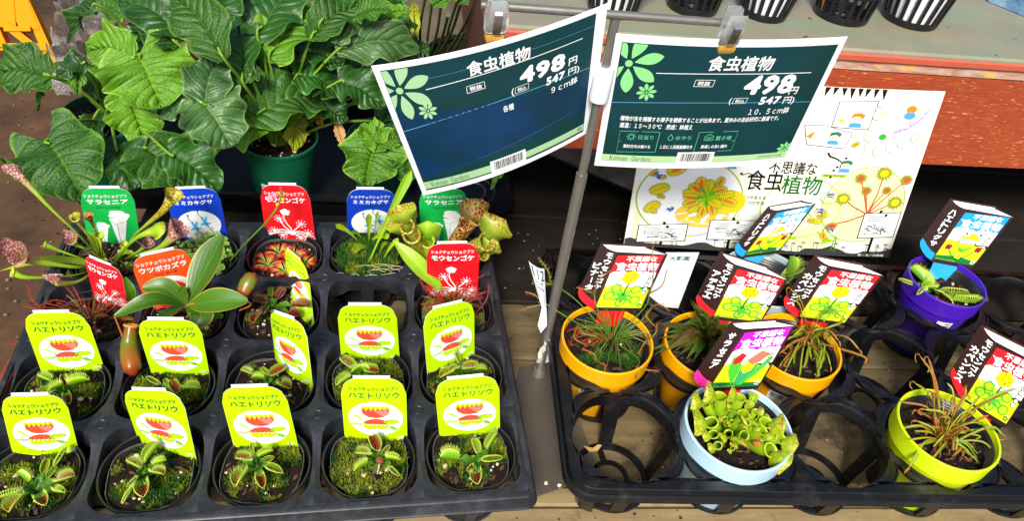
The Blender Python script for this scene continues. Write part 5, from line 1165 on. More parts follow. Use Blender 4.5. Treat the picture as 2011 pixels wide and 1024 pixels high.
book((1525, 417.5), (1599.5, 401.6), (1529, 495.4), (1459.4, 505), bp0(2, 2, .030, .02), (-.25, -.9, .36), 'blue topped book shaped label overlapping the white poster', AZU, AZU, ['ハエトリグサ'], 'fly', BLUES)
book((1893.5, 415.5), (1988, 427), (1909.4, 526.7), (1829.5, 512), bp0(4, 2, .030, .02), (-.1, -.92, .38), 'blue topped book shaped label stuck in the purple pot', AZU, AZU, ['ハエトリグサ'], 'fly', BLUES)
book((1461, 652.6), (1559.8, 641), (1489, 762), (1391, 767), bp0(1, 0, .036), nb, 'magenta topped book shaped label behind the pale blue pot of pitchers', MAG, M('ink_hot_pink', 'f01a8c'), ['サラセニア'], 'pit', STR)
book((1955.6, 679.4), (2052, 722), (1974.3, 838.7), (1892, 788), bp0(3, 0, .036, .01), (-.1, -.93, .34), 'red topped book shaped label cut off by the right photo edge', RED, RED, ['モウセンゴケ', 'カペンシス'], 'sun', STR)
# white plain back of a label between two yellow pots
c = Card(on(1308, 497, (0, .262, 0), nY), on(1373, 497, (0, .262, 0), nY), on(1332, 606, (0, .262, 0), nY), on(1262, 600, (0, .262, 0), nY), 60, 100)
mb = MB(); card_body(mb, c, lambda u: 1, LAM, LAM, 4, 4, .0008); root = thing('blank_label', 'plain white label turned backwards behind the left red book label, three small green characters on top', 'plant label', me=mb); root['label'] = 'plain white backwards label with three small green characters, behind left book label'
c.text(INKG, '大彰園', 10, 87, 46, 95, .02); c.finish(root)
# ================================================================ POSTER
PW_ = .38
c = Card(on(1281, 150, (0, PW_+.012, 0), nY), on(1857, 180, (0, PW_+.012, 0), nY), on(1745, 505, (0, PW_-.012, 0), nY), on(1225, 480, (0, PW_-.012, 0), nY), 420, 297, bulge=.004)
PCR = ink('poster_cream', 'f6f4e4'); mb = MB(); card_body(mb, c, lambda u: 1, PCR, PCR, 24, 16, .0012); root = thing('poster', 'white illustrated poster about insect eating plants leaning below the red fascia board', 'poster', me=mb)
PY, POR, PGR, PLN, PSKY, PSAND = ink('poster_yellow', 'e8d21e'), ink('poster_orange', 'ee8f2a'), ink('poster_green', 'a5c800'), ink('poster_line', '3a3a3a'), ink('poster_sky', 'd6f0ea'), ink('poster_sand', 'eadfae')
PLIL, PPG, PTAN = ink('poster_lilac', 'c3a5d8'), ink('poster_pale_green', 'e4f0c0'), ink('poster_pot', 'd7d8f0')
A = 'picture'; rnd = random.Random(12)
for k in range(9): c.rect(A, PPG, 8+18*k, 12, 17+18*k, 60+rnd.uniform(0, 20), 1, 2)
c.rect(A, PPG, 190, 8, 330, 46, 1, 10); c.poly(A, ink('poster_wash', 'eef0b0'), [(205, 20), (290, 20), (310, 60), (270, 100), (220, 96), (196, 60)], 2); c.ell(A, ink('poster_wash', 'eef0b0'), 348, 100, 64, 68, 3, 40)
def circ(cx, cy, rx, ry, m, w_): c.line(A, m, [(cx+rx*math.cos(rad(a)), cy+ry*math.sin(rad(a))) for a in range(0, 361, 8)], w_, 3)
c.ell(A, WHITE, 82, 97, 76, 72, 2, 48); circ(82, 97, 76, 72, PGR, 2.2); c.ell(A, WHITE, 348, 100, 66, 70, 2, 48); circ(348, 100, 66, 70, PGR, 2.0); circ(250, 90, 62, 56, PGR, 1.6)
c.ell(A, PSAND, 365, 66, 40, 26, 3, 24); c.ell(A, M('poster_sage', 'b9cdb4'), 360, 88, 46, 14, 3, 24)
c.poly(A, PGR, [(62, 30), (86, 30), (74, 16)], 3); c.poly(A, PGR, [(300, 38), (318, 30), (298, 22)], 3)
def flyprint(x, y, r, a, fill=POR, ed=PY):
    d = rad(a); P = lambda u, v: (x+r*(u*math.cos(d)-v*math.sin(d)), y+r*(u*math.sin(d)+v*math.cos(d)))
    c.poly(A, PGR, [P(1.12*math.cos(t_), .68*math.sin(t_)) for t_ in [2*math.pi*k/18 for k in range(18)]], 5); c.poly(A, ed, [P(1.02*math.cos(t_), .58*math.sin(t_)) for t_ in [2*math.pi*k/18 for k in range(18)]], 6); c.poly(A, fill, [P(.72*math.cos(t_), .34*math.sin(t_)) for t_ in [2*math.pi*k/14 for k in range(14)]], 7)
    c.line(A, PLN, [P(-1, 0), P(1, .05)], .5, 8)
    for k in range(9): t_ = -.9+1.8*k/8; c.line(A, PLN, [P(t_, .5*math.sqrt(max(0, 1-t_*t_))), P(t_*1.15, .5*math.sqrt(max(0, 1-t_*t_))+.32)], .4, 8); c.line(A, PLN, [P(t_, -.5*math.sqrt(max(0, 1-t_*t_))), P(t_*1.15, -.5*math.sqrt(max(0, 1-t_*t_))-.3)], .4, 8)
c.poly(A, PTAN, [(66, 58), (148, 60), (140, 14), (84, 14)], 3); c.ell(A, WHITE, 106, 62, 44, 12, 4, 24); c.ell(A, M('poster_gold', 'f2c83a'), 104, 68, 40, 24, 4, 24); c.ell(A, PY, 140, 96, 24, 22, 4, 18)
for k in range(14):
    a = 2*math.pi*k/14+.2; r = rnd.uniform(20, 36); x, y = 104+r*math.cos(a), 104+r*.9*math.sin(a); c.line(A, PGR, [(104, 104), ((104+x)/2, (104+y)/2+2), (x, y)], 5, 5, 3); flyprint(x*1.0, y*1.0, rnd.uniform(9, 13), math.degrees(a)+rnd.uniform(-20, 20), POR if k % 3 else PY)
for k in range(9): a = 2*math.pi*k/9; c.poly(A, LG2 if k % 2 else PGR, [(104, 104), (104+13*math.cos(a-.18), 104+13*math.sin(a-.18)), (104+20*math.cos(a), 104+20*math.sin(a)), (104+13*math.cos(a+.18), 104+13*math.sin(a+.18))], 9)
flyprint(36, 112, 14, 30, PY); flyprint(30, 78, 13, 50, PY); flyprint(56, 150, 15, 40, POR)
def scrib(x, y, w_, h, m, n=14, lw=.7, part=A, lay=9):
    lw *= 1.5; n = int(n*1.5)
    p = [(x+w_*rnd.random(), y+h*rnd.random()) for _ in range(n)]
    for q in range(n-2):
        a_, b_ = p[q], p[q+1]; k_ = min(1, 9/(math.hypot(b_[0]-a_[0], b_[1]-a_[1])+.1)); e_ = (a_[0]+(b_[0]-a_[0])*k_, a_[1]+(b_[1]-a_[1])*k_)
        c.line(part, m, [a_, ((a_[0]+e_[0])/2+rnd.uniform(-1.5, 1.5), (a_[1]+e_[1])/2+rnd.uniform(-1.5, 1.5)), e_], lw, lay)
scrib(20, 130, 20, 18, BLUE, 12, .5); scrib(48, 70, 14, 12, BLUE, 10, .5)
# big sundew on the right
for x, y, f in ((330, 150, 1), (365, 160, 1.3), (405, 150, 1), (312, 112, 1.2), (398, 108, 1.3), (345, 128, .9), (378, 130, .8)):
    c.line(A, M('poster_stalk', 'c8562c'), [(358, 84), ((358+x)/2+rnd.uniform(-4, 4), (84+y)/2), (x, y)], 2.4, 5, 1.6)
    c.poly(A, M('poster_leaf', '8aa52a'), [(x+(11 if q % 2 else 7.5)*f*math.cos(2*math.pi*q/30), y+(10 if q % 2 else 7)*f*math.sin(2*math.pi*q/30)) for q in range(30)], 6)
    c.ell(A, PY if f > 1.1 else M('poster_rust', 'c05a2a'), x, y, 5.5*f, 5*f, 7, 14)
    for q in range(12): a = 2*math.pi*q/12; c.line(A, M('poster_rust', 'c05a2a'), [(x+5*f*math.cos(a), y+5*f*math.sin(a)), (x+12*f*math.cos(a), y+11*f*math.sin(a))], .6, 7)
c.line(A, M('poster_stalk', 'c8562c'), [(300, 60), (330, 70), (358, 84), (392, 74)], 2.6, 5); flyprint(306, 60, 9, 10, M('poster_rust', 'c05a2a'), POR)
for x, y in ((288, 112), (278, 82), (300, 48)): c.line(A, PGR, arcline(x-14, y, x+16, y-6, -8, 10), 1.8, 5); scrib(x-6, y, 18, 12, BLUE, 10, .5)
# cloud, panels, title
cloud = [(420, 232)]+[(415-8*k, 222+rnd.uniform(-6, 6)-(k > 4)*8) for k in range(8)]
c.poly(A, PSKY, [(330, 289), (417, 289), (417, 226), (398, 222), (384, 212), (366, 208), (350, 194), (334, 200), (328, 212), (324, 226), (330, 240), (324, 256), (330, 272)], 2)
for x, y, r in ((324, 222, 9), (328, 206, 8), (344, 198, 9), (362, 206, 9), (380, 212, 9), (398, 222, 9), (324, 240, 9), (326, 258, 9), (328, 276, 8)): c.line(A, DG, [(x+r*math.cos(rad(a)), y+r*math.sin(rad(a))) for a in range(120, 320, 20)], .6, 4)
c.ell(A, OR_, 376, 268, 8, 6, 4, 14); c.ell(A, M('poster_blue', '4aa0e0'), 376, 258, 9, 6, 4, 14); c.ell(A, LG2, 344, 222, 6, 5, 4, 12)
for k in range(26): t_ = k/25; c.ell(A, PLIL, 360+44*t_, 232+36*t_*t_+rnd.uniform(-3, 3), 2.2, 1.8, 4, 8)
for k in range(10): c.ell(A, rnd.choice([RED, AZU, YF]), rnd.uniform(335, 412), rnd.uniform(215, 284), 1.0, 1.0, 4, 6)
for P4 in ([(264, 277), (322, 279), (318, 233), (262, 235)], [(222, 236), (252, 237), (296, 226), (290, 200), (232, 204)]):
    c.poly(A, WHITE, P4, 3); c.frame(A, PLN, P4, 1.0, 4)
def person_doodle(x, y, s, hair):
    c.ell(A, M('poster_skin', 'f6dcc4'), x, y, 8*s, 7*s, 5, 16); c.poly(A, hair, [(x-9*s, y), (x-7*s, y+8*s), (x+4*s, y+10*s), (x+12*s, y+6*s), (x+9*s, y), (x+3*s, y+4*s), (x-4*s, y+3*s)], 6)
    c.ell(A, BLK, x-3*s, y-1*s, .8*s, 1*s, 7, 6); c.ell(A, BLK, x+3*s, y-1*s, .8*s, 1*s, 7, 6); c.poly(A, M('poster_blue', '4aa0e0'), [(x-8*s, y-7*s), (x+8*s, y-7*s), (x+10*s, y-14*s), (x-10*s, y-14*s)], 5)
person_doodle(296, 250, 1.0, OR_); person_doodle(270, 219, .9, M('poster_hair', '2f7a5a')); person_doodle(300, 172, .9, M('poster_hair', '2f7a5a')); person_doodle(132, 166, .7, PLIL)
c.ell(A, YF, 274, 246, 4, 3, 5, 10); c.poly(A, OR_, [(228, 218), (240, 228), (236, 214)], 5); flyprint(306, 208, 6, 30, POR)
c.rect(A, PGR, 268, 150, 306, 155, 3, 3); c.rect(A, PGR, 96, 160, 128, 164, 3, 3); c.text(DG, '粘りつけ式', 272, 150.6, 302, 154.6, .02); c.text(DG, 'はさみ式', 99, 160.5, 125, 163.7, .02)
c.rect(A, PGR, 196, 30, 256, 34, 3, 3); scrib(205, 36, 40, 26, M('poster_grey', '9aa8b8'), 30, .8); scrib(200, 8, 50, 18, M('poster_grey', '9aa8b8'), 20, .5)
for k in range(16): c.ell(A, [PSAND, PPG, M('poster_peach', 'f4dcb8'), PSKY][k % 4], rnd.uniform(190, 410), rnd.uniform(20, 130) if k % 2 else rnd.uniform(200, 285), rnd.uniform(5, 14), rnd.uniform(3, 8), 2, 12)
for k in range(12): flyprint(rnd.uniform(20, 60) if k < 4 else rnd.uniform(200, 300), rnd.uniform(60, 150) if k < 4 else rnd.uniform(30, 88), rnd.uniform(5, 8), rnd.uniform(0, 360), POR if k % 2 else PY)
T_ = BLK; c.text(T_, '不思議な', 186, 152, 258, 174, .02); c.text(T_, '食虫', 158, 120, 212, 156, .015); c.text(DG, '植物', 212, 116, 272, 150, .015)
c.line('lettering', T_, [(150, 146), (158, 150), (168, 146)], 1.5, 4); c.ell('lettering', T_, 148, 148, 2.2, 2.2, 4, 10); c.ell('lettering', T_, 282, 150, 2.2, 2.2, 4, 10)
c.text(DG, '虫をつかまえる', 150, 103, 192, 110, .03); c.text(DG, '４つの方法', 160, 93, 192, 100, .03)
c.line(A, BLK, [(268, 192), (272, 186), (284, 182), (294, 176), (292, 166)], 3.2, 4, 1.5)
for x, y in ((298, 184), (300, 176), (288, 168), (284, 162)): c.ell(A, BLK, x, y, 2, 2, 4, 8)
for x0, y0, x1, y1, tilt, post in ((16, 12, 86, 46, -4, 52), (118, 24, 188, 62, -2, 152), (354, 40, 414, 88, -2, 380)):
    P4 = [(x0, y0+tilt), (x1, y0-tilt), (x1, y1-tilt), (x0, y1+tilt)]; c.rect(A, BLK, post-2, 4, post+2, y1+5, 6); c.poly(A, WHITE, P4, 7); c.frame(A, BLK, P4, 1.3, 8); scrib(x0+8, y0+5, x1-x0-16, (y1-y0)*.45, PLN, 26, .6, lay=8)
    for q in range(3): c.line(A, PLN, [(x0+8, y1-8-4*q), (x1-16-4*q, y1-8-4*q)], .9, 8)
    c.ell(A, BLK, (x0+x1)/2+6, y1-4, 2.6, 2.6, 8, 10)
hill = [(0, 0)]+[(420*k/60, 6+9*max(0, math.sin(k*.42+1.1))**2+(7 if 38 < k < 46 else 0)+(5 if k > 52 else 0)+rnd.uniform(0, 1.4)) for k in range(61)]+[(420, 0)]
c.poly(A, M('poster_dark', '3a3c3a'), hill, 6); c.text(WHITE, '絵・文／大彰園', 364, 2.2, 408, 6.2, .02, lay=8)
for k in range(26):
    x = rnd.uniform(10, 410); h = rnd.uniform(6, 16); c.line(A, M('poster_dark', '3a3c3a'), [(x, 6), (x+rnd.uniform(-2, 2), 8+h)], .6, 6)
    for q in range(5): a = rad(40+25*q); c.ell(A, M('poster_dark', '3a3c3a'), x+3*math.cos(a), 8+h+3*math.sin(a), 1.1, 1.1, 6, 6)
for k in range(9): x = 226+12*k; c.poly(A, BLK, [(x, 297), (x+8, 297), (x+rnd.uniform(0, 6), 297-rnd.uniform(8, 18))], 3)
c.line(A, LG2, [(316, 10), (318, 40)], 1.2, 6); c.line(A, LG2, [(322, 8), (320, 38)], 1.2, 6)
c.finish(root)
# ================================================================ BASKETS ON THE LEDGE
BASKB = M('basket_black', '121216', .35, .3, 60); POTW = M('pot_white', 'e9edf2', .4)
def basket(lab, foot, top_r, bot_r, h, white, n=20, sd=0):
    C = at(*foot, .2625); root = thing('slotted_basket', lab, 'slotted pot', tuple(C), 0, 'slotted black plant baskets on the ledge'); rnd = random.Random(sd)
    b = MB(); b.lathe([(bot_r*.8, 0), (bot_r, 0), (bot_r*1.03, .002), (bot_r*1.04, .008), (bot_r*1.0, .009), (bot_r*.96, .004), (bot_r*.8, .003)], 48, m=BASKB); obj('foot_ring', b, root)
    b = MB(); b.lathe([(top_r, h-.008), (top_r*1.12, h-.006), (top_r*1.13, h), (top_r*1.0, h+.001), (top_r*.97, h-.006)], 48, m=BASKB); obj('rim', b, root)
    if h > .07: 
        b = MB(); q = .45; rr_ = bot_r+(top_r-bot_r)*q; b.lathe([(rr_, h*q-.002), (rr_+.0015, h*q), (rr_, h*q+.002), (rr_-.0015, h*q)], 40, m=BASKB)
        if not white: obj('band', b, root)
    b = MB(); b.box((0, 0, 0), (1, .0026, .0042), BASKB); b = MB(); s_ = []
    sl = math.hypot(h-.012, top_r-bot_r); an = math.atan2(top_r-bot_r, h-.012); b.box((0, 0, sl/2), (.0026, .0048, sl), BASKB); me = b.mesh('slat', smooth=False)
    for k in range(n):
        a = 2*math.pi*k/n; o = obj('slat', me, root, loc=(bot_r*1.0*math.cos(a), bot_r*1.0*math.sin(a), .006)); o.rotation_euler = (0, an, a)
    b = MB()
    if white: b.lathe([(.0001, .003), (bot_r*.90, .003), (top_r*.93, h-.003), (top_r*.9, h-.003), (bot_r*.85, .006), (.0001, .006)], 40, m=POTW); obj('white_pot', b, root)
    else:
        for q in (.35, .62): b.plate([(bot_r*(q+.05)*math.cos(2*math.pi*j/32), bot_r*(q+.05)*math.sin(2*math.pi*j/32)) for j in range(32)], [(bot_r*(q-.04)*math.cos(2*math.pi*j/32), bot_r*(q-.04)*math.sin(2*math.pi*j/32)) for j in range(32)], .002, .004, BASKB)
        for k in range(8): a = math.pi/4*k; b.box((bot_r*.6*math.cos(a), bot_r*.6*math.sin(a), .003), (bot_r*.75, .003, .002), BASKB, rz=a)
        obj('grid_floor', b, root)
    return root
basket('slotted black basket with white pot inside, leftmost on the ledge, mostly above the photo edge', (1202, 18), .042, .030, .085, True)
basket('empty slotted black basket standing just left of the right spring clip', (1358, 14), .042, .032, .085, False)
basket('slotted black basket with white pot inside between two empty baskets', (1497, 26), .044, .030, .085, True)
ob = basket('empty slotted black basket with a small orange bit behind its slats', (1650, 30), .044, .035, .085, False)
basket('slotted black basket with white pot inside, rightmost on the ledge', (1785, 38), .046, .036, .075, True)
b = MB(); b.blob(at(1618, 8, .272), .008, ink('orange_bit', 'c98a3a'), 10, 6, .1, RND, (.7, .6, 1.3)); thing('orange_scrap', 'small orange brown scrap inside an empty slotted basket', 'scrap', me=b)
b = MB(); c0_ = at(1990, 8, .2625)
t = NT('blue_cloth', .6, .3); n1 = t.noise(t.coord(), 26, 5, .7); t.col(t.mix(t.ramp(n1, [(.35, 0.0), (.65, 1.0)]), '2f5f95', '8fb2d0')); t.bump(n1, .8, .002)
rows = []
for i in range(9):
    rows.append([])
    for j in range(13):
        u, v = 1944+j*14, 22-i*16; lo_ = at(u, v, .2625); hh = .004+.05*math.sin(min(1, i/4)*1.57)*min(1, j/3); rows[-1].append(lo_+V((0, 0, hh+.003*noise.noise(V((i*.9, j*.9, 0))))))
rows.insert(0, [at(1951+j*14, 8+j*5.2, .2628) for j in range(13)]); rows[1:] = [[p+V((0, .012*(k), 0))*0 for p in r] for k, r in enumerate(rows[1:])]
rows = [[at(1940+j*12+i*2, (2+j*5.0)-i*22*(1), .2632+min(1, i/2)*.03) for j in range(9)] for i in range(5)]
b.grid(rows, MATS['blue_cloth']); thing('blue_bag', 'corner of a mottled blue bag at the top right photo corner', 'bag', me=b)
# ================================================================ BACK ROWS OF THE SEEDLING TRAY
CTP = 'potted plant'
# veined trumpets
p = small_pot(0, 3, 'pot of tall red and white veined trumpets sprawling over the far left tray edge', CTP, 'none', 0)
S0 = SOILZ
def thr(lo, k=1.6): return lambda t: lo+(1-lo)*t**k
def Q1(u, v, z): return at(u, v, z)
ctr = at(212, 515, S0)
TR = [([(202, 512, S0), (155, 462, .05), (100, 410, .085), (55, 362, .11), (30, 338, .12)], 13, PITW, .9, (-.8, .3, .6)),
      ([(190, 515, S0), (160, 525, .015), (110, 520, .03), (60, 510, .045), (38, 500, .058)], 20, PITW, 1.0, (-.5, .9, .3)),
      ([(195, 520, S0), (172, 543, .01), (145, 556, .018), (115, 556, .03), (108, 548, .034)], 15, PITW, .8, (-.7, .6, .4)),
      ([(192, 518, S0), (160, 538, .01), (100, 545, .02), (50, 545, .03), (28, 537, .036)], 9, PIT, .6, (-.6, .7, .3)),
      ([(200, 512, S0), (185, 480, .03), (160, 445, .06), (148, 428, .075)], 9, PITV, .4, (-.3, .9, .3)),
      ([(198, 510, S0), (192, 470, .03), (182, 440, .05), (175, 427, .06)], 8, PITR, .6, (0, 1, .2)),
      ([(196, 512, S0), (168, 490, .02), (148, 480, .03), (140, 470, .04)], 12, PITW, .8, (-.3, .9, .3)),
      ([(196, 514, S0), (160, 507, .015), (120, 494, .028), (90, 482, .036)], 7, PIT, .5, (-.8, .5, .3)),
      ([(204, 510, S0), (199, 490, .02), (197, 475, .03), (196, 465, .036)], 8, PIT, .5, (0, 1, .2)),
      ([(225, 518, S0), (245, 490, .03), (268, 468, .05), (290, 458, .058), (305, 455, .056)], 15, PIT, .8, (.2, .9, .5)),
      ([(232, 512, S0), (262, 466, .035), (290, 440, .06), (322, 412, .085), (338, 388, .10)], 15, PITV, .6, (.3, .9, .3)),
      ([(240, 512, S0), (280, 498, .015), (312, 488, .03), (335, 470, .045), (345, 458, .05)], 19, PITW, .9, (.3, 1, .3)),
      ([(236, 514, S0), (262, 500, .012), (280, 488, .02), (288, 480, .026)], 10, PITW, .7, (.3, 1, .3)),
      ([(222, 516, S0), (232, 500, .012), (240, 490, .02), (244, 482, .025)], 7, PIT, .5, (.2, 1, .2))]
for k, (P, r, mt, hd, bd) in enumerate(TR):
    T_ = [Q1(*q) for q in P]; pitcher(p, T_, px(r, T_[-1])*.84, mt, hd, lambda t: .17+.13*t+.70*max(0, (t-.35)/.65)**1.7, bd, .3, ph=k, flare=.7)
for k, (u, v, z, u2, v2, z2, w_) in enumerate(((195, 520, S0, -2, 533, .03, 9), (205, 515, S0, 168, 455, .03, 8), (228, 516, S0, 275, 505, .01, 6), (215, 520, S0, 228, 560, .005, 5))):
    A_, B_ = at(u, v, z), at(u2, v2, z2); strap(p, [A_, A_.lerp(B_, .5)+V((0, 0, .012)), B_], px(w_, B_), mat_leaf('phyllode', '7f9a14', 'c3cf2a', 'd8dc60', .4, 3, .2, 3, .2), tip=.6, name='leaf')
for k in range(14):
    a = RND.uniform(0, 6.28); b = MB(); e = ctr+V((math.cos(a)*.03, math.sin(a)*.025, .01)); b.tube(bez([ctr, ctr.lerp(e, .5)+V((0, 0, .008)), e], 6), .0006, 4, M('dead_stalk', '6a5030', .7)); obj('dry_stalk', MB_local(b, p.location), p)
# round-leaved bladderwort
p = small_pot(1, 3, 'pot covered by tiny round green leaves below the left blue label', CTP, 'none', 1)
RL = mat_grad('round_leaf', [(0, '5f8a2a'), (1, '8ab048')], .4, 300, .3)
rnd = random.Random(3); CP = V((.15, .35, SOILZ))
b0 = MB()
for k in range(150):
    a = rnd.uniform(0, 6.28); q = .036*math.sqrt(rnd.random()); c_ = CP+V((q*math.cos(a)+.004, q*math.sin(a)*1.0, .004+rnd.random()*.018)); r = rnd.uniform(.0020, .0038); nx, ny = rnd.uniform(-.5, .5), rnd.uniform(-.6, .1)
    n_ = V((nx, ny, 1)).normalized(); X = n_.orthogonal().normalized(); Y = n_.cross(X); pts = [c_+X*(r*math.cos(t_))+Y*(r*math.sin(t_)) for t_ in [2*math.pi*j/9 for j in range(9)]]
    b = MB(); b.add([c_-n_*.0006]+pts, [(0, 1+j, 1+(j+1) % 9) for j in range(9)], RL, [(0, 0)]+[(j/9, 1) for j in range(9)]); b.tube([c_, V((c_.x*.9+CP.x*.1, c_.y*.9+CP.y*.1, SOILZ))], .0003, 3, SCAPE, caps=False); b.v = [(x-CP.x, y-CP.y, z) for x, y, z in b.v]; obj('leaf', b, p)
# rosette sundew
p = small_pot(2, 3, 'pot with flat red and green sundew rosettes under the back row red label', CTP, 'none', 2)
RGL = mat_grad('rosette_leaf', [(0, '8a9a24'), (.5, 'a8a83a'), (.8, 'c8603a'), (1, 'c03028')], .4, 200, .15)
for (cu, cv, R_) in ((526, 522, 26), (548, 498, 24), (578, 505, 22), (560, 535, 24), (598, 520, 20)):
    C = at(cu, cv, SOILZ+.004); Rr = px(R_, C)
    for k in range(11):
        a = 2*math.pi*k/11+rnd.uniform(-.2, .2); l = Rr*rnd.uniform(.75, 1.1); e = C+V((math.cos(a)*l, math.sin(a)*l, rnd.uniform(.002, .007))); b = MB()
        leaf(b, [C, C.lerp(e, .5)+V((0, 0, .002)), e], lambda t: .0006+.0034*max(0, (t-.3)/.7)**.8*(1 if t < .9 else .6), 8, 3, (0, 0, 1), .5, m=RGL)
        b.uv = [(q[1], q[0]) for q in b.uv]; T_ = (e-C).normalized()
        for q in range(16):
            s_ = rnd.uniform(-1.4, 1.4); d = V((math.cos(a+s_), math.sin(a+s_), rnd.uniform(.0, .6))); o_ = C.lerp(e, .82); e1 = o_+d*.0052; u_ = V((0, 0, .0002)); b.add([o_+u_, o_-u_, e1+u_*2, e1-u_], [(0, 1, 3, 2)], TEN)
        obj('leaf', MB_local(b, p.location), p)
P_ = [at(452, 512, -.01), at(490, 470, .03), at(520, 440, .06), at(540, 415, .08), at(553, 385, .09), at(551, 368, .10)]
b = MB(); b.tube(bez(P_, 14), .0011, 6, SCAPE)
for u, v in ((534, 392), (548, 380), (556, 392), (545, 402)): b.blob(at(u, v, .09), .0022, M('bud_yellow', 'c8b82a', .5), 7, 4, .1)
for u, v in ((531, 388), (540, 384)): b.blob(at(u, v, .092), .0035, M('petal_pink', 'e88fb8', .5), 8, 4, .1)
obj('flower_stalk', MB_local(b, p.location), p)
# strap leaved moss pot
p = small_pot(3, 3, 'domed mossy pot with long spoon shaped lime leaves, one reaching up past the label', CTP, 'tuft', 3)
UL = mat_leaf('strap_leaf', '7fae14', 'b4d62a', 'c8e04a', .35, 3, .15, 3, .2)
for k, (u, v, z, u2, v2, z2, w_) in enumerate(((722, 520, .0, 808, 335, .10, 15), (706, 476, .0, 659, 441, .03, 9), (712, 470, .0, 690, 455, .02, 8), (725, 480, .0, 724, 420, .05, 10), (735, 490, 0, 770, 428, .04, 13), (730, 480, 0, 780, 410, .05, 11), (715, 482, 0, 695, 495, .01, 9), (745, 500, 0, 757, 474, .02, 9), (752, 510, 0, 782, 468, .025, 8), (740, 478, 0, 820, 422, .04, 9), (722, 475, 0, 765, 462, .02, 12), (726, 488, 0, 690, 490, .012, 16), (735, 470, .01, 742, 415, .05, 5))):
    A_, B_ = at(u, v, SOILZ+.004), at(u2, v2, z2); b = MB(); wm = px(w_/2, B_)
    leaf(b, [A_, A_.lerp(B_, .5)+V((0, .0, .004)), B_], (lambda t, wm=wm: 1.45*wm*(.16+.84*max(0, (t-.2)/.8)**.9)*(1 if t < .86 else math.sqrt(max(.01, 1-((t-.86)/.14)**2)))), 14, 3, (.1, -.8, .5), .35, m=UL); obj('leaf', MB_local(b, p.location), p)
b = MB(); rnd = random.Random(6)
for k in range(22): u, v = rnd.uniform(690, 790), 540; A_ = at(rnd.uniform(680, 780), rnd.uniform(520, 545), -.01); d = V((rnd.uniform(-.01, .02), -.004, .003)); b.tube(bez([A_, A_+d+V((0, 0, .004)), A_+d*2], 5), .00025, 3, M('pale_root', 'c8c090', .7))
obj('roots', MB_local(b, p.location), p, kind='stuff')
# hooded pitchers at the right end
p = small_pot(4, 3, 'pot of squat yellow green hooded pitchers with red veins at the far right corner', CTP, 'none', 4)
prf = lambda t: .25+.75*math.sin(min(1, t*1.1)*math.pi*.62)**1.2
for k, (P, r, mt, hd, bd) in enumerate([([(850, 530, S0), (890, 500, .01), (935, 500, .03), (955, 475, .05)], 24, PITV, .9, (.5, .8, .3)), ([(850, 520, S0), (825, 500, .015), (815, 480, .03), (808, 462, .045)], 22, PITV, .9, (-.5, .9, .3)), ([(855, 515, S0), (830, 480, .03), (810, 455, .05), (800, 445, .06)], 19, PITV, .9, (-.2, .9, .3)),
        ([(860, 515, S0), (880, 490, .02), (905, 462, .045), (915, 440, .06)], 19, PITR, .9, (.5, .8, .3)), ([(865, 512, S0), (900, 470, .03), (925, 445, .05), (934, 430, .065)], 17, PITR, .9, (.1, 1, .3)), ([(845, 530, S0), (838, 510, .01), (837, 492, .02), (840, 475, .03)], 17, PIT, .5, (.1, 1, .2)), ([(860, 530, S0), (900, 510, .01), (925, 510, .02), (950, 500, .03)], 16, PITV, .7, (.6, .7, .3))]):
    T_ = [at(*q) for q in P]; squat(p, T_[0], T_[-1], bd, px(r, T_[-1])*.85, k, mt, mt, 1.05)
NL = mat_leaf('nepenthes_leaf', '2c560a', '4a7a0f', '63901a', .38, 3, .05, 4, .0, edge='b8a83a')
A_, M_, B_ = at(868, 570, .0), at(820, 520, .03), at(772, 472, .05); b = MB(); leaf(b, [A_, M_, B_], lambda t: px(17, M_)*math.sin(math.pi*min(1, t*.96+.04))**.8, 16, 4, (.2, -.7, .6), .35, m=UL); obj('leaf', MB_local(b, p.location), p)
# red thread sundews
def red_threads(root, cu, cv, n, R_, seed, extra=()):
    rnd = random.Random(seed); C = at(cu, cv, SOILZ+.002)
    for k in range(n):
        a = rnd.uniform(0, 6.28); l = R_*rnd.uniform(.4, 1.05); e = C+V((math.cos(a)*l, math.sin(a)*l, rnd.uniform(.0, .035))); s_ = C+V((math.cos(a)*.2*l, math.sin(a)*.2*l, 0))
        b = MB(); hairy(b, [s_, s_.lerp(e, .55)+V((0, 0, .006)), e], .0006, .0026, 26, SR if k % 4 else SG, TEN, rnd, .35); obj('leaf', MB_local(b, root.location), root)
    for P in extra:
        b = MB(); hairy(b, [at(*q) for q in P], .0007, .0030, 40, SR, TEN, rnd, .4); obj('leaf', MB_local(b, root.location), root)
p = small_pot(0, 2, 'pot of wiry dark red sundew threads behind the left end of the second row', CTP, 'none', 5)
red_threads(p, 178, 630, 46, .045, 3, [[(170, 620, 0), (90, 610, .01), (45, 602, .01)], [(160, 610, 0), (75, 600, .02), (52, 560, .03)], [(150, 650, 0), (60, 670, .0), (15, 678, -.01)], [(170, 610, 0), (110, 590, .02), (60, 612, .02)], [(190, 605, 0), (185, 580, .02), (205, 570, .03)]])
p = small_pot(4, 2, 'pot of dense crimson sundew threads in front of the hooded pitchers', CTP, 'some', 6)
red_threads(p, 890, 612, 90, .040, 4, [[(880, 590, 0), (920, 560, .03), (950, 540, .04)], [(860, 600, 0), (835, 570, .03), (825, 548, .04)], [(870, 595, 0), (900, 570, .04), (945, 582, .05)], [(930, 620, 0), (955, 590, .02), (960, 560, .03)]])
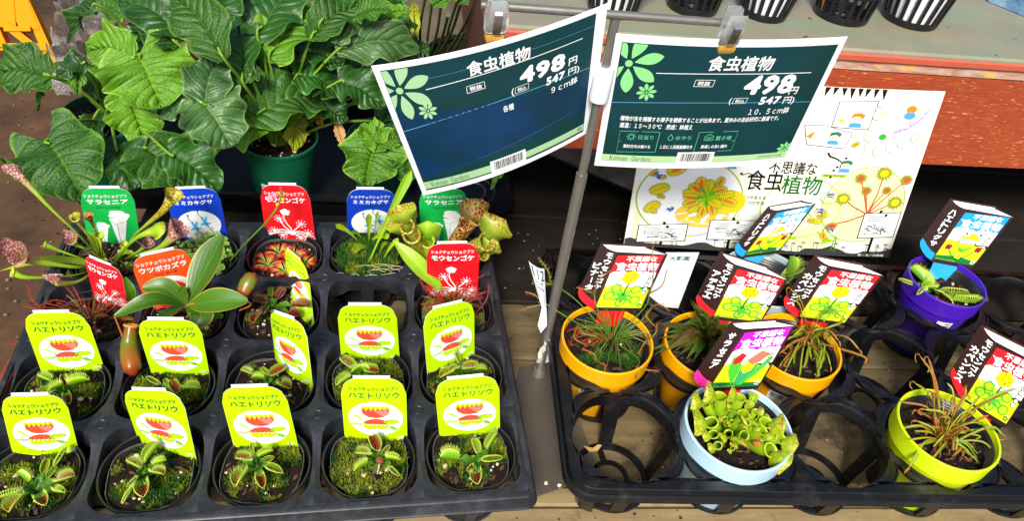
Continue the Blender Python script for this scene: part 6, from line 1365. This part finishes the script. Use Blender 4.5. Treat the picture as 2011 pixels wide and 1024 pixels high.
# hanging-pitcher plant
p = small_pot(1, 2, 'pot with broad glossy lance shaped leaves and one hanging orange pitcher', CTP, 'none', 7)
ctr = at(366, 600, .028); Z0 = at(372, 620, SOILZ)
b = MB(); b.tube([Z0, ctr], .0025, 7, SCAPE); obj('stem', MB_local(b, p.location), p)
for k, (mid, tip, w_, up) in enumerate((((408, 520, .06), (438, 462, .085), 32, (-.5, -.6, .7)), ((425, 592, .045), (486, 592, .05), 26, (0, -.5, 1)), ((395, 618, .03), (378, 645, .022), 23, (.3, -.5, 1)), ((300, 590, .055), (225, 622, .045), 17, (0, -.3, 1)), ((325, 566, .05), (280, 566, .05), 20, (.2, -.6, 1)), ((400, 615, .015), (438, 622, .010), 13, (0, -.5, 1)), ((358, 578, .04), (360, 562, .05), 11, (0, -.8, .5)), ((340, 612, .01), (310, 622, .0), 12, (0, -.4, 1)), ((255, 572, .02), (245, 545, .03), 10, (.6, -.6, .4)))):
    T_ = at(*tip); Mi = at(*mid); b = MB(); wm = px(w_, Mi); leaf(b, [ctr, Mi, T_] if k != 8 else [at(262, 600, 0), Mi, T_], lambda t: wm*(.12+.88*math.sin(math.pi*min(1, max(0, (t-.08)/.92)**.9*.96+.02))**.85) if t > .1 else wm*.14, 18, 4, up, .28, m=NL); obj('leaf', MB_local(b, p.location), p)
for P in ([(486, 592, .05), (492, 600, .04), (470, 610, .03)], [(225, 622, .045), (240, 660, .02), (252, 700, .0), (262, 728, -.004)], [(366, 600, .028), (405, 590, .04), (400, 575, .045), (385, 600, .03)], [(376, 500, .04), (405, 492, .05), (440, 470, .06)]):
    b = MB(); b.tube(bez([at(*q) for q in P], 12), .0008, 5, M('tendril', 'c0662a', .45)); obj('tendril', MB_local(b, p.location), p)
NP = mat_grad('nep_pitcher', [(0, '8a2c12'), (.25, '96561a'), (.55, '66761a'), (1, '8f3c14')], .28, 50, .25, trans=.15)
P = [at(262, 738, .0), at(258, 715, .006), at(254, 680, .014), at(256, 655, .024), at(258, 640, .030)]
b = MB(); rr = [.2, .85, 1, .8, .62]; w0 = px(19, P[2]); Pb = bez(P, 16); b.tube(Pb, [w0*np.interp(i/16, [0, .12, .35, .7, 1], [.25, .85, 1, .72, .6]) for i in range(17)], 18, NP); T_ = (Pb[-1]-Pb[-2]).normalized(); e = Pb[-1]; b2 = []
pt = obj('hanging_pitcher', MB_local(b, p.location), p)
b = MB(); X = T_.orthogonal().normalized(); Y = T_.cross(X); lo = [e+X*(w0*.68*math.cos(a))+Y*(w0*.68*math.sin(a)) for a in [2*math.pi*k/24 for k in range(25)]]; b.tube(lo, .0013, 6, M('peristome', 'd88a3a', .3)); obj('pitcher_lip', MB_local(b, p.location), pt)
A_, B_ = e+V((-.004, .006, .002)), at(247, 618, .045); b = MB(); leaf(b, [A_, A_.lerp(B_, .5)+V((0, 0, .003)), B_], lambda t: w0*.8*math.sin(math.pi*min(1, t*.9+.08))**.7, 8, 4, (0, -.8, .6), .3, m=NP); obj('pitcher_lid', MB_local(b, p.location), pt)
b = MB(); P = bez([at(478, 590, .035), at(480, 570, .042), at(492, 548, .05), at(502, 538, .053)], 12); w0 = px(16, P[5]); b.tube(P, [w0*np.interp(i/12, [0, .2, .5, .8, 1], [.2, .75, 1, .8, .15]) for i in range(13)], 14, NP, flat=.6); obj('young_pitcher', MB_local(b, p.location), p)
# ================================================================ LARGE LEAFY PLANTS
GPOT = plastic('pot_green', '0f5a3c', .38)
gl1 = mat_leaf('gerbera_leaf', '143f0c', '3a7416', '5f8e2c', .5, 8, .7, 2.0, 1.0, '5c8c22')
gl2 = mat_leaf('gerbera_bright', '2c680c', '629c16', '86b030', .5, 8, .75, 2.0, 1.0, '8ab834')
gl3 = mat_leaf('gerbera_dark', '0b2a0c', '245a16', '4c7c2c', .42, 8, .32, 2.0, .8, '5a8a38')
gl4 = mat_leaf('gerbera_grey', '234a20', '4d7a38', '7fa060', .42, 7, .4, 2.0, .5, '7f9a60')
gly = mat_leaf('gerbera_yellow', '6f8a10', 'b8b41c', 'c8cc40', .45, 7, .6, 2.0, .6)
PETI = mat_grad('petiole_green', [(0, '6a8a2a'), (1, '7fae2c')], .4, 60, .1)
def gpot(lab, c, r, h=.11, soil_z=-.008):
    root = thing('potted_plant', lab, 'potted plant', (c[0], c[1], 0), 0, 'large leafy plants in dark green pots'); z = c[2]
    b = MB(); b.lathe([(.0001, z-h), (r*.72, z-h), (r*.97, z-.006), (r, z-.005), (r*1.01, z), (r*.97, z+.001), (r*.955, z-.002), (r*.92, z-.03)], 56, m=GPOT); obj('pot', b.mesh('pot', ang=30), root)
    obj('soil', soil_mesh(r*.93, z+soil_z, 60, False, .006), root); obj('pebbles', scatter_mesh(r*.88, z+soil_z, 61, npl=30, nb=60), root, kind='stuff')
    return root
gA = gpot('large plant at the left with puckered bright green leaves over a dark green pot', (.0, .605, .03), .062)
gB = gpot('large middle plant with glossy lobed leaves and a price sticker on its green pot', (.231, .555, .03), .0525)
gC = gpot('green pot with one bright scalloped leaf, half hidden by the left sign', (.378, .56, .03), .055)
def gl(root, base, tip, hw, mat, lob=.16, cord=.0, seed=0, up=(.0, -.45, 1), quilt=1.0, nl=5, droop=.25, mid=None, stem=True, pc=None, rip=.32, shape=0):
    rnd = random.Random(seed*7+1); B_, T_ = at(*base), at(*tip); wm = px(hw*1.18, B_.lerp(T_, .5)); L = (T_-B_).length; ph = rnd.uniform(0, 6)
    Mi = at(*mid) if mid else B_.lerp(T_, .5)+V((0, 0, L*droop*.5)); pl = [rnd.uniform(0, 6), rnd.uniform(0, 6)]
    def wf(t, s):
        env = (math.sin(math.pi*min(1, t*.94+.06 if not shape else t**.75*.97+.03))**(.55 if cord else .75))*(1.0 if not cord else (.78+.35*(1-t)))
        if shape: env *= .45+.62*t if t < .75 else 1
        lb_ = 1+lob*(.75*math.sin(2*math.pi*(t*nl*.8)+pl[0 if s < 0 else 1])-.2+.4*abs(math.sin(math.pi*t*nl*1.2+pl[1])))*(.3+.7*abs(s))
        return wm*env*lb_
    b = MB(); leaf(b, [B_, Mi, T_], wf, 44, 9, up, .16, rip, mat, back=cord, ph=ph, quilt=.0022*quilt, nve=8, sweep=2.0, freq=13)
    o = obj('leaf', MB_local(b, root.location), root)
    if stem:
        c0_ = V((root.location.x, root.location.y, .02)) if pc is None else at(*pc)
        c0_ = c0_+V((rnd.uniform(-.01, .01), rnd.uniform(-.01, .01), 0)); m_ = c0_.lerp(B_, .5)+V((0, 0, .015)); b = MB(); P = bez([c0_, m_, B_, B_.lerp(T_, .12)+V((0, 0, L*droop*.2))], 12); b.tube(P, [.0024-.0010*i/12 for i in range(13)], 7, PETI); obj('leaf_stalk', MB_local(b, root.location), root)
    return o
# left plant
gl(gA, (92, 275, .085), (162, 395, .045), 74, gl1, .10, .30, 1, droop=.3)
gl(gA, (103, 150, .115), (-18, 150, .10), 42, gl1, .18, .05, 2, up=(0, -.8, .8))
gl(gA, (92, 148, .115), (80, 188, .085), 19, gl1, .1, .1, 3); gl(gA, (96, 160, .11), (74, 218, .06), 8, gl1, .2, 0, 4, stem=False)
gl(gA, (270, 108, .17), (318, 214, .12), 78, gl2, .10, .28, 5, droop=.3)
gl(gA, (262, 118, .165), (172, 100, .15), 40, gl2, .16, .05, 6, up=(0, -.8, .7)); gl(gA, (258, 125, .16), (215, 158, .135), 26, gl2, .16, .1, 7, stem=False)
gl(gA, (252, 190, .11), (288, 294, .06), 42, gl2, .22, .1, 8, nl=3)
gl(gA, (250, 182, .11), (225, 200, .10), 18, gl2, .1, .1, 9)
gl(gA, (280, 285, .075), (370, 378, .04), 62, gl1, .22, .05, 10, nl=4, up=(.2, -.4, 1)); gl(gA, (228, 290, .07), (262, 375, .04), 45, gl3, .2, .1, 11)
gl(gA, (330, 300, .09), (432, 375, .045), 42, gl3, .2, .1, 12, nl=4)
gl(gA, (160, 122, .125), (152, 188, .10), 15, gl2, .2, .1, 13); gl(gA, (168, 124, .13), (112, 152, .115), 24, gl3, .15, .1, 14)
gl(gA, (190, 8, .20), (134, 84, .14), 28, gl3, .28, .0, 15, nl=4, pc=(260, 110, .12))
gl(gA, (215, 70, .16), (262, 88, .15), 22, gl4, .15, .1, 16); gl(gA, (250, 75, .17), (235, 108, .15), 20, gl3, .15, .1, 17)
gl(gA, (300, 70, .17), (308, 108, .15), 24, gl2, .15, .2, 18)
# middle plant
gl(gB, (398, 200, .14), (455, 290, .095), 56, gl4, .12, .25, 20, up=(.1, -.5, 1)); gl(gB, (400, 200, .14), (425, 124, .16), 40, gl4, .1, .1, 21, stem=False, up=(.1, -.9, .6))
gl(gB, (398, 208, .13), (312, 232, .10), 28, gl4, .1, .1, 22, stem=False)
gl(gB, (512, 248, .085), (385, 300, .05), 40, gl2, .14, .1, 23); gl(gB, (505, 225, .10), (640, 205, .08), 46, gl1, .10, .15, 24, droop=.35, up=(-.1, -.6, 1), quilt=.6)
gl(gB, (442, 118, .18), (338, -12, .22), 44, gl1, .16, 0, 25, nl=4, up=(-.3, -.6, .8)); gl(gB, (355, 62, .19), (236, 2, .20), 44, gl3, .16, .05, 26, nl=4)
gl(gB, (352, 88, .18), (262, 50, .18), 34, gl3, .2, .05, 27)
gl(gB, (478, 165, .14), (470, 52, .17), 38, gl3, .18, 0, 28, up=(-.2, -.7, .7)); gl(gB, (492, 150, .15), (514, 140, .15), 18, gl1, .15, .1, 29)
gl(gB, (528, 112, .16), (618, 18, .19), 50, gl2, .16, .05, 30, nl=4, up=(-.3, -.7, .7)); gl(gB, (520, 118, .155), (545, 90, .16), 22, gl2, .15, .1, 31)
gl(gB, (505, 70, .18), (590, -25, .21), 50, gl3, .12, .05, 32, up=(-.2, -.7, .7)); gl(gB, (610, 75, .18), (705, 10, .20), 38, gl1, .16, 0, 33); gl(gB, (420, 40, .2), (470, -30, .22), 40, gl3, .15, 0, 34)
gl(gB, (660, 100, .16), (826, 98, .15), 36, gl4, .2, 0, 35, nl=3, up=(0, -.8, .6)); gl(gB, (662, 88, .17), (690, 42, .18), 26, gl4, .2, 0, 36, stem=False)
gl(gB, (582, 148, .13), (672, 188, .09), 40, gl3, .1, .15, 37, droop=.35); gl(gB, (665, 160, .12), (755, 212, .09), 38, gl3, .15, .1, 38, droop=.3); gl(gB, (600, 100, .15), (675, 130, .13), 30, gl3, .2, .05, 39)
gl(gB, (590, 228, .06), (575, 298, .035), 22, gly, .22, 0, 40, nl=3, up=(.5, -.8, .4)); gl(gB, (628, 205, .08), (680, 240, .06), 26, gl3, .12, .1, 41)
gl(gB, (500, 205, .1), (478, 150, .12), 24, gl3, .2, .1, 42); gl(gB, (420, 110, .16), (395, 70, .17), 24, gl1, .15, .1, 43); gl(gB, (560, 90, .14), (640, 95, .13), 26, gl3, .2, .05, 44)
gl(gB, (520, 235, .06), (480, 250, .05), 20, gl3, .3, .1, 45); gl(gB, (618, 218, .05), (632, 252, .035), 8, M('leaf_orange', 'd8921c', .5, .3, 200), .1, 0, 46, stem=False); gl(gB, (662, 245, .05), (672, 284, .03), 9, M('leaf_tan', 'b8905a', .6, .3, 200), .1, 0, 47, stem=False)
# right plant and the tall stems behind
gl(gC, (735, 288, .065), (716, 366, .035), 52, gl2, .20, .35, 50, nl=3, up=(.1, -.7, .8), quilt=1.3); gl(gC, (742, 282, .07), (708, 246, .08), 26, gl2, .15, .2, 51, stem=False); gl(gC, (742, 284, .07), (784, 272, .07), 24, gl2, .15, .2, 52, stem=False)
gl(gC, (795, 300, .06), (800, 360, .03), 28, gl1, .2, .2, 53)
A_, B_ = at(985, 322, .0), at(968, 372, -.02); gl(gC, (990, 300, .02), (965, 372, -.01), 12, gl2, .1, 0, 54, up=(.6, -.6, .4), stem=False)
gT = thing('potted_plant', 'tall plant behind the left sign with bare stalks and light green leaves', 'potted plant', (.52, .82, -.02))
rnd = random.Random(17)
b = MB(); b.lathe([(.0001, -.06), (.05, -.06), (.065, .05), (.067, .055), (.06, .05)], 32, m=PB); obj('pot', b, gT); obj('soil', soil_mesh(.06, .04, 62, False), gT)
for k, (u, v, u2, v2) in enumerate(((832, 130, 850, -10), (842, 120, 868, -10), (858, 110, 905, 5), (872, 105, 900, -5), (880, 100, 935, 0), (850, 120, 880, 30), (895, 95, 945, -8), (826, 110, 838, -20))):
    A_, B_ = at(u, v, .03), at(u2, v2, .20); b = MB(); b.tube(bez([A_, A_.lerp(B_, .5)+V((rnd.uniform(-.006, .006), 0, 0)), B_], 8), .0022, 6, M('stem_olive', '4a5a1e', .6, .3, 80)); obj('stem', MB_local(b, gT.location), gT)
for k, (bs, tp, hw, m_) in enumerate((((700, 30, .2), (768, 20, .21), 26, gl1), ((738, 38, .18), (808, 22, .19), 16, gl2), ((762, 90, .15), (805, 62, .16), 20, gl3), ((850, 10, .21), (905, -10, .22), 16, gl2), ((700, 60, .17), (760, 62, .17), 24, gl3), ((780, 60, .15), (820, 50, .15), 15, gl1), ((815, 70, .12), (812, 5, .15), 9, gly), ((815, 100, .1), (845, 95, .1), 16, gl3), ((900, 5, .21), (935, -15, .22), 14, gl1), ((740, 12, .2), (700, -18, .21), 22, gl2), ((640, 30, .19), (700, -20, .21), 28, gl1), ((780, 110, .11), (830, 128, .1), 18, gl3))):
    gl(gT, bs, tp, hw, m_, .14, .05, 70+k, stem=False)
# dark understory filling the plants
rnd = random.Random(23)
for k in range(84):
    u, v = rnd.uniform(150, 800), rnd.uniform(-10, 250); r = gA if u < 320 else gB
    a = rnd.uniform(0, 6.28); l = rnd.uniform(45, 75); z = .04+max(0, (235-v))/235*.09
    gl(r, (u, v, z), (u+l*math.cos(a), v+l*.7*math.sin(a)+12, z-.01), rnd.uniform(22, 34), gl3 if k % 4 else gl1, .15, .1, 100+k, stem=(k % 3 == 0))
# sticker on the middle green pot
b = MB(); R_ = .0525; rows = []
def gs(x, z, o=.0006): a = rad(252)+x; rr_ = R_*(.72+.25*((z+.08)/.104)); return (rr_*math.cos(a)+o*math.cos(a), rr_*math.sin(a)+o*math.sin(a), z)
b.grid([[gs(-.28+.56*k/8, z) for k in range(9)] for z in (-.052, -.022)], BARM); st = obj('price_sticker', b, gB); b = MB()
def gb(x0, x1, z0, z1): b.grid([[gs(x, z, .001) for x in (x0, x1)] for z in (z0, z1)], BLK)
x = -.24
while x < .0: w_ = rnd.choice([.008, .014]); gb(x, x+w_, -.048, -.041); x += w_+.009
for q in range(3): gb(-.24+.06*q, -.2+.06*q, -.028, -.0262); gb(.02+.05*q, .05+.05*q, -.035, -.033); gb(.10+.04*q, .13+.04*q, -.035, -.032); gb(.10+.04*q, .13+.04*q, -.042, -.039)
obj('print', b, st)
# ================================================================ FAR LEFT: yellow folding stand, clear wrap
ORG = M('orange_plastic', 'e38c00', .6, .08, 12, spec=.1)
ys = thing('folding_stand', 'orange yellow plastic stand leg with triangular openings at the top left corner', 'plastic stand')
nn = (.15, -.85, .5); P0 = at(100, 125, -.45)
def Y(u, v): return on(u, v, P0, nn)
BC = [0]
def bar(pts, w_, name='brace', th=.03):
    b = MB(); n_ = V(nn).normalized(); BC[0] += .0022
    for (a0, a1) in zip(pts, pts[1:]):
        A_, B_ = Y(*a0), Y(*a1); d = (B_-A_).normalized(); s_ = d.cross(n_)*px(w_/2, A_); q = [x_+n_*BC[0] for x_ in (A_-s_, B_-s_, B_+s_, A_+s_)]; b.add(q+[x_-n_*(th+BC[0]*2) for x_ in q], [(0, 1, 2, 3), (7, 6, 5, 4), (0, 4, 5, 1), (1, 5, 6, 2), (2, 6, 7, 3), (3, 7, 4, 0)], ORG)
    obj(name, b, ys)
bar([(34, -30), (104, 124)], 17, 'leg', .05); bar([(24, -30), (60, 60)], 34, 'panel', .02); bar([(-30, 20), (30, 24)], 60, 'panel', .02); bar([(-30, 92), (92, 92)], 14, 'lower_bar'); bar([(12, 48), (75, 98)], 14, 'brace'); bar([(-10, 52), (8, 92)], 16, 'brace'); bar([(10, 57), (62, 57)], 9, 'brace')
t = NT('clear_wrap', .18, .8); n1 = t.noise(t.coord('Object', (1, 1, .5)), 14, 7, .75); t.col(t.mix(t.ramp(n1, [(.4, 0.0), (.6, 1.0)]), '8f857c', 'f0ebe6')); t.b.inputs['Transmission Weight'].default_value = .2; t.bump(n1, 1.0, .05); t.b.inputs['Alpha'].default_value = .75  # whitish highlights of the creases are mixed into the colour
wr = MB(); rnd = random.Random(9); rows = []
for i in range(22):
    row = []
    for j in range(16):
        u = 105+j*9+(8 if i < 6 else 0)-(22-i)*.2; v = -10+i*9.2; P_q = on(u, v, at(150, 150, -.3), (0, -.9, .45)); h = .05*noise.noise(V((i*.45, j*.5, 1)))+.03*abs(noise.noise(V((i*1.3, j*1.1, 5)))); row.append(P_q+V((0, -h, h)))
    rows.append(row)
wr.grid(rows, t.m); thing('plastic_wrap', 'crumpled clear plastic wrap behind the leftmost leafy plant', 'plastic wrap', me=wr)
b = MB(); b.box(at(165, 130, -.5)+V((0, 0, .02)), (.26, .2, .05), M('wrap_shadow', '4a4038', .7, .4, 20), rz=.4); 
b2 = MB(); b2.box((0, 0, 0), (.05, .02, .3), M('terracotta', 'b5775a', .8, .2, 40), bev=.004); thing('terracotta_tile', 'terracotta tile edge glimpsed between the leaves and the clear wrap', 'tile', at(238, 40, -.2), .4, me=b2)
# grit on the bench and the floor
b = MB(); rnd = random.Random(14); DK = M('grit_dark', '2a1f16', .9); LT = M('grit_pale', '8a7a60', .9, .4, 300)
for k in range(700):
    x, y = rnd.uniform(.45, 1.25), rnd.uniform(-.02, .52); s_ = rnd.uniform(.0005, .0017); b.blob((x, y, -.0795), s_, DK if rnd.random() < .6 else LT, 5, 3, .3, rnd, (1.3, 1, .5))
obj('grit', b, bench, kind='stuff').matrix_parent_inverse = Matrix.Rotation(-BR, 4, 'Z')
b = MB()
for k in range(90):
    p_ = at(rnd.uniform(-20, 140), rnd.uniform(130, 720), -.545); b.blob(p_, rnd.uniform(.001, .003), LT if rnd.random() < .5 else DK, 5, 3, .3, rnd, (1.2, 1, .6))
o = obj('floor_grit', b, kind='stuff'); o['label'] = 'scattered grit on the brown concrete floor'; o['category'] = 'grit'
